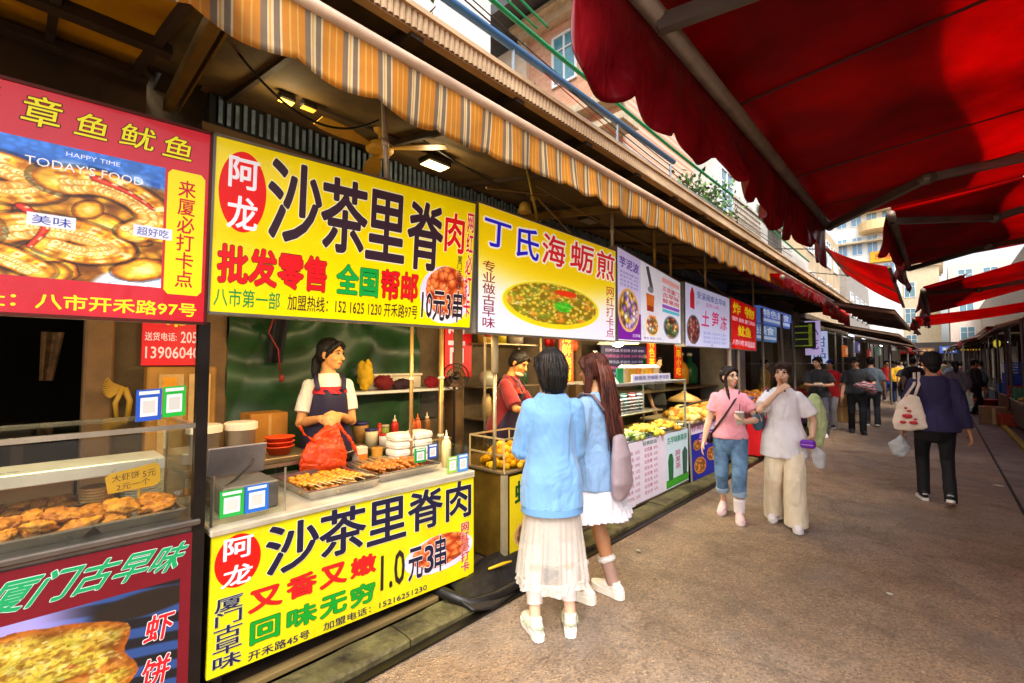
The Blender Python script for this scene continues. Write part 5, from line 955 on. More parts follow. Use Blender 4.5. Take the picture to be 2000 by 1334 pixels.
pt = thing('price_tag', 'yellow hand written price tag clipped over the trays in the glass case', 'price tag', (-2.66, .37, .93)); mb = MB(); mb.cyl((-2.66, .40, .92), (-2.66, .40, 1.03), .006, 8); mb.build('stick', M('e8b020', .5), pt)
P = [(.06, .1), (.9, .0), (1, .15), (.97, .85), (.9, 1), (.5, .95), (.1, .92), (0, .78)]; b = Board((-2.65, .28, 1.0), (-2.65, .475, 1.02), (-2.65, .28, 1.105), (-2.65, .475, 1.125), (1, -.1, 0), pt)
mb = MB(); b.poly(P, .0, mb); b.poly(P[::-1], -.006, mb); mb.build('card', M('f4b81c', .6, var=.1), pt); b.text('大虾饼', .12, .52, .6, .82, '5a3a08', .0, d=.003); b.text('5元', .66, .45, .9, .75, '5a3a08', .0, d=.003); b.text('2元一个', .2, .14, .8, .42, '5a3a08', .0, d=.003)
tk = thing('wooden_board', 'pale wooden board leaning inside the glass case', 'board', (-2.88, -.45, .9)); mb = MB(); mb.bbox((-2.93, -.9, .93), (-2.90, .2, 1.08), .006); mb.build('plank', M('c89a5a', .6, var=.3, stretch=(1, .2, 1)), tk)
placard([(-2.43, .345, 1.335), (-2.43, .43, 1.34), (-2.43, .345, 1.465), (-2.43, .43, 1.47)], '2a58c0', 'blue framed payment placard on top of the left glass case'); placard([(-2.43, .434, 1.345), (-2.43, .515, 1.35), (-2.43, .434, 1.475), (-2.43, .515, 1.48)], '28b840', 'green framed payment placard on top of the left glass case')
gv = thing('rubber_gloves', 'yellow rubber gloves hung beside the wooden pillar of the dark back room', 'gloves', (-3.7, .5, 1.3)); mb = MB()
for k in range(11): a = -1.2+.2*k; mb.tube([(-3.75, .47, 1.42), (-3.74, .47-.045*math.cos(a*.7)-.02, 1.42+.04*math.sin(a)), (-3.72, .47-.10*math.cos(a*.7), 1.43+.065*math.sin(a*1.2))], [.008, .010, .005], 7, cap='round')
mb.tube([(-3.75, .47, 1.42), (-3.75, .50, 1.34), (-3.74, .49, 1.24)], [.02, .016, .014], 9); mb.tube([(-3.74, .46, 1.42), (-3.74, .43, 1.33), (-3.74, .44, 1.22)], [.016, .014, .01], 8); mb.build('gloves', M('b08a2c', .5, var=.3), gv, smooth=True)
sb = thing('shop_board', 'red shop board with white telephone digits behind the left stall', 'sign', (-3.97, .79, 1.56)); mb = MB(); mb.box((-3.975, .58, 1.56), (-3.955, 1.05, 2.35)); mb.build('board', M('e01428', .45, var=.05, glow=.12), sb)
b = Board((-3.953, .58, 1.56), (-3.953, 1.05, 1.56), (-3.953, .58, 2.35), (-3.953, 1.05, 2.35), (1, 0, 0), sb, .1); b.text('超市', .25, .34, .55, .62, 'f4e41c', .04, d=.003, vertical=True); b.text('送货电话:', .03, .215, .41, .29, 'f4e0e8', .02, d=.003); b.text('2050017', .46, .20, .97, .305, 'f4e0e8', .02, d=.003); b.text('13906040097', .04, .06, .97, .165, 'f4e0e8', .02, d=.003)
wc = thing('wall_cabinet', 'tan wooden cabinet under the red shop board', 'cabinet', (-3.9, .8, .1)); mb = MB(); mb.bbox((-3.99, .60, .1), (-3.85, 1.0, 1.55), .01); mb.build('body', M('c08a3c', .6, var=.3, vs=3), wc); mb = MB(); mb.box((-3.845, .66, .9), (-3.84, .80, 1.5)); mb.box((-3.845, .83, .9), (-3.84, .96, 1.5)); mb.build('door', M('d8b070', .6, var=.25), wc); mb = MB(); mb.box((-3.838, .68, 1.28), (-3.836, .76, 1.48)); mb.build('notice', M('f0a418', .6), wc)
bench = thing('bench', 'dark wooden bench in the back room behind the left stall', 'bench', (-4.9, -.3, .1)); mb = MB(); mb.bbox((-5.2, -.75, 1.0), (-4.7, .1, 1.12), .01); mb.build('seat', M('4a3a2a', .6), bench); [MB().box((x_, y_, .1), (x_+.06, y_+.06, 1.0)).build('leg', M('3a2a1c', .6), bench) for x_, y_ in ((-5.1, -.7), (-4.8, 0))]
hc = thing('hanging_cloth', 'pale cloth hanging in the dark back room', 'cloth', (-4.6, .2, 1.3)); mb = MB(); mb.sheet(np.array([[(-4.7+.02*math.sin(9*u), .12+.12*u*(1-.4*t), 1.8-.35*t) for u in np.linspace(0, 1, 9)] for t in np.linspace(0, 1, 6)]), .01); mb.build('cloth', M('8a6a4a', .8, var=.5, vs=12), hc)

# ---- stall B: pork skewers
B_ = thing('food_stall', 'yellow fronted pork skewer stall with big dark lettering', 'stall', (-2.75, 1.4, .1))
mb = MB(); mb.bbox((-3.12, .615, .80), (-2.39, 2.20, .832), .006); mb.build('counter', M('d8ccb4', .35, .35, var=.2), B_)
mb = MB(); mb.box((-3.1, .63, .16), (-2.43, 2.185, .80)); mb.build('cabinet', M('6a5a40', .4, .5, var=.4), B_)
for q in ((-2.5, .68), (-2.5, 2.13), (-3.04, .68), (-3.04, 2.13)): mb = MB(); mb.box((q[0]-.02, q[1]-.02, .06), (q[0]+.02, q[1]+.02, .16)); mb.build('leg', dsteel, B_)
Pc = [(XF, .617, .186), (XF, 2.198, .129), (XF, .624, .812), (XF, 2.194, .790)]
mb = MB(); mb.add([Pc[0], Pc[1], Pc[3], Pc[2]]+[(x-.02, y, z) for x, y, z in (Pc[0], Pc[1], Pc[3], Pc[2])], [(0, 1, 2, 3), (7, 6, 5, 4), (0, 4, 5, 1), (1, 5, 6, 2), (2, 6, 7, 3), (3, 7, 4, 0)]); mb.build('panel', M('eee00c', .3, var=.14, vs=3, wr=.2, ws=2.4, coat=.2), B_)
b = Board(*Pc, (1, 0, 0), B_); K = .95/1.0
def pv(v): return v*1.03 if v > .5 else v*1.015
b.disc(.008, .585, .130, .965, 'e0140c', name='red_oval'); b.text('阿', .029, .79, .108, .945, 'f0eef8', .03, d=.008); b.text('龙', .029, .60, .108, .745, 'f0eef8', .03, d=.008, shear=.12)
for ch, a, c, e, f in (('沙', .142, .585, .309, .965), ('茶', .308, .595, .480, .985), ('里', .482, .59, .650, .975), ('脊', .655, .60, .828, .98), ('肉', .842, .605, .985, .985)): b.text(ch, a, c, e, f, '1c1838', .032, out='e8e8c0', ow=.04, d=.010)
b.art(meat, .64, .155, .995, .515, 110, 90, d=.004)
for ch, a, c, e, f in (('又', .100, .36, .197, .52), ('香', .209, .362, .304, .535), ('又', .315, .36, .410, .535), ('嫩', .423, .362, .522, .53)): b.text(ch, a, c, e, f, 'e81c1c', .05, out='6a0c0c', ow=.06, d=.009)
for ch, a, c, e, f in (('回', .107, .125, .192, .295), ('味', .212, .13, .307, .29), ('无', .318, .122, .411, .292), ('穷', .424, .115, .519, .292)): b.text(ch, a, c, e, f, '0a9a28', .05, out='064a14', ow=.06, d=.009)
b.text('1.0', .54, .17, .645, .485, '241c20', .02, d=.012); b.text('元', .66, .16, .728, .46, '1c1838', .03, out='f0e8e8', ow=.05, d=.012); b.text('3', .735, .18, .782, .44, '1c1838', .03, out='f0e8e8', ow=.05, d=.012); b.text('串', .785, .155, .846, .50, '1c1838', .03, out='f0e8e8', ow=.05, d=.012)
b.text('网红必打卡', .925, .06, .972, .56, 'c01830', .028, out='f8d8d0', ow=.055, vertical=True, d=.013); b.text('厦门古早味', .012, .036, .086, .54, '1c1c40', .022, out='c8ccc0', ow=.035, vertical=True, d=.009, shear=0)
b.text('开禾路45号', .104, .018, .285, .085, '1c1c48', .022, d=.008); b.text('加盟电话：15216251230', .330, .022, .749, .085, '1c1c48', .022, d=.008)
mb = MB(); mb.bar((-2.40, .62, .823), (-2.40, 2.195, .80), .016, .022); mb.build('edge_trim', M('e8dcc0', .3, .4), B_)
mb = MB(); mb.box((-2.45, .632, .835), (-2.445, .95, 1.05)); mb.build('front_pane', GL, B_); mb = MB(); mb.box((-2.9, .626, .835), (-2.45, .631, 1.05)); mb.build('side_pane', GL, B_)
mb = MB(); mb.bar((-2.447, .632, .833), (-2.447, .632, 1.06), .012); mb.bar((-2.447, .95, .833), (-2.447, .95, 1.05), .008); mb.build('pane_frame', steel, B_)
mb = MB(); mb.box((-2.44, 1.98, .835), (-2.435, 2.17, 1.0)); mb.box((-2.9, 2.168, .835), (-2.44, 2.173, 1.0)); mb.build('end_pane', GL, B_)
placard([(-2.438, .66, .865), (-2.438, .76, .865), (-2.438, .66, .985), (-2.438, .76, .985)], '28b048', 'green framed payment placard on the pork stall pane beside the yellow panel'); placard([(-2.438, .765, .862), (-2.438, .87, .862), (-2.438, .765, .99), (-2.438, .87, .99)], '2a70d0', 'blue framed payment placard on the pork stall pane beside the yellow panel')
placard([(-2.43, 1.99, .84), (-2.43, 2.07, .84), (-2.43, 1.99, .945), (-2.43, 2.07, .945)], '98c840', 'lime payment placard at the right end of the pork stall'); placard([(-2.425, 2.075, .835), (-2.425, 2.165, .835), (-2.425, 2.075, .95), (-2.425, 2.165, .95)], '4a90d8', 'pale blue payment placard at the right end of the pork stall')
placard([(-2.62, 1.86, .90), (-2.62, 1.95, .90), (-2.62, 1.86, .995), (-2.62, 1.95, .995)], '18a048', 'green pay badge standing by the foam boxes on the pork stall'); placard([(-2.62, 1.97, .91), (-2.62, 2.05, .91), (-2.62, 1.97, 1.01), (-2.62, 2.05, 1.01)], '3a58b0', 'dark blue pay badge standing by the foam boxes on the pork stall')
bx = thing('steel_box', 'grey steel box with slanted lid at the left end of the pork stall', 'box', (-2.75, .83, .832)); mb = MB(); mb.bbox((-2.92, .70, .833), (-2.55, .96, .97), .008); mb.build('body', M('8a7e78', .45, .4, var=.3), bx)
mb = MB(); mb.bbox((-2.79, .69, .975), (-2.775, .97, 1.14), .005, rot=Matrix.Rotation(R_(14), 3, 'Y')); mb.build('lid', M('8f8684', .4, .5, var=.2), bx); mb = MB(); mb.tube([(-2.755, .90, 1.06), (-2.72, .87, 1.03), (-2.69, .80, .98), (-2.6, .72, .965)], .006, 6); mb.build('cable', M('15120f', .5), bx)
tray('steel tray of golden pork skewers, the left one on the pork stall', -2.50, -2.98, 1.10, 1.50, .836, .055); tray('steel tray of orange pork skewers in front of the foam boxes', -2.56, -3.02, 1.56, 2.00, .836, .055)
meatm = [M('d8921c', .45, var=.5, vs=30, bump=.6, bs=80, tint='a05a0c', spec=.6), M('c87414', .45, var=.5, vs=30, bump=.6, bs=80, tint='8a3c08', spec=.6)]
def skewer_mesh(mi):
    mb = MB(); mb.mat(0); 
    for k in range(5): mb.ell((-.10+k*.043, RNG.normal(0, .003), RNG.normal(0, .002)), (.027, .017, .012), 9, 6, Matrix.Rotation(RNG.uniform(-.4, .4), 3, 'Z'))
    mb.mat(1); mb.cyl((-.13, 0, 0), (.2, 0, .012), .0025, 5); me = mb.mesh(); me.materials.append(meatm[mi]); me.materials.append(M('d8b878', .7)); me.polygons.foreach_set('use_smooth', [True]*len(me.polygons)); return me
SKM = [skewer_mesh(0), skewer_mesh(1), skewer_mesh(0), skewer_mesh(1)]
for tr, (xc, ya, yb, lab, mi, dirz) in enumerate([(-2.74, 1.13, 1.47, 'golden pork skewer lying in the left tray of the pork stall', 0, 0), (-2.79, 1.60, 1.97, 'orange pork skewer lying in the right tray before the foam boxes', 1, math.pi)]):
    for lay in range(3):
        for k in range(11):
            o = bpy.data.objects.new('pork_skewer', SKM[2*(k % 2 == 0)+mi if False else (mi if k % 2 else mi+2)]); COL.objects.link(o)
            o.location = (xc+RNG.normal(0, .018)+(-.07 if lay == 1 else .03), ya+(yb-ya)*(k+.5*(lay % 2))/10.8, .857+.018*lay+RNG.normal(0, .003)); o.rotation_euler = (RNG.uniform(-.3, .3), RNG.uniform(-.06, .06), dirz+RNG.normal(0, .14)); tag(o, lab, 'skewer', 'skewers in the %s tray' % ('left', 'right')[tr])
hv = MB()
for a, c in (((-3.04, 1.0, .88), (-3.04, 2.1, .88)), ((-3.09, 1.0, .93), (-3.09, 1.7, .93))): hv.bar(a, c, .02)
hv.bar((-3.04, 1.02, .83), (-3.04, 1.02, .88), .016); hv.bar((-3.04, 2.08, .83), (-3.04, 2.08, .88), .016); hv.build('rail', steel, B_)
bas = thing('steel_basin', 'steel basin behind the skewer trays in front of the woman vendor', 'basin', (-3.25, 1.5, .8)); mb = MB(); mb.lathe([(0, .02), (.15, .02), (.2, .12), (.215, .12), (.215, .13), (.19, .125), (.14, .03), (0, .03)], (-3.25, 1.55, .83), 24, 1., 1.3); mb.build('bowl', steel, bas, smooth=True)
for cxn, (yy, lab) in enumerate([(1.98, 'left'), (2.15, 'right')]):
    for k in range(4):
        z = .835+k*.055; t = thing('takeout_box', 'white foam takeout box in the %s pile on the pork stall, %s' % (lab, ('at the bottom', 'second from the bottom', 'third from the bottom', 'on top')[k]), 'box', (-2.98, yy, z), RNG.uniform(-.05, .05), 'foam boxes on the pork stall'); mb = MB()
        mb.lathe([(.074, 0), (.088, .010), (.0885, .026), (.0905, .027), (.0905, .031), (.088, .032), (.086, .046), (.07, .054)], (0, 0, 0), 28, 1., .95, sq=5); mb.build('shell', M('f0e8d8', .55, var=.06), t, local=True, smooth=False)
ct = thing('paper_carton', 'orange and white paper carton beside the right skewer tray', 'carton', (-3.05, 1.72, .835)); mb = MB(); mb.bbox((-3.1, 1.66, .835), (-3.02, 1.74, .98), .004); mb.build('body', M('e8d8b8', .6, var=.15), ct); mb = MB(); mb.box((-3.019, 1.665, .86), (-3.017, 1.735, .93)); mb.build('label', M('d87a1c', .6), ct)
ct = thing('paper_carton', 'tan paper cup holder next to the orange and white carton', 'carton', (-3.05, 1.83, .835)); mb = MB(); mb.lathe([(.035, 0), (.042, .12), (.038, .12)], (-3.05, 1.83, .835), 14); mb.build('body', M('d89a3a', .6, var=.2), ct)
def bottle(x, y, z, h, r, col, label, cap='e8e0d0', nozzle=True, group='sauce bottles'):
    t = thing('sauce_bottle', label, 'bottle', (x, y, z), 0, group); mb = MB(); mb.lathe([(0, 0), (r, 0), (r, h*.62), (r*.85, h*.70), (r*.5, h*.76)], (x, y, z), 14); mb.build('body', M(col, .4, var=.1), t, smooth=True); mb = MB(); mb.lathe([(r*.55, h*.74), (r*.55, h*.82), (r*.2, h*.84), (r*.1, h)] if nozzle else [(r*.6, h*.74), (r*.6, h*.86), (0, h*.87)], (x, y, z), 12); mb.build('cap', M(cap, .4), t, smooth=True); return t
bottle(-2.62, 2.13, .833, .26, .034, 'f0d898', 'cream squeeze bottle at the right end of the pork stall', 'f4e8c0')
for x, y, c, l in ((-3.25, 2.33, 'd8642a', 'orange squeeze bottle standing tallest on the back table'), (-3.22, 2.26, 'b8501c', 'dark orange squeeze bottle next to the tallest one'), (-3.3, 2.14, 'c0281c', 'red squeeze bottle on the back table by the red funnel'), (-3.28, 2.45, '8a5a2a', 'brown bottle by the steel pole on the back table')): bottle(x, y, .93, .22, .03, c, l, c if 'orange' in l else 'e0c8a0')
st = thing('back_table', 'steel back table with sauces behind the pork stall', 'table', (-3.4, 2.2, .1)); mb = MB(); mb.bbox((-3.6, 1.85, .9), (-3.15, 2.62, .93), .006); mb.build('top', steelw, st); 
for q in ((-3.55, 1.9), (-3.2, 1.9), (-3.55, 2.57), (-3.2, 2.57)): mb = MB(); mb.box((q[0]-.02, q[1]-.02, .08), (q[0]+.02, q[1]+.02, .9)); mb.build('leg', steelw, st)
fn_ = thing('funnel', 'red plastic funnel lying on the back table', 'funnel', (-3.4, 2.08, .93)); mb = MB(); mb.lathe([(.09, 0), (.02, .09), (.014, .15)], (-3.4, 2.06, .93), 16); mb.build('cone', M('d83018', .4), fn_, smooth=True)
for x, y, r, h, c, l in ((-3.3, 1.93, .05, .13, 'e0d0a0', 'cream tub on the back table beside the vendor'), (-3.22, 2.0, .045, .09, 'e8e0d0', 'white jar with red lid on the back table'), (-3.28, 2.04, .03, .15, '8a9a3a', 'green jar on the back table'), (-3.45, 1.92, .06, .17, 'a8783a', 'brown canister behind the cream tub')):
    t = thing('jar', l, 'jar', (x, y, .93), 0, 'jars on the back table'); mb = MB(); mb.lathe([(0, 0), (r, 0), (r, h*.85), (r*.9, h*.9)], (x, y, .93), 16); mb.build('body', M(c, .4, var=.15), t, smooth=True); mb = MB(); mb.lathe([(r*1.05, h*.88), (r*1.05, h), (0, h)], (x, y, .93), 16); mb.build('lid', M('c02818' if 'red' in l else '2a2860' if 'cream' in l else 'b8a888', .4), t, smooth=True)
for i, (y, l) in enumerate([(.80, 'white lidded bucket nearest the red octopus sign post'), (1.0, 'white lidded bucket beside the cardboard box')]):
    t = thing('bucket', l, 'bucket', (-3.3, y, .97), 0, 'white buckets by the tarp'); mb = MB(); mb.lathe([(0, 0), (.072, 0), (.088, .2), (.09, .2)], (-3.3, y, .97), 20); mb.build('body', M('ead8bc', .45, var=.08), t, smooth=True); mb = MB(); mb.lathe([(.096, .185), (.096, .225), (.085, .232), (0, .232)], (-3.3, y, .97), 20); mb.build('lid', M('f0e2cc', .4, var=.05), t)
tb_ = thing('side_table', 'low side table carrying the white buckets', 'table', (-3.4, .95, .1)); mb = MB(); mb.bbox((-3.75, .66, .93), (-3.14, 1.42, .968), .006); mb.build('top', steelw, tb_); [MB().box((x_, y_, .08), (x_+.04, y_+.04, .93)).build('leg', steelw, tb_) for x_, y_ in ((-3.2, .68), (-3.2, 1.36), (-3.7, 1.36))]
cb = thing('cardboard_box', 'tan cardboard box against the green tarp behind the buckets', 'box', (-3.6, 1.25, .97)); mb = MB(); mb.bbox((-3.72, 1.12, .97), (-3.5, 1.37, 1.22), .004); mb.build('carton', M('b87a28', .7, var=.25), cb); mb = MB(); mb.box((-3.499, 1.235, .98), (-3.497, 1.255, 1.21)); mb.build('tape', M('c89a58', .3), cb)
for k in range(3): t = thing('plastic_basin', 'orange red plastic basin, %s of the nested three by the tarp' % ('lowest', 'middle one', 'top one')[k], 'basin', (-3.25, 1.22, .97+k*.03), 0, 'nested orange basins'); mb = MB(); mb.lathe([(0, 0), (.06, 0), (.085, .05), (.094, .05), (.094, .056), (.08, .056), (.055, .006), (0, .006)], (-3.25, 1.22, .972+k*.03), 20); mb.build('bowl', M('d84a18', .4, var=.1), t, smooth=True)
tp = thing('green_tarp', 'dark green tarpaulin hung as a back wall behind the woman vendor', 'tarp', (-3.85, 1.9, .5)); U, T = np.meshgrid(np.linspace(0, 1, 90), np.linspace(0, 1, 70), indexing='ij')
R1 = np.hypot(U-.05, (T-.02)*1.3); R2 = np.hypot(U-.98, (T-.05)*1.3); fold = .055*np.sin(26*R1)*sstep(1.1, .3, R1)+.05*np.sin(24*R2)*sstep(1.0, .2, R2)+.035*(np.abs(np.sin(11*(U+.35*T)))-.5)+.05*(fbm(np.stack([U*5, T*4], -1), 3)-.5)
Zt = 2.75-2.1*T-.25*np.sin(np.pi*U)*T*(1-T)*2; mb = MB(); mb.sheet(np.stack([-3.86+fold, 1.06+1.72*U, Zt], -1), .004); mb.build('sheet', M('1f4a24', .42, var=.3, vs=4, tint='0e2a12', spec=.5), tp, smooth=True)
hcl = thing('hanging_cloth', 'black garment with red cords hung on the green tarp', 'cloth', (-3.75, 1.4, 1.4)); mb = MB(); mb.sheet(np.array([[(-3.74+.03*math.sin(8*u+3*t), 1.33+.13*u*(1-.3*t), 2.0-.42*t) for u in np.linspace(0, 1, 10)] for t in np.linspace(0, 1, 10)]), .03); mb.build('cloth', M('16151f', .8, var=.3), hcl, smooth=True); mb = MB(); mb.tube([(-3.70, 1.34, 1.98), (-3.69, 1.29, 1.8), (-3.69, 1.36, 1.68), (-3.69, 1.38, 1.5)], .006, 6); mb.ell((-3.69, 1.39, 1.46), (.015, .02, .03), 8, 6); mb.build('cord', M('8a1a14', .6), hcl, smooth=True)
for (x, y, l, r) in ((-2.9, 2.02, 'left of the two tan steel poles rising from the pork stall', .014), (-2.9, 2.30, 'right of the two tan steel poles rising from the pork stall', .019)):
    t = thing('steel_pole', l, 'pole', (x, y, .83), 0, 'poles of the pork stall'); mb = MB(); mb.cyl((x, y, .83 if y < 2.2 else .08), (x, y, 1.86), r, 12); mb.build('pole', M('c8a060', .35, .6, var=.3), t, smooth=True); [MB().lathe([(r*1.3, 0), (r*1.4, .01), (r*1.3, .02)], (x, y, z_), 12).build('tape_band', M('e8dcc0', .4), t) for z_ in (1.45, 1.0)]
sh = thing('wall_shelf', 'white wall shelf cluttered with red cloth behind the pork stall', 'shelf', (-3.9, 2.7, 1.3)); mb = MB(); mb.bbox((-4.0, 1.98, 1.30), (-3.66, 3.12, 1.325), .005); mb.build('board', wht, sh); mb = MB(); mb.box((-3.99, 2.0, 1.0), (-3.97, 3.1, 1.29)); mb.build('apron', M('4a4640', .5), sh)
for (y, w, h, c, l) in ((2.13, .07, .24, 'e8b81c', 'yellow plush cloth standing on the wall shelf'), (2.32, .10, .1, '7a1018', 'dark red cloth bundle on the wall shelf'), (2.52, .11, .06, '3a1c2a', 'black purple cloth bundle on the wall shelf'), (2.86, .07, .07, 'a8182c', 'crimson cloth bundle at the right of the wall shelf')):
    m_ = lump_mesh((.06, w, h/2+.02), y*3, amp=.5); v = np.empty(len(m_.vertices)*3); m_.vertices.foreach_get('co', v); v = v.reshape(-1, 3); v += np.array([-3.76, y, 1.345+h/2]); m_.vertices.foreach_set('co', v.ravel()); tag(link_mesh(m_, 'cloth_bundle', M(c, .8, var=.35, vs=12)), l, 'cloth', 'bundles on the wall shelf')
t = thing('storage_box', 'cream storage box on the wall shelf', 'box', (-3.85, 2.45, 1.33)); mb = MB(); mb.bbox((-3.96, 2.2, 1.33), (-3.82, 2.78, 1.45), .01); mb.build('body', M('d8ccb4', .5, var=.1), t); mb = MB(); mb.bbox((-3.97, 2.19, 1.451), (-3.81, 2.79, 1.475), .006); mb.build('lid', M('e4dac4', .5), t)
lp = thing('desk_fan', 'round black desk fan clamped behind the pork stall', 'fan', (-3.5, 2.95, 1.2)); mb = MB(); c = Vector((-3.5, 2.95, 1.44)); ax = Vector((.86, -.5, 0)); e1 = Vector((.5, .86, 0)); e2 = Vector((0, 0, 1))
for r, d in ((.13, .0), (.13, .05), (.09, .06), (.05, .065)): mb.tube([c+ax*d+e1*r*math.cos(a)+e2*r*math.sin(a) for a in np.linspace(0, 2*math.pi, 28)], .004, 5)
for a in np.linspace(0, 2*math.pi, 20, endpoint=False): q = e1*math.cos(a)+e2*math.sin(a); mb.tube([c+q*.13, c+ax*.05+q*.13, c+ax*.065+q*.03], .002, 4)
mb.build('cage', M('2a2420', .4, .4), lp); mb = MB()
for a in (0, 2.09, 4.19): q = e1*math.cos(a)+e2*math.sin(a); q2 = e1*math.cos(a+.9)+e2*math.sin(a+.9); mb.add([c+ax*.02, c+ax*.01+q*.11, c+ax*.035+q2*.11], [(0, 1, 2)])
mb.build('blade', M('8a5a30', .4), lp); mb = MB(); mb.ell(c+ax*.03, (.03, .03, .03), 10, 8); mb.cyl(c-ax*.02, c-ax*.1, .05); mb.cyl((-3.56, 2.99, .1), (-3.56, 2.99, 1.4), .014); mb.build('stand', M('1c1814', .5), lp)
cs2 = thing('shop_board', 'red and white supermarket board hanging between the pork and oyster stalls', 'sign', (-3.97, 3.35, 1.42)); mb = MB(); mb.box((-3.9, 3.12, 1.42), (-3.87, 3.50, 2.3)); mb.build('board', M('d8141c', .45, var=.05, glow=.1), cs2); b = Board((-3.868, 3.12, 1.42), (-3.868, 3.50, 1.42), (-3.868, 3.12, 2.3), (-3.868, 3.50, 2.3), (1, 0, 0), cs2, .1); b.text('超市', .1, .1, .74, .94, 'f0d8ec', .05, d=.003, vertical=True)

# ---- stall C: oyster omelettes
C_ = thing('food_stall', 'steel oyster omelette cart with yellow front panel', 'stall', (-2.75, 3.2, .07)); mb = MB(); mb.box((-3.1, 2.52, .09), (-2.425, 3.95, .735)); mb.build('cabinet', M('a07c2c', .34, .65, var=.4, vs=3, tint='5a4014'), C_)
mb = MB(); mb.bbox((-3.12, 2.505, .735), (-2.40, 3.96, .76), .006); mb.build('counter', steelw, C_); 
for q in ((-2.42, 2.505), (-3.1, 2.505), (-2.42, 3.93)): mb = MB(); mb.box((q[0]-.022, q[1], .075), (q[0]+.022, q[1]+.035, .735)); mb.build('corner_post', M('d8c8a0', .35, .5, var=.2), C_)
b = Board((-2.40, 2.56, .13), (-2.40, 3.94, .13), (-2.40, 2.56, .72), (-2.40, 3.94, .72), (1, 0, 0), C_); b.poly([(0, 0), (1, 0), (1, 1), (0, 1)], 0).build('panel', M('f0d818', .4, var=.08), C_); b.text('蚝丁', .04, .62, .34, .92, '0a4a1c', .04, d=.006); b.art(bowl(('6a4a20', 'a8783a', '3a2a18', 'c89a4a', '4a6a28'), seed=12), .03, .02, .36, .42, 60, 50, d=.004)
mb = MB()
for q in ((-2.42, 2.52), (-2.42, 2.98), (-2.8, 2.52), (-2.8, 2.98)): mb.bar((q[0], q[1], .76), (q[0], q[1], 1.0), .012)
for a, c in (((-2.42, 2.52, 1.0), (-2.42, 2.98, 1.0)), ((-2.8, 2.52, 1.0), (-2.8, 2.98, 1.0)), ((-2.42, 2.52, 1.0), (-2.8, 2.52, 1.0)), ((-2.42, 2.98, 1.0), (-2.8, 2.98, 1.0)), ((-2.42, 2.52, .88), (-2.8, 2.52, .88))): mb.bar(a, c, .012)
mb.build('case_frame', M('d8c088', .3, .5), C_); mb = MB(); mb.box((-2.795, 2.518, .77), (-2.425, 2.522, .995)); mb.box((-2.422, 2.525, .77), (-2.418, 2.975, .995)); mb.build('case_pane', glass('f8f0d0'), C_)
heap((-2.6, 2.75, .77), .2, 90, .032, ('e8b81c', 'd8a010', 'f0cc40'), 'fried_oysters', 'golden fried oyster fritters heaped in the glass case of the oyster cart', 'fried food', flat=.75)
rbx = thing('condiment_box', 'red box of yellow drink pouches on the oyster cart', 'box', (-2.5, 3.15, .76)); mb = MB(); mb.bbox((-2.62, 3.0, .762), (-2.42, 3.35, .90), .006); mb.build('box', M('d83c14', .5, var=.1), rbx); mb = MB()
for k in range(7): mb.bbox((-2.6+.0*k, 3.01+k*.047, .90), (-2.44, 3.045+k*.047, .95), .01)
mb.build('pouches', M('f0b428', .5, var=.2), rbx)
wp = thing('standpipe', 'white downpipe behind the oyster cart, thick above and thin below', 'pipe', (-2.55, 2.56, .76)); mb = MB(); mb.cyl((-2.52, 2.52, 1.50), (-2.52, 2.52, 1.92), .028, 14); mb.build('sleeve', M('d8c494', .5, var=.15), wp, smooth=True); mb = MB(); mb.cyl((-2.52, 2.52, .76), (-2.52, 2.52, 1.50), .015, 12); mb.build('pole', M('c8b488', .35, .5), wp, smooth=True)
rk = thing('storage_rack', 'steel storage rack with pots behind the oyster vendor', 'rack', (-3.8, 3.9, .1)); mb = MB()
for q in ((-3.96, 3.45), (-3.6, 3.45), (-3.96, 4.4), (-3.6, 4.4)): mb.bar((q[0], q[1], .08), (q[0], q[1], 2.3), .025)
for z in (.95, 1.3, 1.78): mb.box((-3.96, 3.45, z), (-3.6, 4.4, z+.015))
mb.build('frame', steelw, rk)
for (y, z, r, h, c, l) in ((3.6, 1.797, .09, .17, 'c8a03c', 'brass pot at the left of the top rack shelf'), (3.85, 1.797, .07, .2, 'd8c020', 'yellow bottle shaped tin on the top rack shelf'), (4.1, 1.797, .1, .15, 'c0b098', 'pale pot on the top rack shelf'), (3.62, 1.317, .08, .18, 'd0d0b8', 'pale tub on the middle rack shelf'), (3.62, .967, .06, .26, 'd8b878', 'tan jug on the lower rack shelf'), (4.2, 1.317, .09, .2, '3a5a3a', 'green jar on the middle rack shelf')):
    t = thing('pot', l, 'pot', (-3.75, y, z), 0, 'pots on the storage rack'); mb = MB(); mb.lathe([(0, 0), (r*.9, 0), (r, h*.5), (r*.85, h*.85), (r*.5, h*.95)], (-3.75, y, z), 16); mb.build('body', M(c, .4, .2, var=.2), t, smooth=True); mb = MB(); mb.lathe([(r*.6, h*.94), (r*.55, h), (0, h*1.03)], (-3.75, y, z), 14); mb.build('lid', M('8a6a3a', .5), t, smooth=True)
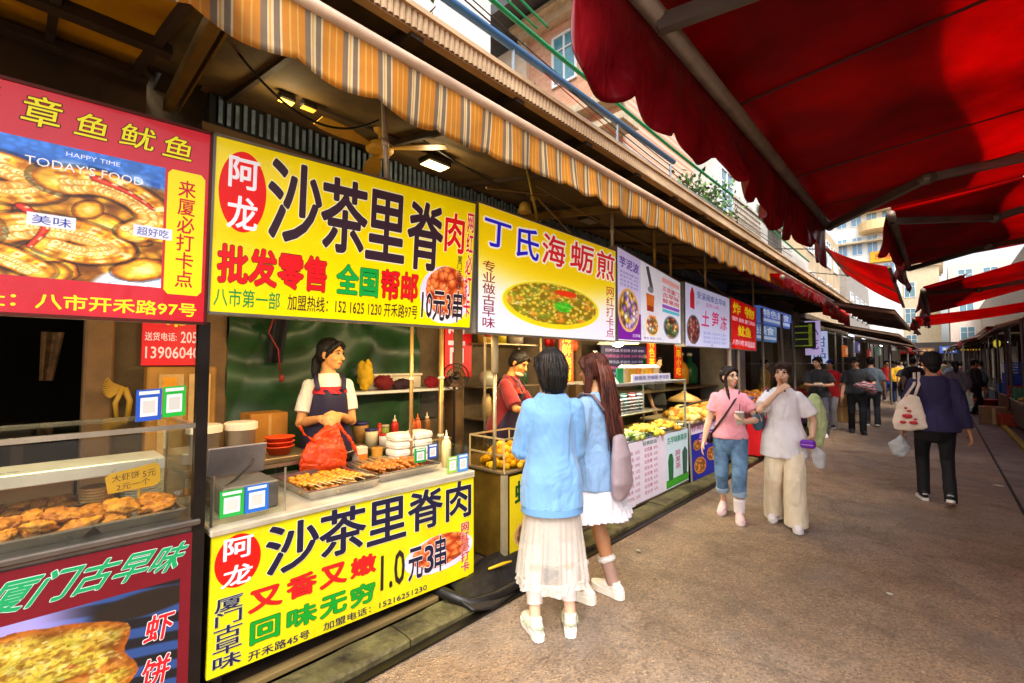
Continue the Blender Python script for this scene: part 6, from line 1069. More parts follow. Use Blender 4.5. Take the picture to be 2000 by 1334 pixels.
for (y, z, c, l) in ((3.5, 2.02, 'c82a1c', 'red bag hung over the rack beside the supermarket board'), (5.05, 1.9, 'e05a1c', 'orange red packet strip hanging behind the oyster stall'), (4.55, 1.95, 'd81c24', 'red pack of snacks hanging at the right of the rack')):
    t = thing('hanging_bag', l, 'bag', (-3.6, y, z), 0, 'bags hung along the stall backs'); mb = MB(); mb.tube([(-3.58, y, z-.16), (-3.57, y, z-.1), (-3.58, y, z), (-3.58, y, z+.06)], [(.07, .04), (.10, .05), (.07, .035), (.01, .01)], 12, ref=(0, 1, 0)); mb.build('bag', M(c, .35, var=.35, vs=14), t, smooth=True); mb = MB(); mb.cyl((-3.58, y, z+.05), (-3.58, y, z+.2), .004, 6); mb.build('string', M('d8c8a8', .7), t)

# ---- stall D: desserts and cold drinks
D_ = thing('food_stall', 'white menu fronted drink stall with glass case', 'stall', (-2.75, 5.1, .05)); mb = MB(); mb.box((-3.1, 4.22, .1), (-2.42, 5.9, .73)); mb.build('cabinet', M('8a8078', .4, .4, var=.3), D_)
b = Board((-2.40, 4.2, .06), (-2.40, 5.90, .09), (-2.40, 4.2, .735), (-2.40, 5.90, .735), (1, 0, 0), D_); mb = MB(); b.poly([(0, 0), (1, 0), (1, 1), (0, 1)], 0, mb); b.poly([(0, 1), (1, 1), (1, 0), (0, 0)], -.015, mb); mb.build('panel', M('e8def0', .4, var=.05), D_)
for i in range(8): b.text('芋泥牛乳  12元' if i % 2 else '四果汤  10元', .05, .80-i*.1, .24, .86-i*.1, 'b04a78', .015, d=.004); b.text('花生汤  6元' if i % 2 else '石花膏  8元', .30, .80-i*.1, .49, .86-i*.1, 'c05a80', .015, d=.004)
b.text('经典甜品', .28, .90, .48, .97, '1a6a5a', .02, d=.004); b.rect(.62, .0, .995, .995, 'd0e8f4', .003, 'printed_field'); b.text('古早味鲜果茶', .64, .80, .98, .93, '0a8a68', .03, d=.007); b.rect(.62, .02, .995, .16, '3aa828', .006, 'printed_grass')
b.poly([(.66, .15), (.73, .15), (.74, .5), (.72, .62), (.67, .62), (.65, .5)], .006).build('printed_bottle', M('2a7a48', .4, var=.4, vs=20), D_); b.poly([(.90, .15), (.97, .15), (.985, .58), (.94, .68), (.89, .58)], .006).build('printed_bottle', M('3a6a58', .4, var=.4, vs=20), D_); b.text('鲜果茶', .77, .30, .86, .66, 'c05a8a', .02, d=.007, vertical=True)
mb = MB()
for q in ((-2.42, 3.98), (-2.42, 5.88), (-3.0, 3.98), (-3.0, 5.88)): mb.bar((q[0], q[1], .73), (q[0], q[1], 1.35), .02)
mb.bar((-2.42, 3.98, 1.35), (-2.42, 5.88, 1.35), .03); mb.bar((-3.0, 3.98, 1.35), (-3.0, 5.88, 1.35), .03); mb.build('case_frame', M('d8d0c0', .3, .6), D_)
mb = MB(); mb.box((-2.405, 4.0, .76), (-2.40, 5.86, 1.33)); mb.build('front_pane', glass('f0f8f4'), D_); mb = MB(); mb.box((-3.0, 3.98, 1.352), (-2.4, 5.88, 1.362)); mb.box((-3.08, 4.2, .735), (-2.42, 5.88, .75)); mb.build('shelf', M('c8ccc8', .3, .4), D_)
mb = MB(); mb.bbox((-2.98, 4.1, .95), (-2.7, 5.84, .97), .004); mb.build('inner_shelf', steel, D_)
mb = MB(); mb.box((-2.75, 4.2, 1.335), (-2.70, 5.8, 1.35)); mb.build('added_case_lamp', lamp_mat('fff0d0', 4), D_)  # lamp added inside the case to brighten its contents
ld = bpy.data.lights.new('added_case_light', 'AREA'); ld.shape = 'RECTANGLE'; ld.size = .06; ld.size_y = 1.5; ld.energy = 16; ld.color = (1, .86, .62); lo = bpy.data.objects.new('added_case_light', ld); COL.objects.link(lo); lo.location = (-2.7, 5.0, 1.325); lo.rotation_euler = (0, R_(-18), 0)
heap((-2.62, 5.1, .75), .24, 90, .036, ('d8901c', 'e0a838', 'c8c030'), 'fruit_heap', 'orange and yellow fruit heaped in the drink stall case', 'fruit', flat=.3); heap((-2.6, 4.65, .75), .2, 70, .034, ('a8a850', '7a9a38', 'd8d0a0'), 'fruit_heap', 'pale green fruit heaped at the left of the drink stall case', 'fruit', flat=.3); heap((-2.6, 5.6, .75), .2, 70, .036, ('e8b020', 'f0c848', 'd88a1c'), 'fruit_heap', 'yellow mango pieces heaped at the right of the drink stall case', 'fruit', flat=.35)
tray('steel tray under the pale green fruit in the drink stall', -2.43, -2.82, 4.42, 4.87, .752); tray('steel tray under the orange fruit in the drink stall', -2.43, -2.85, 4.88, 5.34, .752); tray('steel tray under the mango pieces in the drink stall', -2.43, -2.82, 5.36, 5.82, .752)
for k in range(7): t = thing('lid_stack', 'stack of striped cup lids in the drink stall case', 'lids', (-2.78, 4.75+.1*k, .97), 0, 'cup lids in the drink stall'); mb = MB(); [mb.mat(q % 2).lathe([(.03, 0), (.042, .006), (.042, .012), (.03, .014)], (-2.78, 4.75+.1*k, .975+q*.02), 14) for q in range(9 if k % 2 else 12)]; mb.build('lids', [M('e8e4f0', .4), M(('4a4458', '8a3a4a', '3a6a68')[k % 3], .4)], t)
for k in range(6):
    y = 4.55+k*.15; t = thing('drink_cup', 'clear cup of yellow drink, %s from the left on top of the drink stall case' % ('first', 'second', 'third', 'fourth', 'fifth', 'last')[k], 'cup', (-2.55, y, 1.36), 0, 'cups on the drink stall'); mb = MB(); mb.lathe([(0, 0), (.042, 0), (.055, .15), (.057, .15)], (-2.55, y, 1.363), 16); mb.build('cup', M(('f0d8b0', 'e8b83a', 'f0a030', 'e8c860', 'f0b020', 'f4e0c0')[k], .3, var=.15), t, smooth=True); mb = MB(); mb.lathe([(.06, .15), (.06, .165), (.03, .19), (0, .19)], (-2.55, y, 1.363), 16); mb.build('lid', M('f4f0ec', .3), t, smooth=True)
lb = thing('menu_strip', 'white price strip under the cups on the drink stall', 'sign', (-2.42, 4.9, 1.36)); mb = MB(); mb.box((-2.435, 4.5, 1.363), (-2.42, 5.45, 1.45)); mb.build('card', M('e8e4f4', .4), lb); b2 = Board((-2.418, 4.5, 1.363), (-2.418, 5.45, 1.363), (-2.418, 4.5, 1.45), (-2.418, 5.45, 1.45), (1, 0, 0), lb); b2.text('鲜果茶 柠檬茶 芋泥奶', .05, .25, .95, .8, '6a70a8', .02, d=.003)
sg = thing('table_sign', 'white slanted standing sign with green back on the drink stall case', 'sign', (-2.6, 4.25, 1.36)); mb = MB(); mb.add([(-2.45, 4.08, 1.363), (-2.45, 4.28, 1.363), (-2.62, 4.13, 1.70), (-2.62, 4.08, 1.70), (-2.47, 4.08, 1.363), (-2.47, 4.28, 1.363), (-2.64, 4.13, 1.70), (-2.64, 4.08, 1.70)], [(0, 1, 2, 3), (7, 6, 5, 4), (0, 4, 5, 1), (1, 5, 6, 2), (2, 6, 7, 3), (3, 7, 4, 0)]); mb.build('card', M('e8e8dc', .5), sg); mb = MB(); mb.box((-2.5, 4.30, 1.363), (-2.48, 4.42, 1.52)); mb.build('green_card', M('1a8a58', .5), sg)
dl = thing('dome_lamp', 'wide cream dome lamp shining over the drink stall', 'lamp', (-2.85, 4.95, 1.78)); mb = MB(); mb.lathe([(.25, 0), (.2, .05), (.08, .1), (.03, .12)], (-2.85, 4.95, 1.80), 24); mb.build('shade', M('e8e0b0', .4, glow=.5), dl, smooth=True); mb = MB(); mb.ell((-2.85, 4.95, 1.80), (.07, .07, .03), 12, 8); mb.build('bulb', lamp_mat('fff0c0', 12), dl, smooth=True)
ld = bpy.data.lights.new('dome_light', 'POINT'); ld.energy = 14; ld.color = (1, .82, .55); ld.shadow_soft_size = .07; lo = bpy.data.objects.new('dome_light', ld); COL.objects.link(lo); lo.location = (-2.85, 4.95, 1.74)
mn = thing('menu_board', 'dark violet lit menu board on the back wall of the drink stall', 'sign', (-3.7, 6.4, 1.3)); mb = MB(); mb.bbox((-3.7, 5.9, 1.32), (-3.66, 7.3, 1.85), .01); mb.build('board', M('3a3858', .4, var=.2, glow=.2), mn); b2 = Board((-3.658, 5.9, 1.32), (-3.658, 7.3, 1.32), (-3.658, 5.9, 1.85), (-3.658, 7.3, 1.85), (1, 0, 0), mn, .2)
for i in range(5): b2.text('招牌饮品 价目表 大杯 中杯', .06, .80-i*.17, .94, .89-i*.17, ('d0c0f0', 'd070b0', 'b0b8e0', 'd070b0', 'b0b8e0')[i], .01, d=.004)
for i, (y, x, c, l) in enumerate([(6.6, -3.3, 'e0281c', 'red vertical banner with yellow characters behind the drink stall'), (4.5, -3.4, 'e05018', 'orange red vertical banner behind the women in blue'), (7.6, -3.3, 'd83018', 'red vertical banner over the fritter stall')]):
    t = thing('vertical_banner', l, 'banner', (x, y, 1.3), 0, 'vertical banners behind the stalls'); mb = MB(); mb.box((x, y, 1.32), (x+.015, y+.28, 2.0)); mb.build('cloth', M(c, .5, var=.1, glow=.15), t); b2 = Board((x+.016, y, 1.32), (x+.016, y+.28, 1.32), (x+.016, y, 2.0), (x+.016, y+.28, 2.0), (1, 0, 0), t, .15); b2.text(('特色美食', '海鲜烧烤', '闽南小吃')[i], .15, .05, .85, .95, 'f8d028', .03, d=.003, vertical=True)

# ---- stall E: fritters with a blue poster, and F beyond it
E_ = thing('food_stall', 'fritter stall with a blue food poster standing against it', 'stall', (-2.7, 6.6, .02)); mb = MB(); mb.box((-3.1, 6.05, .1), (-2.46, 7.6, .78)); mb.build('cabinet', M('7a6a58', .5, var=.3), E_); mb = MB(); mb.bbox((-3.12, 6.0, .78), (-2.38, 7.65, .81), .006); mb.build('counter', M('c8b088', .4, .3, var=.2), E_)
b = Board((-2.38, 5.97, .05), (-2.36, 7.0, .03), (-2.42, 5.97, .78), (-2.42, 7.0, .78), (1, 0, .05), E_); mb = MB(); b.poly([(0, 0), (1, 0), (1, 1), (0, 1)], 0, mb); b.poly([(0, 1), (1, 1), (1, 0), (0, 0)], -.02, mb); mb.build('poster', M('1a28a8', .4, var=.2), E_)
b.rect(.0, .80, 1, 1, 'e0d4ec', .003); b.text('炸鸡排 5元', .08, .84, .9, .96, 'b04a78', .02, d=.006); b.text('香酥', .3, .55, .95, .78, 'e89ad8', .03, d=.006)
for u, v, s in ((.08, .08, .4), (.52, .24, .34), (.1, .5, .26)): b.art(bowl(('e8862a', 'f0a83a', 'c8601c'), rim='d8782a', seed=int(u*100), n=30), u, v, u+s, v+s*.75, 36, 30, d=.005)
mb = MB(); mb.bar((-2.38, 5.955, .02), (-2.40, 5.955, .82), .02); mb.bar((-2.42, 7.62, .07), (-2.42, 7.62, 1.9), .04); mb.build('post', M('b8b0a0', .4, .5), E_)
for y, l in ((6.25, 'left'), (6.75, 'middle'), (7.25, 'right')): heap((-2.62, y, .81), .22, 60, .05, ('d8921c', 'e8b04a', 'c87818', 'e8c878'), 'fritter_heap', 'golden fritters, the %s heap on the fritter stall' % l, 'fried food', flat=.6, elong=1.6)
pl = thing('steamer_cover', 'large tan conical lid propped over the fritters', 'lid', (-2.8, 6.9, 1.0)); mb = MB(); mb.lathe([(.26, 0), (.2, .05), (.05, .12), (.03, .15), (0, .15)], (-2.85, 6.9, 1.0), 20); mb.build('cone', M('c8a060', .5, .1, var=.3), pl, smooth=True)
rod = MB(); rod.cyl((-2.5, 5.9, 1.0), (-2.5, 7.7, 1.06), .012, 8); tag(rod.build('counter_rod', M('2a241c', .5)), 'dark rod across the front of the fritter stall', 'rod')
F_ = thing('food_stall', 'dim grill stall beyond the fritters with a red box on the kerb side', 'stall', (-2.7, 9, .05)); mb = MB(); mb.box((-3.2, 8.0, .1), (-2.42, 11.0, .82)); mb.build('cabinet', M('4a3a30', .5, var=.4), F_); mb = MB(); mb.bbox((-3.2, 7.98, .82), (-2.38, 11.02, .86), .006); mb.build('counter', M('a88a60', .4, .3, var=.3), F_); 
for y in (8.05, 9.5, 10.95): mb = MB(); mb.bar((-2.42, y, .08), (-2.42, y, 2.6), .035); mb.build('post', M('9a9080', .4, .5), F_)
t = thing('red_box', 'red plastic box standing by the kerb beyond the fritter stall', 'box', (-2.3, 8.5, .05)); mb = MB(); mb.bbox((-2.37, 8.2, .06), (-2.16, 8.9, .62), .02); mb.build('body', M('d01c24', .4), t); mb = MB(); mb.bbox((-2.38, 8.19, .621), (-2.15, 8.91, .66), .01); mb.build('lid', M('b81820', .4), t)
t = thing('steel_pan', 'blue rimmed round pan on the grill stall', 'pan', (-2.6, 8.9, .86)); mb = MB(); mb.lathe([(0, 0), (.2, 0), (.26, .1), (.28, .1), (.28, .115), (.25, .115), (.19, .01), (0, .01)], (-2.62, 8.6, .865), 24); mb.build('pan', M('3a68a8', .4, .3), t, smooth=True)
for y, c, l in ((9.3, ('c87a2a', 'a85a1c'), 'brown grilled pieces heaped on the grill stall'), (9.9, ('e0a02a', 'd88a1c'), 'amber fried pieces heaped on the grill stall'), (10.5, ('b83a1c', 'd85a2a'), 'red spiced pieces heaped on the grill stall')): heap((-2.65, y, .86), .26, 50, .05, c, 'food_heap', l, 'food', flat=.6)
for x, y, z, c, l in ((-3.5, 6.95, 1.15, '1a7a58', 'tall green bottle shaped gas tank in the fritter stall'), (-3.4, 8.1, 1.2, 'c8902a', 'amber canister on the grill stall back'), (-3.4, 8.5, 1.2, '1a5a38', 'dark green canister on the grill stall back')):
    t = thing('canister', l, 'canister', (x, y, z), 0, 'canisters behind the far stalls'); mb = MB(); mb.lathe([(0, 0), (.13, 0), (.14, .25), (.09, .36), (.04, .4), (.04, .5)], (x, y, z), 16); mb.build('body', M(c, .4, var=.2), t, smooth=True); mb = MB(); mb.lathe([(.05, .5), (.05, .55), (0, .56)], (x, y, z), 12); mb.build('cap', M('d8d8d0', .4), t, smooth=True)
bs = MB(); bs.bbox((-3.75, 5.5, 1.12), (-3.2, 9.4, 1.145), .004)
for yy in (5.6, 7.4, 9.3): bs.bar((-3.5, yy, .075), (-3.5, yy, 1.12), .04)
tag(bs.build('back_counter', steelw), 'long steel back counter behind the drink and fritter stalls', 'counter')
# ---- black rubber mat and odds at the kerb between the pork and oyster stalls
U, T = np.meshgrid(np.linspace(0, 1, 60), np.linspace(0, 1, 26), indexing='ij'); Zm = .085+.045*np.sin(T*5)*np.sin(np.pi*U)+.03*fbm(np.stack([U*9, T*5], -1))-.06*T**3
mb = MB(); mb.sheet(np.stack([-2.52+.36*T+.03*np.sin(U*9), 1.98+.98*U+.03*np.sin(T*6), Zm], -1), .018); tag(mb.build('rubber_mat', M('1e1a17', .5, var=.3, vs=14, bump=.4), smooth=True), 'rumpled black rubber mat over the kerb in front of the oyster cart', 'mat')
mb = MB(); mb.tube([(-2.6, 1.9, .1), (-2.35, 1.93, .1), (-2.22, 2.0, .06), (-2.19, 2.2, .045), (-2.2, 2.6, .045), (-2.24, 3.1, .05)], .035, 10, cap='round'); tag(mb.build('drain_hose', M('171412', .4, var=.3), smooth=True), 'thick black hose curling along the kerb by the mat', 'hose')
mb = MB(); mb.tube([(-2.33, 2.28, .155), (-2.31, 2.40, .158), (-2.30, 2.47, .155)], [.009, .012, .007], 7, cap='round'); tag(mb.build('bamboo_scrap', M('e0b020', .5), smooth=True), 'bright yellow stick lying on the black mat', 'stick')
for i, (y, c, l) in enumerate([(1.2, '7a6438', 'old brown plank lying along the kerb under the yellow panel'), (3.5, '7a6040', 'old brown plank along the kerb behind the woman in denim'), (5.2, '6a5238', 'weathered plank under the drink stall')]): mb = MB(); mb.bbox((-2.46, y-.7, .052), (-2.40, y+.7, .085), .006); tag(mb.build('kerb_plank', M(c, .8, var=.4, stretch=(1, .2, 1), vs=6)), l, 'plank')
# ================================================================ PEOPLE
SKIN = M('d8a27e', .5, var=.08, vs=9, spec=.35); SKIN2 = M('c98e68', .5, var=.1, vs=9, spec=.35); SKINP = M('e0b496', .5, var=.08, vs=9, spec=.35)
def ik(a, b, l1, l2, hint):
    d = b-a; L = min(d.length, (l1+l2)*.998); u = d.normalized(); x = (l1*l1-l2*l2+L*L)/(2*L); h = math.sqrt(max(0, l1*l1-x*x)); p = Vector(hint)-u*Vector(hint).dot(u); p.normalize()
    return a+u*x+p*h, a+u*L
PROF = [(-.12, .115, .085, 0), (-.05, .165, .112, -.006), (.02, .163, .112, -.006), (.10, .138, .095, 0), (.17, .122, .086, .004), (.28, .132, .098, .012), (.37, .146, .103, .01), (.425, .140, .090, .0), (.465, .112, .074, -.005), (.50, .078, .060, -.008), (.535, .056, .052, -.008)]
def prof(dz): a = np.array(PROF); return [float(np.interp(dz, a[:, 0], a[:, i])) for i in (1, 2, 3)]
class Person:
    def __init__(s, label, loc, heading, H, pose, skin=SKIN, vox=.008, wide=1., group=None, detail=True):
        k = H/1.65; s.k = k; s.vox = vox; s.wide = wide; s.detail = detail; s.skin = skin
        s.root = thing('person', label, 'person', loc, R_(heading), group)
        lean = Matrix.Rotation(-R_(pose.get('lean', 0)), 3, 'X') @ Matrix.Rotation(R_(pose.get('side', 0)), 3, 'Y'); s.lean = lean
        s.P = Vector((0, pose.get('py', 0), (.875-pose.get('drop', 0))*k)); s.sp = lambda dz, x=0, y=0: s.P+lean @ Vector((x*k, y*k, dz*k))
        tw = Matrix.Rotation(R_(pose.get('twist', 0)), 3, 'Z'); s.tw = tw
        s.sh = {q: s.P+lean @ (tw @ Vector((g*.155*k*wide, -.008*k, .430*k))) for q, g in (('R', 1), ('L', -1))}; s.hip = {q: s.P+Vector((g*.085*k, 0, -.02*k)) for q, g in (('R', 1), ('L', -1))}
        s.el = {}; s.wr = {}; s.kn = {}; s.an = {}; s.foot = {}; s.hand = {}
        for q, g in (('R', 1), ('L', -1)):
            h = pose.get('hand'+q, ((g*.25, .03, .80), (g*.3, -1, 0), (-g, 0, 0), .5)); t = Vector(h[0])*k
            s.el[q], s.wr[q] = ik(s.sh[q], t, .275*k, .245*k, h[1]); s.hand[q] = h
            f = pose.get('foot'+q, (g*.10, 0, 0, g*-8, 0)); a = Vector((f[0]*k, f[1]*k, .085*k+f[2])); s.kn[q], s.an[q] = ik(s.hip[q], a, .40*k, .40*k, (g*.08, 1, 0)); s.foot[q] = f
        nk = s.sp(.55); s.nk = nk; hy, hp, hr = pose.get('head', (0, 0, 0)); s.HR = lean @ Matrix.Rotation(R_(hy), 3, 'Z') @ Matrix.Rotation(-R_(hp), 3, 'X') @ Matrix.Rotation(R_(hr), 3, 'Y')
        s.hc = nk+s.HR @ Vector((0, .014*k, .115*k))
    def h(s, x, y, z): return s.hc+s.HR @ Vector((x, y, z))*s.k
    def body(s, arms=True, calf=1., leg=.74):
        k = s.k; mb = MB(); HR = s.HR
        mb.tube([s.sp(d, 0, y) for d, a, b, y in PROF], [(a*k*.97*(1+(s.wide-1)*.6), b*k*.95) for d, a, b, y in PROF], 18, ref=(1, 0, 0), cap='round')
        mb.tube([s.sp(.47, 0, -.01), s.sp(.54, 0, -.004), s.h(0, -.02, -.06)], [(.056*k, .052*k), (.047*k, .047*k), (.047*k, .048*k)], 12, cap='round')
        E = lambda c, r: mb.ell(s.h(*c), [q*k for q in r], 18, 12, HR)
        E((0, -.014, .022), (.073, .089, .084)); E((0, .018, -.03), (.062, .066, .083)); E((0, .042, -.085), (.036, .036, .030)); E((0, .03, -.06), (.052, .045, .045))
        for g in (1, -1): E((g*.034, .052, -.032), (.027, .027, .026)); E((g*.074, -.006, -.016), (.011, .021, .031)); E((g*.03, .068, .022), (.024, .014, .009))
        mb.tube([s.h(0, .080, .008), s.h(0, .093, -.016), s.h(0, .103, -.034)], [(.008*k, .008*k), (.010*k, .010*k), (.0145*k, .012*k)], 10, cap='round'); E((0, .080, -.062), (.021, .012, .008)); E((0, .077, -.071), (.018, .011, .007))
        for q, g in (('R', 1), ('L', -1)):
            if arms:
                sh, el, wr = s.sh[q], s.el[q], s.wr[q]; m1 = sh.lerp(el, .4); m2 = el.lerp(wr, .3)
                mb.tube([s.sp(.42, g*.09), sh, m1, el, m2, wr], [.046*k, .046*k, .042*k, .035*k, .036*k, (.026*k, .023*k)], 12, cap='round'); mb.ell(el, (.037*k,)*3, 10, 8)
                s.make_hand(mb, q, g)
            hp, kn, an = s.hip[q], s.kn[q], s.an[q]
            mb.tube([hp+Vector((0, 0, .03*k)), hp.lerp(kn, .25), hp.lerp(kn, .7), kn, kn.lerp(an, .3)+Vector((0, -.012*k, 0)), kn.lerp(an, .7), an], [.083*k*leg, .080*k*leg, .060*k*leg, .050*k*leg, .052*k*calf*leg, .038*k*leg, .034*k*max(leg, .9)], 14, cap='round'); mb.ell(kn, (.05*k*leg,)*3, 12, 8)
            yw = R_(s.foot[q][3]); d = Vector((-math.sin(yw), math.cos(yw), 0)); mb.tube([an-d*.03*k-Vector((0, 0, .035*k)), an+d*.05*k-Vector((0, 0, .045*k)), an+d*.13*k-Vector((0, 0, .055*k))], [.03*k, .034*k, .025*k], 10, cap='round')
        me = fuse(mb, s.vox, 3); s.bodyo = link_mesh(me, 'body', s.skin, s.root, True); return s
    def make_hand(s, mb, q, g):
        k = s.k; tgt, hint, pn, curl = s.hand[q][:4]; wr = s.wr[q]; d = (wr-s.el[q]).normalized()
        if len(s.hand[q]) > 4: d = (d*.4+Vector(s.hand[q][4])).normalized()
        n = Vector(pn)-d*Vector(pn).dot(d); n = n.normalized() if n.length > 1e-3 else d.orthogonal().normalized(); th = d.cross(n)*g
        s.palm = getattr(s, 'palm', {}); s.palm[q] = wr+d*.07*k+n*.02*k
        mb.tube([wr-d*.01*k, wr+d*.03*k, wr+d*.075*k, wr+d*.09*k], [(.026*k, .019*k), (.036*k, .017*k), (.040*k, .015*k), (.036*k, .013*k)], 12, ref=th, cap='round')
        for i, (o, L) in enumerate(((-.031, .058), (-.0105, .074), (.0105, .080), (.031, .072))):
            p = wr+d*.085*k+th*o*k; pts = [p-d*.02*k, p]; a = 0
            for j, f in enumerate((.45, .32, .23)): a += curl*R_((30, 48, 34)[j])*(1+.08*i); p = p+(d*math.cos(a)+n*math.sin(a)+th*o*.8*(1-curl))*(L*f*k); pts.append(p)
            mb.tube(pts, [.0092*k, .0092*k, .0085*k, .0078*k, .0066*k], 8, cap='round')
        p = wr+d*.022*k+th*.026*k; e1 = (th*.75+d*.6+n*.35*curl).normalized(); e2 = (d*.85+th*.15*(1-curl)+n*(.2+.7*curl)).normalized()
        mb.tube([p-e1*.01*k, p+e1*.032*k, p+e1*.036*k+e2*.026*k, p+e1*.038*k+e2*.046*k], [.012*k, .0115*k, .0098*k, .0075*k], 8, cap='round')
    def face(s, mouth='a8503f', glasses=False, open_=.0):
        k = s.k; HR = s.HR
        for g in (1, -1):
            mb = MB(); mb.mat(0).ell(s.h(g*.030, .0755, .001), (.0145*k, .008*k, .0066*k), 12, 8, HR); mb.mat(1).ell(s.h(g*.030, .0795, .001), (.0085*k, .0062*k, .0068*k), 10, 7, HR); mb.tube([s.h(g*.016, .079, .004), s.h(g*.030, .0835, .0085), s.h(g*.045, .074, .004)], .0030*k, 5)
            mb.build('eye', [M('c4b4a8', .4, var=0), M('17100c', .2, var=0)], s.root, True, True)
            mb = MB(); mb.tube([s.h(g*.014, .083, .021), s.h(g*.031, .0835, .027), s.h(g*.048, .072, .021)], [.0035*k, .0048*k, .0026*k], 6); mb.build('eyebrow', M('2a1c14', .7, var=0), s.root, True, True)
        mb = MB(); mb.tube([s.h(-.022, .081, -.066), s.h(0, .0915, -.064), s.h(.022, .081, -.066)], [.002*k, .0052*k, .002*k], 7, cap='round'); mb.tube([s.h(-.018, .081, -.070-open_), s.h(0, .0905, -.0725-open_), s.h(.018, .081, -.070-open_)], [.002*k, .0052*k, .002*k], 7, cap='round')
        if open_: mb.ell(s.h(0, .085, -.068-open_/2), (.013*k, .006*k, open_*.7*k), 10, 6, HR)
        mb.build('mouth', M(mouth, .4, var=0), s.root, True, True)
        if glasses:
            mb = MB()
            for g in (1, -1): mb.tube([s.h(g*.033+.024*math.cos(a), .093-.006*abs(math.cos(a)), -.002+.021*math.sin(a)) for a in np.linspace(0, 2*math.pi, 22)], .0016*k, 5); mb.tube([s.h(g*.057, .088, .002), s.h(g*.074, .03, .004), s.h(g*.076, -.01, -.006)], .0016*k, 5)
            mb.tube([s.h(-.009, .093, 0), s.h(.009, .093, 0)], .0016*k, 5); mb.build('glasses', M('4a4440', .3, .6, var=0), s.root, True, True)
        return s
    def hair(s, col, parts=(), fringe=True, cap=1., amp=.006, vox=None, hi=None, extra=None):
        """skull cap plus tubes [(pts in head frame, radii)]"""
        k = s.k; mb = MB(); mb.ell(s.h(0, -.022, .030), (.083*k*cap, .093*k*cap, .088*k*cap), 20, 14, s.HR); mb.ell(s.h(0, -.045, -.005), (.076*k*cap, .068*k*cap, .082*k*cap), 18, 12, s.HR)
        if fringe:
            for g in (1, -1): mb.tube([s.h(g*.012, .066, .082), s.h(g*.05, .062, .058), s.h(g*.074, .03, .015), s.h(g*.077, .008, -.03)], [.016*k, .018*k, .015*k, .010*k], 8, cap='round')
        for pts, rad in parts: mb.tube([s.h(*p) for p in pts], [tuple(q*k for q in r) if isinstance(r, tuple) else r*k for r in rad], 12, ref=s.HR @ Vector((1, 0, 0)), cap='round')
        inv = s.HR.transposed()
        def disp(co):
            L = (co-np.array(s.hc)) @ np.array(inv).T; a = np.arctan2(L[:, 0], -L[:, 1]+.02)
            return amp*k*(fbm(np.stack([a*14, L[:, 2]*7, np.hypot(L[:, 0], L[:, 1])*8], -1), 3)-.5)*2+amp*.5*k*np.sin(a*46+6*vnoise(L*9))
        me = fuse(mb, vox or max(.006, s.vox*.9), 3, disp); o = link_mesh(me, 'hair', M(col, .5, var=.5, vs=9, stretch=(6, 6, .6), bump=.7, bs=30, spec=.3, tint=hi), s.root, True); return s
    def strands(s, col, curves, r=.0035, name='hair_strands'):
        mb = MB()
        for c in curves: n = len(c); mb.tube([s.h(*p) for p in c], [r*s.k*(1-.75*i/(n-1)) for i in range(n)], 5)
        mb.build(name, M(col, .45, var=.4, vs=3, spec=.4), s.root, True, True); return s
    def top(s, col, hem=-.02, ease=.018, flare=.02, sleeve=.85, sease=.02, name='shirt', amp=.012, neck=.515, freq=7., mat=None, nr=0., seed=0, cuff=None):
        k = s.k; mb = MB(); D = np.linspace(hem, neck, 14); pts = []; rad = []
        for d in D:
            a, b, y = prof(max(d, -.03)); f = flare*max(0, (.42-d))/.5; w = 1+(s.wide-1)*.7
            pts.append(s.sp(d, 0, y)); rad.append(((a*w+ease+f)*k, (b+ease*1.05+f*.8)*k))
        if nr: rad[-1] = ((nr)*k, nr*.85*k)
        mb.tube(pts, rad, 26, ref=s.tw @ Vector((1, 0, 0)))
        for q, g in (('R', 1), ('L', -1)):
            sh, el, wr = s.sh[q], s.el[q], s.wr[q]; P = [s.sp(.40, g*.085), sh+Vector((0, 0, -.006*k))]; Rr = [(.050+ease*.5)*k, (.048+ease*.55)*k]
            if sleeve <= 1: P += [sh.lerp(el, sleeve*.5), sh.lerp(el, sleeve)]; Rr += [(.050+sease)*k, (.046+sease*1.25)*k]
            else: f = sleeve-1; P += [sh.lerp(el, .5), el, el.lerp(wr, f*.5), el.lerp(wr, f)]; Rr += [(.047+sease)*k, (.042+sease)*k, (.040+sease)*k, (.032+sease*.8)*k]; mb.ell(el, ((.042+sease)*k,)*3, 12, 8)
            mb.tube(P, Rr, 14)
            mb.ell(sh+Vector((0, 0, -.006*k)), ((.048+ease*.55)*k,)*3, 12, 8)
        sp = np.array([seed*3.1, seed*1.7, 0])
        def disp(co):
            w = fbm(co*np.array([freq, freq, freq*.55])/k+sp, 3)-.5; v = np.abs(fbm(co*np.array([freq*1.5, freq*1.5, freq*.6])+sp+9, 2)-.5)
            return amp*(w*1.6-(.12-np.minimum(v, .12))*4*.5)*np.clip((s.P.z+.56*k-co[:, 2])/(.1*k), .15, 1)
        me = fuse(mb, max(s.vox, .008), 3, disp); s.shirt = link_mesh(me, name, mat or M(col, .75, var=.1, vs=14, bump=.12, bs=260, sheen=.2, wr=.5), s.root, True); return s
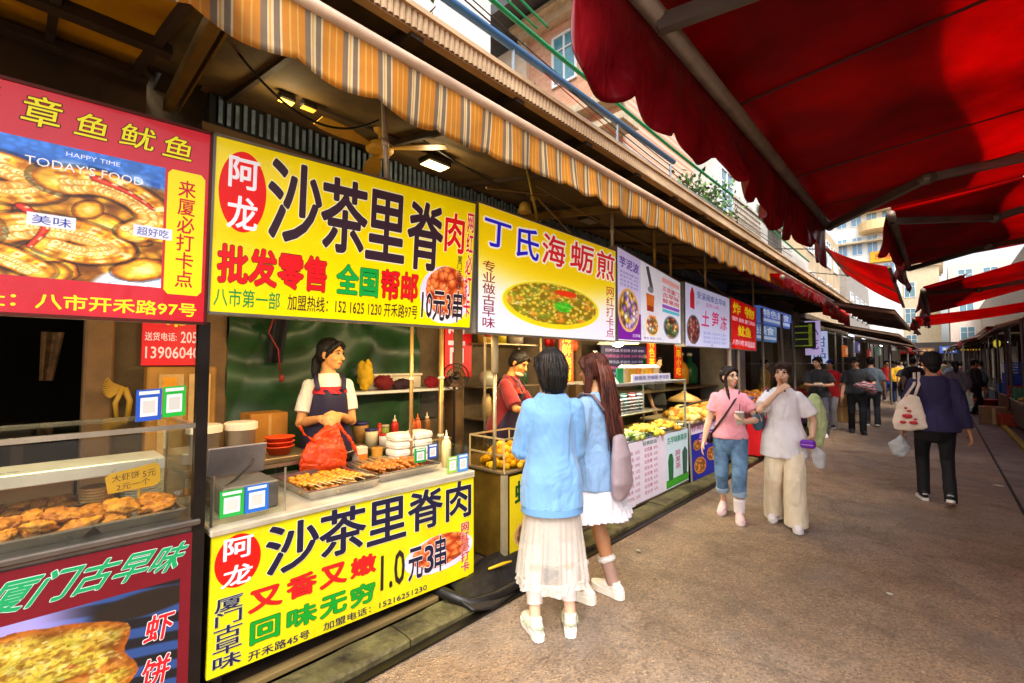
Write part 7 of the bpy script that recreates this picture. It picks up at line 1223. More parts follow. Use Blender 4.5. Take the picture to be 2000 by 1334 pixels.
    def pants(s, col, hem=.06, wa=.075, wk=.06, wh=.055, waist=.10, name='trousers', amp=.010, mat=None, freq=7.):
        k = s.k; mb = MB(); a, b, y = prof(-.02)
        mb.tube([s.sp(d, 0, prof(d)[2]) for d in (-.11, -.04, .03, waist)], [((prof(d)[0]+.012)*k, (prof(d)[1]+.012)*k) for d in (-.04, -.03, .03, waist)], 22, ref=(1, 0, 0), cap='round')
        for q, g in (('R', 1), ('L', -1)):
            hp, kn, an = s.hip[q], s.kn[q], s.an[q]; t = (kn.z-hem*k)/(kn.z-an.z); e = kn+(an-kn)*t; e2 = Vector((an.x, an.y, hem*k)) if hem < .085 else e
            mb.tube([hp+Vector((0, 0, .02*k)), hp.lerp(kn, .35), hp.lerp(kn, .8), kn, kn.lerp(e2, .5), e2], [(wa+.012)*k, wa*k, wk*1.02*k, wk*k, (wk*.45+wh*.55)*k, wh*k], 16)
        def disp(co): return amp*((fbm(co*np.array([freq, freq, freq*.45])/k, 3)-.5)*1.8-(.1-np.minimum(np.abs(fbm(co*np.array([freq*1.6, freq*1.6, freq*.5])+5, 2)-.5), .1))*2.4)
        me = fuse(mb, max(s.vox, .008), 3, disp); link_mesh(me, name, mat or M(col, .8, var=.14, vs=10, bump=.12, bs=240, wr=.5), s.root, True); return s
    def ring_cloth(s, name, mat, z0, z1, r0, r1, pl=0, pa=0., n=150, m=26, th=.003, cy=0., hemw=0., a0=0., a1=2*math.pi, sq=.8, ph=0.):
        k = s.k; A = np.linspace(a0, a1, n); T = np.linspace(0, 1, m); A, T = np.meshgrid(A, T, indexing='ij'); full = a1-a0 > 6.2
        r = r0+(r1-r0)*T**.85+pa*T*(np.sin(A*pl+ph+2.2*np.sin(A*3))+.5*np.sin(A*pl*2.3+1+T*2)); z = z0+(z1-z0)*T+hemw*T*np.sin(A*5+ph)
        P = np.stack([r*np.cos(A)*k, r*sq*np.sin(A)*k+cy*k+s.P.y, z*k], -1)
        mb = MB(); mb.sheet(P, th); return mb.build(name, mat, s.root, True, True)
    def shoes(s, col, sole='e8e4dc', plat=.026, name='shoe', hi=.105, tone=None):
        k = s.k
        for q, g in (('R', 1), ('L', -1)):
            f = s.foot[q]; an = s.an[q]; yw = R_(f[3]); pit = R_(f[4]); Rt = Matrix.Rotation(yw, 3, 'Z') @ Matrix.Rotation(-pit, 3, 'X'); o = Vector((an.x, an.y, an.z-.085*k)); pv = Vector((0, .12*k, 0))
            tr = lambda x, y, z: o+Matrix.Rotation(yw, 3, 'Z') @ pv+Rt @ (Vector((x, y, z))*k-pv)
            mb = MB(); mb.tube([tr(0, -.058, .055), tr(0, -.03, .06), tr(0, .04, .058), tr(0, .10, .046), tr(0, .15, .04), tr(0, .172, .036)], [(.03*k, .036*k), (.036*k, .042*k), (.041*k, .04*k), (.044*k, .028*k), (.038*k, .022*k), (.024*k, .014*k)], 14, ref=Rt @ Vector((1, 0, 0)), cap='round')
            mb.tube([tr(0, -.018, .045), tr(0, -.012, hi)], [(.037*k, .045*k), (.036*k, .044*k)], 14, ref=Rt @ Vector((1, 0, 0)))
            me = fuse(mb, .006 if s.detail else .012, 3); so = link_mesh(me, name, M(col, .5, var=.12, vs=12), s.root, True)
            W = [(-.088, .014), (-.075, .03), (-.045, .037), (0, .035), (.05, .041), (.10, .048), (.145, .043), (.175, .026), (.188, .008)]; out = [(w, y) for y, w in W]+[(-w, y) for y, w in W[::-1]]; n = len(out); mb = MB()
            mb.add([tr(x, y, 0) for x, y in out]+[tr(x*1.02, y, plat) for x, y in out]+[tr(x*.9, y*.97, plat+.006) for x, y in out], [tuple(range(n))[::-1]]+[(i, (i+1) % n, n+(i+1) % n, n+i) for i in range(n)]+[(n+i, n+(i+1) % n, 2*n+(i+1) % n, 2*n+i) for i in range(n)]+[tuple(range(2*n, 3*n))]); mb.build('sole', M(sole, .6, var=.08), so, True)
            if tone: mb = MB(); mb.tube([tr(-.042*g*0-.043, .0, .05), tr(-.045, .06, .05), tr(-.043, .09, .035)], .006*k, 6); mb.tube([tr(.043, .0, .05), tr(.045, .06, .05), tr(.043, .09, .035)], .006*k, 6); mb.tube([tr(-.02, -.07, .07), tr(0, -.094, .075), tr(.02, -.07, .07)], .008*k, 6); mb.build('stripe', M(tone, .5), so, True)
        return s
    def w(s, p):  # local point to world
        return ROOT[s.root.name] @ Vector(p)
def strand_bundle(n, f): return [f(i/(n-1) if n > 1 else .5, RNG) for i in range(n)]

# ---- woman vendor behind the pork stall
v = Person('woman vendor in white tee and navy red banded apron opening an orange bag', (-3.36, 1.60, .10), -108, 1.66, dict(head=(48, 4, 0), handR=((.075, .235, 1.085), (.5, -.6, -.9), (-.6, .2, -.3), .75, (-.5, .5, -.3)), handL=((-.045, .245, 1.10), (-.5, -.6, -.9), (.6, .2, -.3), .75, (.5, .5, -.3))), vox=.0065, wide=.84, skin=M('d89a5e', .5, var=.08, vs=9))
v.body().face('b04838').hair('16110f', [([(0, -.09, -.01), (0, -.12, -.06), (.01, -.115, -.15), (.015, -.10, -.22)], [.028, .036, .032, .012])], amp=.004)
v.top('ece4d6', hem=-.04, ease=.012, flare=.012, sleeve=.72, sease=.012, seed=1); v.pants('2a2834', wa=.085, wk=.07, wh=.065).shoes('3a3434')
ap = M('26203e', .7, var=.12, vs=10, bump=.1, bs=200)
def apron(p, col, band, z0=.40, z1=-.32, name='apron'):
    k = p.k
    def sheet(d0, d1, half0, half1, e, m):
        A = np.linspace(-1, 1, 26); T = np.linspace(0, 1, 22); P = []
        for a in A:
            row = []
            for t in T:
                d = d0+(d1-d0)*t; a_, b_, y_ = prof(max(d, -.03)); hf = half0+(half1-half0)*min(1, t*2); fl = .02*max(0, .42-d)/.5; th = a*hf; q = p.sp(d, ((a_*(1+(p.wide-1)*.7))+.030+e+fl)*math.sin(th), y_+(b_+.034+e+fl*.8)*math.cos(th)+.006*math.sin(7*a+4*t)); row.append(tuple(q))
            P.append(row)
        mb = MB(); mb.sheet(np.array(P), .004); return mb.build(name if m is col else 'apron_band', m, p.root, True, True)
    sheet(z0, z1, .72, 1.5, .0, col); sheet(z0+.022, z0-.028, .74, .80, .005, band)
    for g in (1, -1):
        mb = MB(); mb.tube([p.sp(z0, g*.085, .148), p.sp(.47, g*.095, .10), p.sp(.512, g*.088, .01), p.sp(.46, g*.075, -.10), p.sp(.25, g*.03, -.145)], [(.017*k, .004*k)]*5, 8, ref=(1, 0, 0)); mb.build('apron_strap', col, p.root, True, True)
apron(v, ap, M('c01828', .6))
Hm = (v.palm['R']+v.palm['L'])/2; pw = v.w(Hm)
def soft_bag(name, label, cat, pts, rad, col, ref, amp=.03, freq=9, vox=.009, rough=.35, trans=.25, handles=(), group=None):
    mb = MB(); mb.tube(pts, rad, 18, ref=ref, cap='round')
    for hpts in handles: mb.tube(hpts, .012, 8, cap='round')
    def disp(co): n = fbm(co*freq, 4)-.5; return amp*(n*1.7-(.1-np.minimum(np.abs(fbm(co*freq*1.6+3, 2)-.5), .1))*2.5)
    me = fuse(mb, vox, 2, disp); return tag(link_mesh(me, name, M(col, rough, var=.15, vs=8, trans=trans, spec=.5)), label, cat, group)
soft_bag('plastic_bag', 'crinkled orange plastic bag held open by the woman vendor', 'bag', [pw+Vector((.02, -.0, .0)), pw+Vector((.06, -.03, -.07)), pw+Vector((.09, -.07, -.17)), pw+Vector((.11, -.10, -.27)), pw+Vector((.10, -.09, -.33))], [(.022, .012), (.07, .017), (.14, .022), (.16, .024), (.125, .02)], 'f85a1e', (.25, 1, -.15), amp=.024, freq=13, vox=.007, trans=.5, handles=[[pw+Vector((.07, -.13, -.12)), pw+Vector((.07, -.21, -.06)), pw+Vector((.07, -.24, -.01))], [pw+Vector((.05, .03, -.02)), pw+Vector((.10, .10, -.14)), pw+Vector((.12, .14, -.24))]])

# ---- man vendor at the oyster cart
m2 = Person('man vendor in red tee and dark apron reaching over the oyster cart', (-3.12, 3.22, .10), -62, 1.62, dict(lean=12, head=(-14, 16, 0), handR=((.16, .42, 1.03), (.9, -.4, -.5), (0, .1, -1), .5), handL=((-.12, .42, 1.0), (-.9, -.4, -.5), (0, .1, -1), .5)), vox=.008, wide=1.1, skin=M('d0904e', .5, var=.08))
m2.body().face('a85038').hair('1a1410', [], amp=.003, cap=1.0); m2.top('8a1c20', hem=-.05, ease=.02, sleeve=.9, sease=.02, seed=2); m2.pants('2a2830', wa=.085, wk=.07, wh=.065).shoes('2a2626'); apron(m2, M('2c1c38', .7, var=.12), M('d8401c', .6))
mb = MB(); mb.ell(m2.h(0, .05, -.098), (.052, .045, .024), 14, 8, m2.HR); mb.build('face_mask', M('e8d8a8', .7), m2.root, True, True)

# ---- woman in pale blue top and sheer skirt (nearest)
w1 = Person('woman seen from behind in pale blue top and sheer white skirt, short black hair', (-1.725, 2.21, 0), 46, 1.66, dict(head=(22, 4, 0), handR=((.07, .27, 1.04), (.45, -.7, -1), (-.5, 0, .5), .7, (-.4, .6, .2)), handL=((-.09, .27, 1.05), (-.6, -.7, -1), (.5, 0, .5), .7, (.4, .6, .2)), footL=(-.105, -.03, 0, 14, 0), footR=(.105, 0, 0, -8, 0)), vox=.006, skin=SKINP, wide=.86)
w1.body(leg=.95).face().hair('15120f', [([(0, -.075, .01), (0, -.088, -.06), (0, -.078, -.125), (.0, -.06, -.155)], [(.066, .045), (.07, .042), (.055, .035), (.03, .016)]), ([(-.066, -.02, .0), (-.07, -.03, -.07), (-.05, -.05, -.125)], [.024, .026, .016]), ([(.066, -.02, .0), (.07, -.03, -.07), (.05, -.05, -.125)], [.024, .026, .016])], amp=.006, cap=1.03)
def st1(i, r): a = r.uniform(-2.1, 2.1); j = r.normal(0, .006, 3); sx, cx = math.sin(a), math.cos(a); return [(.03*sx, -.02-.03*cx, .118), (.075*sx, -.025-.078*cx, .07), (.088*sx+j[0], -.022-.093*cx+j[1], 0), (.078*sx+j[0], -.03-.062*cx+j[1], -.085), (.05*sx+j[2], -.035-.045*cx, -.15-.02*r.uniform())]
w1.strands('3a2e28', strand_bundle(190, st1), .0040); w1.strands('0e0b0a', strand_bundle(120, st1), .0032)
w1.top('8ec2f2', hem=-.15, ease=.020, flare=.022, sleeve=1.6, sease=.018, amp=.024, freq=5.2, seed=3, mat=M('78aade', .75, var=.06, vs=12, bump=.1, bs=280, sheen=.25, wr=.75, ws=6.))
mb = MB(); zb = (w1.P.z/w1.k-.15); w1.ring_cloth('hem_band', M('72a4d8', .8, var=.06), zb+.012, zb-.028, .180, .180, 0, 0., th=.004, sq=.80, cy=-.004)
w1.ring_cloth('underskirt', sheer('e8e0d4', .26), .74, .42, .146, .162, 9, .008, sq=.74, ph=1.); w1.ring_cloth('skirt', sheer('eee8e0', .24), .76, .31, .152, .20, 13, .014, n=220, sq=.78, hemw=.012, th=.002)
w1.ring_cloth('skirt_hem', sheer('f0eae2', .38), .33, .275, .196, .203, 13, .014, n=220, sq=.78, hemw=.012, th=.003)
for q, g in (('R', 1), ('L', -1)):
    mb = MB(); a = w1.an[q]; kn = w1.kn[q]; mb.tube([kn, kn.lerp(a, .55), kn.lerp(a, .80)], [.062, .054, .046], 16, cap='open'); mb.build('legging', sheer('f0e6e2', .8), w1.root, True, True)
w1.shoes('efe9dc', 'f4f0e6', .03, tone='b8c4a0')
fb = thing('food_cup', 'paper cup held up by the woman in pale blue', 'cup', tuple(w1.w(w1.palm['L']))); pc = w1.w((w1.palm['L']+w1.palm['R'])/2); mb = MB(); mb.lathe([(0, -.05), (.03, -.05), (.04, .05), (.036, .05)], pc, 14); mb.build('cup', M('f0e8dc', .5), fb, smooth=True)

# ---- woman with long brown hair, denim cardigan
w2 = Person('woman with very long brown hair, denim blue cardigan and white frilled mini skirt', (-1.74, 2.72, 0), 88, 1.64, dict(head=(6, 3, 0), handL=((-.10, .27, 1.06), (-.5, -.8, -1), (.6, 0, .3), .7), handR=((.10, .28, 1.04), (1, -.5, -.6), (-.6, 0, .3), .7), footL=(-.10, .04, 0, 6, 0), footR=(.10, -.06, 0, -6, 0)), vox=.0065, wide=.93, skin=M('cf9468', .5, var=.08, vs=9))
w2.body(calf=1.05, leg=1.).face('b85848'); HC = '5a281a'
w2.hair(HC, [([(0, -.07, .02), (-.005, -.105, -.10), (-.01, -.125, -.25), (-.01, -.15, -.42), (-.005, -.155, -.52), (0, -.15, -.57)], [(.07, .04), (.085, .042), (.092, .038), (.08, .032), (.055, .022), (.02, .01)]), ([(-.064, .0, .03), (-.082, -.01, -.06), (-.092, .0, -.18), (-.09, .01, -.32), (-.08, .02, -.42)], [.022, .024, .024, .020, .008]), ([(.064, .0, .03), (.08, -.01, -.06), (.09, .0, -.18), (.085, .0, -.30)], [.022, .024, .022, .01])], amp=.008, cap=1.02, hi='1c0a08')
def st(i, r): a = r.uniform(-1, 1); x = .085*a; y = -.075-.045*math.sqrt(max(0, 1-a*a)); L = r.uniform(.36, .58); j = r.normal(0, .012, 6); return [(x*.7, y*.8, .07), (x*.95+j[0]*.3, y-.02, -.05), (x*1.08+j[1], y-.03+j[2]*.6, -.2), (x+j[3], y-.05+j[4]*.6, -.2-L*.4), (x*.8+j[5]*1.6, y-.055+j[4], -.2-L*.72)]
w2.strands('84422a', strand_bundle(120, st), .0042); w2.strands('2a100c', strand_bundle(70, st), .004)
w2.top('7ba6da', hem=-.12, ease=.026, flare=.035, sleeve=1.55, sease=.034, name='cardigan', amp=.018, freq=6, seed=4, mat=M('92b8e4', .8, var=.14, vs=16, bump=.2, bs=160, sheen=.3, wr=.7))
zc = w2.P.z/w2.k; w2.ring_cloth('skirt_top', M('ece8f0', .8, var=.05), zc-.09, zc-.25, .190, .235, 12, .006, sq=.84); w2.ring_cloth('skirt_frill', M('f0ecf4', .85, var=.06), zc-.235, zc-.31, .235, .262, 30, .010, n=300, m=10, sq=.84, hemw=.008)
for q in 'RL':
    mb = MB(); kn, a = w2.kn[q], w2.an[q]; mb.tube([kn.lerp(a, .56), kn.lerp(a, .62), kn.lerp(a, .66)], [.056, .066, .054], 18); me = fuse(mb, .006, 2, lambda co: .004*(fbm(co*60, 2)-.5)*2); link_mesh(me, 'sock', M('eee6e2', .9, var=.06, bump=.3, bs=160), w2.root, True)
    mb = MB(); mb.tube([kn.lerp(a, .63), kn.lerp(a, .8), kn.lerp(a, 1.02)], [.048, .045, .042], 16, cap='open'); mb.build('stocking', M('b08c7c', .7, var=.1), w2.root, True, True)
w2.shoes('f0e8dc', 'f4ece0', .045, hi=.10)
bp = w2.w(w2.sp(.06, -.02, -.20)); me = None; mb = MB(); bk = thing('backpack', 'soft greyish pink backpack on the back of the woman in denim', 'backpack', tuple(bp)); mb.tube([bp+Vector((0, 0, -.20)), bp+Vector((.01, 0, -.12)), bp+Vector((.01, 0, .05)), bp+Vector((-.005, 0, .15))], [(.08, .04), (.105, .06), (.095, .05), (.06, .03)], 18, ref=(0, 1, 0), cap='round')
link_mesh(fuse(mb, .008, 3, lambda co: .012*(fbm(co*9, 3)-.5)*2), 'bag_body', M('b8a4aa', .7, var=.15), bk)
for g in (1, -1): mb = MB(); mb.tube([w2.w(w2.sp(.40, g*.09, -.135)), w2.w(w2.sp(.50, g*.105, -.05)), w2.w(w2.sp(.505, g*.11, .04)), w2.w(w2.sp(.40, g*.125, .135))], [(.018, .005)]*4, 8, ref=(0, 1, 0)); mb.build('shoulder_strap', M('8a727a', .7), bk, smooth=True)

# ---- woman in pink tee with glasses
p5 = Person('woman in pink tee, glasses and rolled jeans walking with a white cup', (-1.62, 5.08, 0), 196, 1.54, dict(head=(46, -2, 3), handR=((.27, .05, .80), (.5, -1, 0), (-1, 0, 0), .35), handL=((-.15, .27, 1.07), (-1, -.5, -.8), (1, .0, .1), .65, (.2, .3, .5)), footR=(.085, -.13, .012, -10, 12), footL=(-.075, .13, 0, 6, 0)), vox=.007, skin=SKINP, wide=.92)
p5.body().face('d0404c', glasses=True, open_=.006).hair('2a1814', [([(.05, .0, .0), (.075, .015, -.08), (.085, .05, -.20), (.08, .085, -.34), (.07, .10, -.42)], [.02, .017, .015, .013, .004]), ([(-.05, -.03, -.04), (-.07, -.02, -.12), (-.075, .03, -.22), (-.07, .06, -.34)], [.02, .016, .014, .004])], amp=.005)
p5.top('f0a4b0', hem=-.02, ease=.024, flare=.008, sleeve=.62, sease=.018, amp=.012, seed=5, mat=M('f0a0ae', .75, var=.08, vs=10, bump=.1, bs=240, wr=.6)); 
p5.pants('7a9cc0', hem=.30, wa=.086, wk=.072, wh=.070, waist=.0, mat=M('7296bc', .85, var=.3, vs=7, bump=.2, bs=200, tint='3a5878', wr=.6), amp=.014)
for q in 'RL':
    mb = MB(); kn, a = p5.kn[q], p5.an[q]; mb.tube([kn.lerp(a, .40), kn.lerp(a, .56)], [.066, .068], 18); link_mesh(fuse(mb, .008, 2), 'jeans_cuff', M('9ab4cc', .85, var=.2), p5.root, True)
mb = MB(); kn, a = p5.kn['L'], p5.an['L']; mb.tube([kn.lerp(a, .62), kn.lerp(a, .7), kn.lerp(a, 1.)], [.056, .058, .05], 16); link_mesh(fuse(mb, .008, 2), 'sock', M('f0e6e8', .9, var=.05), p5.root, True)
p5.shoes('ecc4c8', 'f0dcdc', .03, hi=.095)
cu = thing('drink_cup', 'white paper cup in the hand of the woman in pink', 'cup', tuple(p5.w(p5.palm['L']))); c = p5.w(p5.palm['L']); mb = MB(); mb.lathe([(0, -.055), (.03, -.055), (.041, .06), (.043, .06), (.043, .07), (0, .075)], c, 16); mb.build('cup', M('f4f0ec', .5), cu, smooth=True); mb = MB(); mb.cyl(c+Vector((0, 0, .07)), c+Vector((.01, -.01, .15)), .004, 6); mb.build('straw', M('3a4a6a', .4), cu)
sg = thing('shoulder_bag', 'dark brown crossbody bag of the woman in pink', 'bag', tuple(p5.w((.16, 0, .85)))); mb = MB(); mb.tube([p5.w(p5.sp(.50, -.10, .03)), p5.w(p5.sp(.40, -.05, .135)), p5.w(p5.sp(.22, .06, .135)), p5.w(p5.sp(.06, .165, .06)), p5.w(p5.sp(.0, .20, -.02))], [(.012, .004)]*5, 8); mb.build('strap', M('3a2028', .5), sg, smooth=True); mb = MB(); q = p5.w(p5.sp(-.04, .215, -.04)); mb.ell(q, (.04, .07, .06), 14, 9); mb.build('pouch', M('2e1c22', .5, var=.2), sg, smooth=True)

# ---- woman in white tee and cream wide trousers
p6 = Person('woman in oversized white tee and cream wide trousers eating as she walks', (-1.16, 5.22, 0), 192, 1.58, dict(head=(-6, -2, 0), handR=((.045, .165, 1.345), (1, -.2, -1), (-.7, -.5, 0), .8, (-.5, .1, .5)), handL=((-.24, .14, .90), (-.6, -1, 0), (1, 0, 0), .6, (.1, .5, -.3)), footR=(.10, -.10, .01, -8, 10), footL=(-.09, .13, 0, 6, 0)), vox=.007, skin=SKINP, wide=.84)
p6.body().face('b85048').hair('3a2018', [([(.0, -.08, .04), (0, -.115, .02), (0, -.12, -.03), (0, -.10, -.07)], [.05, .045, .04, .02]), ([(.07, .02, .0), (.082, .02, -.05), (.08, .03, -.10)], [.012, .010, .003]), ([(-.07, .02, .0), (-.082, .02, -.05), (-.08, .03, -.10)], [.012, .010, .003])], amp=.004, cap=1.04)
p6.top('e4e4f0', hem=-.19, ease=.024, flare=.046, sleeve=.80, sease=.026, amp=.014, freq=5.5, seed=6, mat=M('f4f2f6', .8, var=.04, vs=10, bump=.1, bs=240, wr=.65, ws=5.)); p6.pants('e8d6b4', hem=.035, wa=.092, wk=.094, wh=.108, waist=-.02, amp=.024, freq=5, mat=M('f4e4c6', .8, var=.08, vs=8, bump=.1, bs=200, wr=.7, ws=5.)).shoes('eae0e4', 'e8e4e4', .028, tone='3a2c34')
sk = thing('snack', 'fried snack stick held to the mouth of the woman in white', 'snack', tuple(p6.w(p6.palm['R']))); q0 = p6.w(p6.palm['R']); q1 = p6.w(p6.h(0, .098, -.066)); mb = MB(); mb.tube([q0.lerp(q1, -.3), q0.lerp(q1, .4), q0.lerp(q1, .95)], [.008, .012, .014], 8, cap='round'); mb.build('stick', M('a8602a', .6, var=.4, vs=30), sk, smooth=True)
q = p6.w(p6.palm['L']); t = thing('purse', 'small purple box purse held by the woman in white', 'purse', tuple(q)); mb = MB(); mb.bbox(q+Vector((-.06, -.07, -.04)), q+Vector((.06, -.005, .035)), .015); mb.build('body', M('7a22c0', .35, var=.2), t); mb = MB(); mb.box(q+Vector((-.05, -.072, -.01)), q+Vector((.05, -.0705, -.004))); mb.build('zip', M('c8b0e0', .4), t)
soft_bag('plastic_bag', 'small white plastic bag hanging from the hand of the woman in white', 'bag', [q+Vector((.05, .02, -.03)), q+Vector((.07, .03, -.10)), q+Vector((.08, .03, -.19))], [(.015, .012), (.065, .045), (.05, .04)], 'f0f0f4', (1, 0, 0), amp=.02, trans=.4)
sb2 = thing('shoulder_bag', 'slate teal shoulder bag of the woman in white', 'bag', tuple(p6.w((.22, 0, 1.0)))); q = p6.w(p6.sp(.16, .225, .01)); mb = MB(); mb.tube([q+Vector((0, .10, .02)), q+Vector((0, .03, -.02)), q+Vector((0, -.04, -.02)), q+Vector((0, -.11, .03))], [(.04, .05), (.05, .085), (.05, .085), (.04, .05)], 14, ref=(1, 0, 0), cap='round'); link_mesh(fuse(mb, .008, 3), 'bag_body', M('4a6a80', .6, var=.2), sb2); mb = MB(); mb.tube([q+Vector((0, -.10, .06)), p6.w(p6.sp(.50, .125, .03)), q+Vector((0, .10, .06))], [(.01, .004)]*3, 8); mb.build('strap', M('3a5468', .6), sb2, smooth=True)
jq = p6.w(p6.sp(.22, -.28, -.10)); soft_bag('folded_jacket', 'pale green jacket slung behind the arm of the woman in white', 'jacket', [jq+Vector((0, .0, .17)), jq+Vector((0, .02, .05)), jq+Vector((.01, .02, -.10)), jq+Vector((.02, .0, -.26))], [(.055, .06), (.085, .08), (.08, .07), (.045, .05)], 'c8d89a', (1, 0, 0), amp=.03, freq=8, trans=0, rough=.75)

# ---- man in navy walking away with a tote bag
p9 = Person('man in navy sweatshirt and black trousers walking away, tote on his shoulder', (-.07, 7.1, 0), 6, 1.70, dict(head=(14, 6, 0), handL=((-.26, .05, .80), (-.6, -1, 0), (1, 0, 0), .8), handR=((.27, -.02, .80), (.25, -1, -.2), (-1, 0, 0), .5), footL=(-.10, .13, 0, 8, 0), footR=(.09, -.16, .02, -8, 16)), vox=.008, wide=1.0, skin=M('c08a66', .5, var=.08))
p9.body().hair('15100f', [([(0, -.07, -.02), (0, -.07, -.08), (0, -.055, -.115)], [(.06, .03), (.055, .03), (.03, .02)])], amp=.006, cap=1.04); p9.top('2a2448', hem=-.09, ease=.028, flare=.025, sleeve=1.85, sease=.024, name='sweatshirt', amp=.018, freq=5.5, seed=7, mat=M('2e2850', .85, var=.16, vs=10, bump=.15, bs=220, wr=.7, ws=5.)); p9.pants('141217', hem=.06, wa=.080, wk=.062, wh=.054, mat=M('151318', .8, var=.2)).shoes('1c1820', 'e8e4e0', .024, tone='d8d4d0')
q = p9.w(p9.sp(.10, -.21, -.135)); tt = thing('tote_bag', 'cream tote bag with red print hanging at the back of the man in navy', 'bag', tuple(q)); mb = MB(); mb.tube([q+Vector((0, 0, -.17)), q+Vector((-.01, 0, -.10)), q+Vector((0, 0, .08)), q+Vector((.03, 0, .2))], [(.15, .03), (.155, .045), (.115, .03), (.06, .012)], 18, ref=(1, .0, 0), cap='round'); link_mesh(fuse(mb, .008, 3, lambda co: .016*(fbm(co*8, 3)-.5)*2), 'bag_body', M('e4d2c2', .8, var=.08), tt)
mb = MB(); sh = p9.w(p9.sp(.515, -.13, 0)); mb.tube([q+Vector((-.03, -.01, .19)), sh+Vector((-.02, -.085, -.1)), sh+Vector((-.02, 0, .03)), sh+Vector((-.02, .09, -.12))], [(.014, .004)]*4, 8, ref=(1, 0, 0)); mb.tube([q+Vector((.05, -.01, .2)), sh+Vector((.02, -.085, -.1)), sh+Vector((.02, .0, .035)), sh+Vector((.02, .09, -.12))], [(.014, .004)]*4, 8, ref=(1, 0, 0)); mb.build('strap', M('dccabc', .8), tt, smooth=True)
mb = MB()
for (dx, dz, s1) in ((-.02, -.03, .05), (-.06, -.10, .035), (.03, -.10, .04), (.0, .03, .025), (.05, -.06, .02), (-.03, .06, .018)): mb.ell(q+Vector((dx, -.052, dz)), (s1, .012, s1*.55), 12, 8)
link_mesh(fuse(mb, .006, 1, lambda co: .006*(fbm(co*30, 2)-.5)*2), 'print', M('c02c38', .7, var=.1), tt)
q = p9.w(p9.palm['L']); soft_bag('plastic_bag', 'bulging white plastic bag in the hand of the man in navy', 'bag', [q+Vector((-.01, 0, .0)), q+Vector((-.03, -.01, -.06)), q+Vector((-.05, -.02, -.14)), q+Vector((-.05, -.02, -.22))], [(.014, .012), (.04, .035), (.10, .075), (.075, .06)], 'e8ecf0', (1, 0, 0), amp=.026, trans=.4)

# ---- the couple in black and the others further along
V2 = .011
p7 = Person('person in black tee and grey trousers holding a food box', (-1.95, 11.9, 0), 186, 1.70, dict(head=(-30, 4, 0), handR=((.05, .26, 1.06), (1, -.5, -.6), (-.4, 0, .6), .6), handL=((-.08, .28, 1.06), (-1, -.5, -.6), (.4, 0, .6), .6), footR=(.10, -.06, 0, -8, 0), footL=(-.09, .10, 0, 6, 0)), vox=V2, detail=False)
p7.body().face().hair('1a1210', [], amp=.004, cap=1.04); p7.top('17161c', hem=-.06, ease=.03, flare=.02, sleeve=.85, sease=.03, seed=8).pants('4a4a58', hem=.05, wa=.09, wk=.08, wh=.08).shoes('e0dce0')
q = p7.w((p7.palm['L']+p7.palm['R'])/2); t = thing('food_box', 'white food box in the hands of the person in black and grey', 'box', tuple(q)); mb = MB(); mb.bbox(q+Vector((-.08, -.07, -.01)), q+Vector((.08, .05, .035)), .01); mb.build('box', M('e0d8d0', .5), t); mb = MB(); mb.bbox(q+Vector((-.07, -.06, .036)), q+Vector((.07, .04, .05)), .01); mb.build('food', M('c88a3a', .6, var=.5, vs=30), t)
p8 = Person('person in black tee and black cap carrying a striped jacket', (-1.40, 12.9, 0), 190, 1.71, dict(head=(-16, 8, 0), handR=((.27, .05, .80), (.5, -1, 0), (-1, 0, 0), .4), handL=((-.16, .26, 1.02), (-1, -.5, -.5), (.8, 0, .4), .6), footR=(.09, -.14, .01, -8, 10), footL=(-.09, .12, 0, 6, 0)), vox=V2, detail=False, wide=1.06)
p8.body().face().hair('120e0e', [], amp=.003); p8.top('15161a', hem=-.04, ease=.03, sleeve=.85, sease=.03, seed=9).pants('131318', hem=.05, wa=.085, wk=.068, wh=.062).shoes('1a1a1e', '2a2a2e')
mb = MB(); mb.ell(p8.h(0, -.018, .045), (.086, .098, .075), 16, 10, p8.HR); mb.tube([p8.h(0, .06, .045), p8.h(0, .13, .035), p8.h(0, .155, .03)], [(.075, .012), (.065, .010), (.03, .006)], 14, ref=p8.HR @ Vector((1, 0, 0)), cap='round'); link_mesh(fuse(mb, .009, 2), 'cap', M('16121a', .7), p8.root, True)
q = p8.w(p8.palm['L']); ob = soft_bag('folded_jacket', 'red, white and black striped jacket over the arm of the person in the cap', 'jacket', [q+Vector((-.14, .02, .02)), q+Vector((-.02, -.03, .03)), q+Vector((.12, -.02, -.02)), q+Vector((.17, .0, -.10))], [(.05, .05), (.09, .09), (.10, .10), (.05, .07)], 'd8d0d8', (0, 1, 0), amp=.04, freq=8, vox=.012, trans=0, rough=.8)
def jacket_mat():
    m = bpy.data.materials.new('striped_jacket'); m.use_nodes = True; n = m.node_tree.nodes; L = m.node_tree.links; b = n['Principled BSDF']; tc = n.new('ShaderNodeTexCoord'); w = n.new('ShaderNodeTexWave'); w.bands_direction = 'Z'; w.inputs['Scale'].default_value = 5; w.inputs['Distortion'].default_value = 4; L.new(tc.outputs['Object'], w.inputs[0]); r = n.new('ShaderNodeValToRGB'); r.color_ramp.interpolation = 'CONSTANT'; e = r.color_ramp.elements; e.new(.4); e.new(.7)
    for x, (p, c) in zip(e, ((0, lin('a01830')), (.35, lin('e8e4ea')), (.65, lin('14121a')))): x.position = p; x.color = (*c, 1)
    L.new(w.outputs['Fac'], r.inputs[0]); L.new(r.outputs[0], b.inputs['Base Color']); b.inputs['Roughness'].default_value = .8; return m
ob.data.materials[0] = jacket_mat()
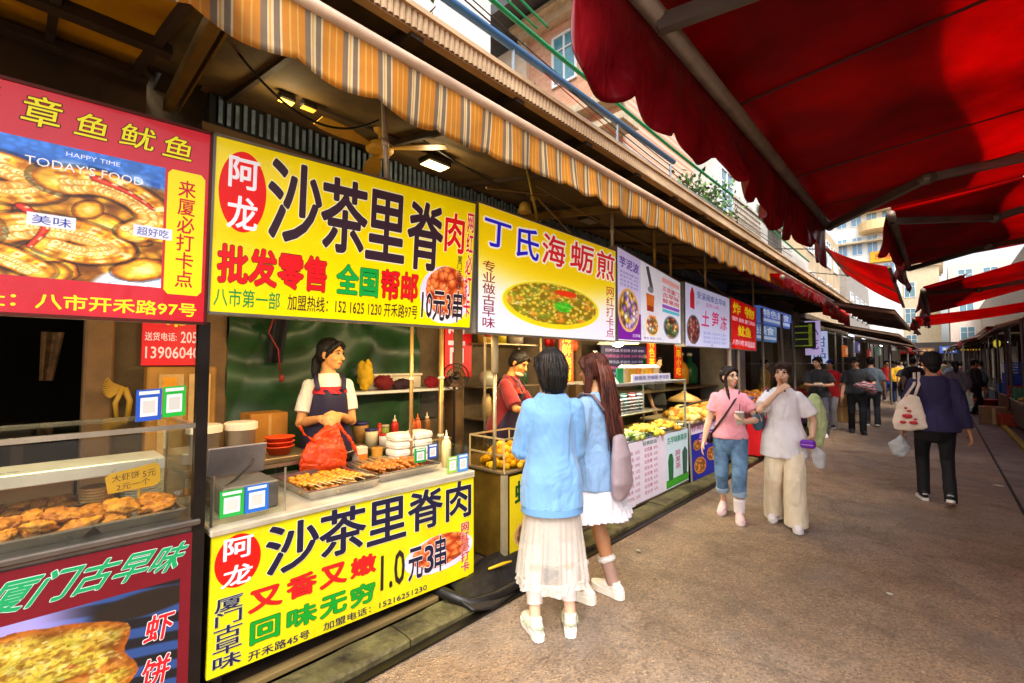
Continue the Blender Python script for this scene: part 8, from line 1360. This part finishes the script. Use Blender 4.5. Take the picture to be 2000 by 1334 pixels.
def walker(label, loc, heading, H, topc, pantc, hairc='15100e', hem=-.05, sleeve=.85, headp=(0, 4, 0), cap=None, phase=.12, vox=.014, group=None, long=False):
    p = Person(label, loc, heading, H, dict(head=headp, footR=(.09, -phase, .01, -6, 6), footL=(-.09, phase, 0, 6, 0), handR=((.26, .1, .82), (.5, -1, 0), (-1, 0, 0), .5), handL=((-.25, -.02, .82), (-.5, -1, 0), (1, 0, 0), .5)), vox=vox, detail=False, group=group)
    p.body(); p.face() if vox < .013 else None
    p.hair(hairc, [([(0, -.09, .0), (0, -.115, -.12), (0, -.11, -.24)], [(.06, .03), (.06, .03), (.02, .015)])] if long else [], amp=.003, vox=.012); p.top(topc, hem=hem, ease=.03, sleeve=sleeve, sease=.03, seed=H*10).pants(pantc, hem=.05, wa=.085, wk=.068, wh=.062).shoes('3a3434')
    if cap: mb = MB(); mb.ell(p.h(0, -.015, .045), (.088, .098, .072), 16, 10, p.HR); mb.tube([p.h(0, .06, .045), p.h(0, .15, .035)], [(.075, .012), (.05, .008)], 12, ref=p.HR @ Vector((1, 0, 0)), cap='round'); link_mesh(fuse(mb, .012, 2), 'cap', M(cap, .6), p.root, True)
    return p
walker('person in red tee and blue cap behind the one with the food box', (-1.98, 13.6, 0), 170, 1.66, 'd81c24', 'c0b8b8', cap='1c3c98', hem=-.14, headp=(0, 5, 0))
walker('person in grey top behind the shoulder of the one in the black cap', (-1.28, 14.6, 0), 8, 1.72, '5a6672', '2a2a34', headp=(0, 0, 0))
walker('person in red top and jeans far down the lane', (-1.62, 24.5, 0), 200, 1.66, 'c8281c', '2a4888')
walker('person in yellow top with a red vest far down the lane', (-1.22, 23.5, 0), 15, 1.66, 'e8b01c', '2a3858', sleeve=1.5)
walker('dark clothed person beside the head of the man in navy', (-.62, 19, 0), 10, 1.74, '17151c', '1a1a22')
walker('dark clothed shopper by the red bucket', (.74, 19.4, 0), -70, 1.68, '16161e', '1c141c', hairc='2a1a14', sleeve=1.8)
walker('shopper in a dark blue jacket behind the red bucket', (.95, 21.6, 0), 100, 1.64, '1a2436', '14141a', sleeve=1.8)
walker('long haired shopper in grey top beside the man in navy', (.30, 17.2, 0), 4, 1.62, '6a6470', '2a2430', sleeve=1.6, long=True)
k7 = 0
for (x, y, c, hd) in ((-.3, 30, '3a2a3a', 0), (-1.4, 31, '1c1c28', 180), (.2, 34, '5a2a2a', 10), (-.9, 36, '2a3448', 175), (-1.6, 38, '6a5a50', 0), (.5, 40, '20202a', 185), (-.5, 43, '7a2a2a', 5)):
    walker('distant shopper in %s at the far end of the lane' % ('dark plum', 'near black', 'brownish red', 'slate blue', 'beige', 'black beside the right stalls', 'dull red, the farthest one')[k7], (x, y, 0), hd, 1.62+.02*k7, c, '22202a', vox=.018); k7 += 1
s1 = walker('stall keeper in yellow behind the fruit of the purple stall', (-3.2, 12.6, .05), -80, 1.62, 'd8a028', '2a2a30'); s2 = walker('stall keeper in dark clothes behind the fritter stall', (-3.35, 7.0, .1), -95, 1.6, '2a2a30', '22222a', headp=(-10, 6, 0))

# ---- the crowd deep in the lane: copies of a few far walkers
fw = [walker('shopper in %s among the crowd deep in the lane' % n_, (x_, y_, 0), h_, 1.6+.03*i, c_, pc_, vox=.02, group='crowd deep in the lane', hairc='1a1412') for i, (n_, x_, y_, h_, c_, pc_) in enumerate([('a black coat', -.95, 22.5, 5, '1a1820', '16161c'), ('a dull red jacket', -.2, 25.5, 190, '8a2020', '20202a'), ('a grey blue jacket', .35, 24, 0, '4a5668', '22222a'), ('a pale shirt', -1.3, 27.5, 175, 'b8b0a8', '3a3a44'), ('an olive coat', .1, 28.5, 15, '4a4630', '1c1c20')])]
for i, (x_, y_, h_) in enumerate([(-.6, 26.5), (.6, 27), (-1.7, 29), (-1.0, 30), (.4, 31), (-.2, 32.5), (-1.4, 33.5), (.7, 35), (-.7, 34.5), (.0, 37), (-1.2, 37.5), (.5, 38.5), (-.4, 40), (-1.6, 41), (.3, 42), (-.9, 44), (.6, 45), (-.1, 46)] and [(a, b, (i*67) % 360) for i, (a, b) in enumerate([(-.6, 26.5), (.6, 27), (-1.7, 29), (-1.0, 30), (.4, 31), (-.2, 32.5), (-1.4, 33.5), (.7, 35), (-.7, 34.5), (.0, 37), (-1.2, 37.5), (.5, 38.5), (-.4, 40), (-1.6, 41), (.3, 42), (-.9, 44), (.6, 45), (-.1, 46)])]):
    copy_tree(fw[i % 5].root, (x_, y_, 0), R_(h_))

# ---- tidy helper data
bpy.data.objects.remove(_fo)
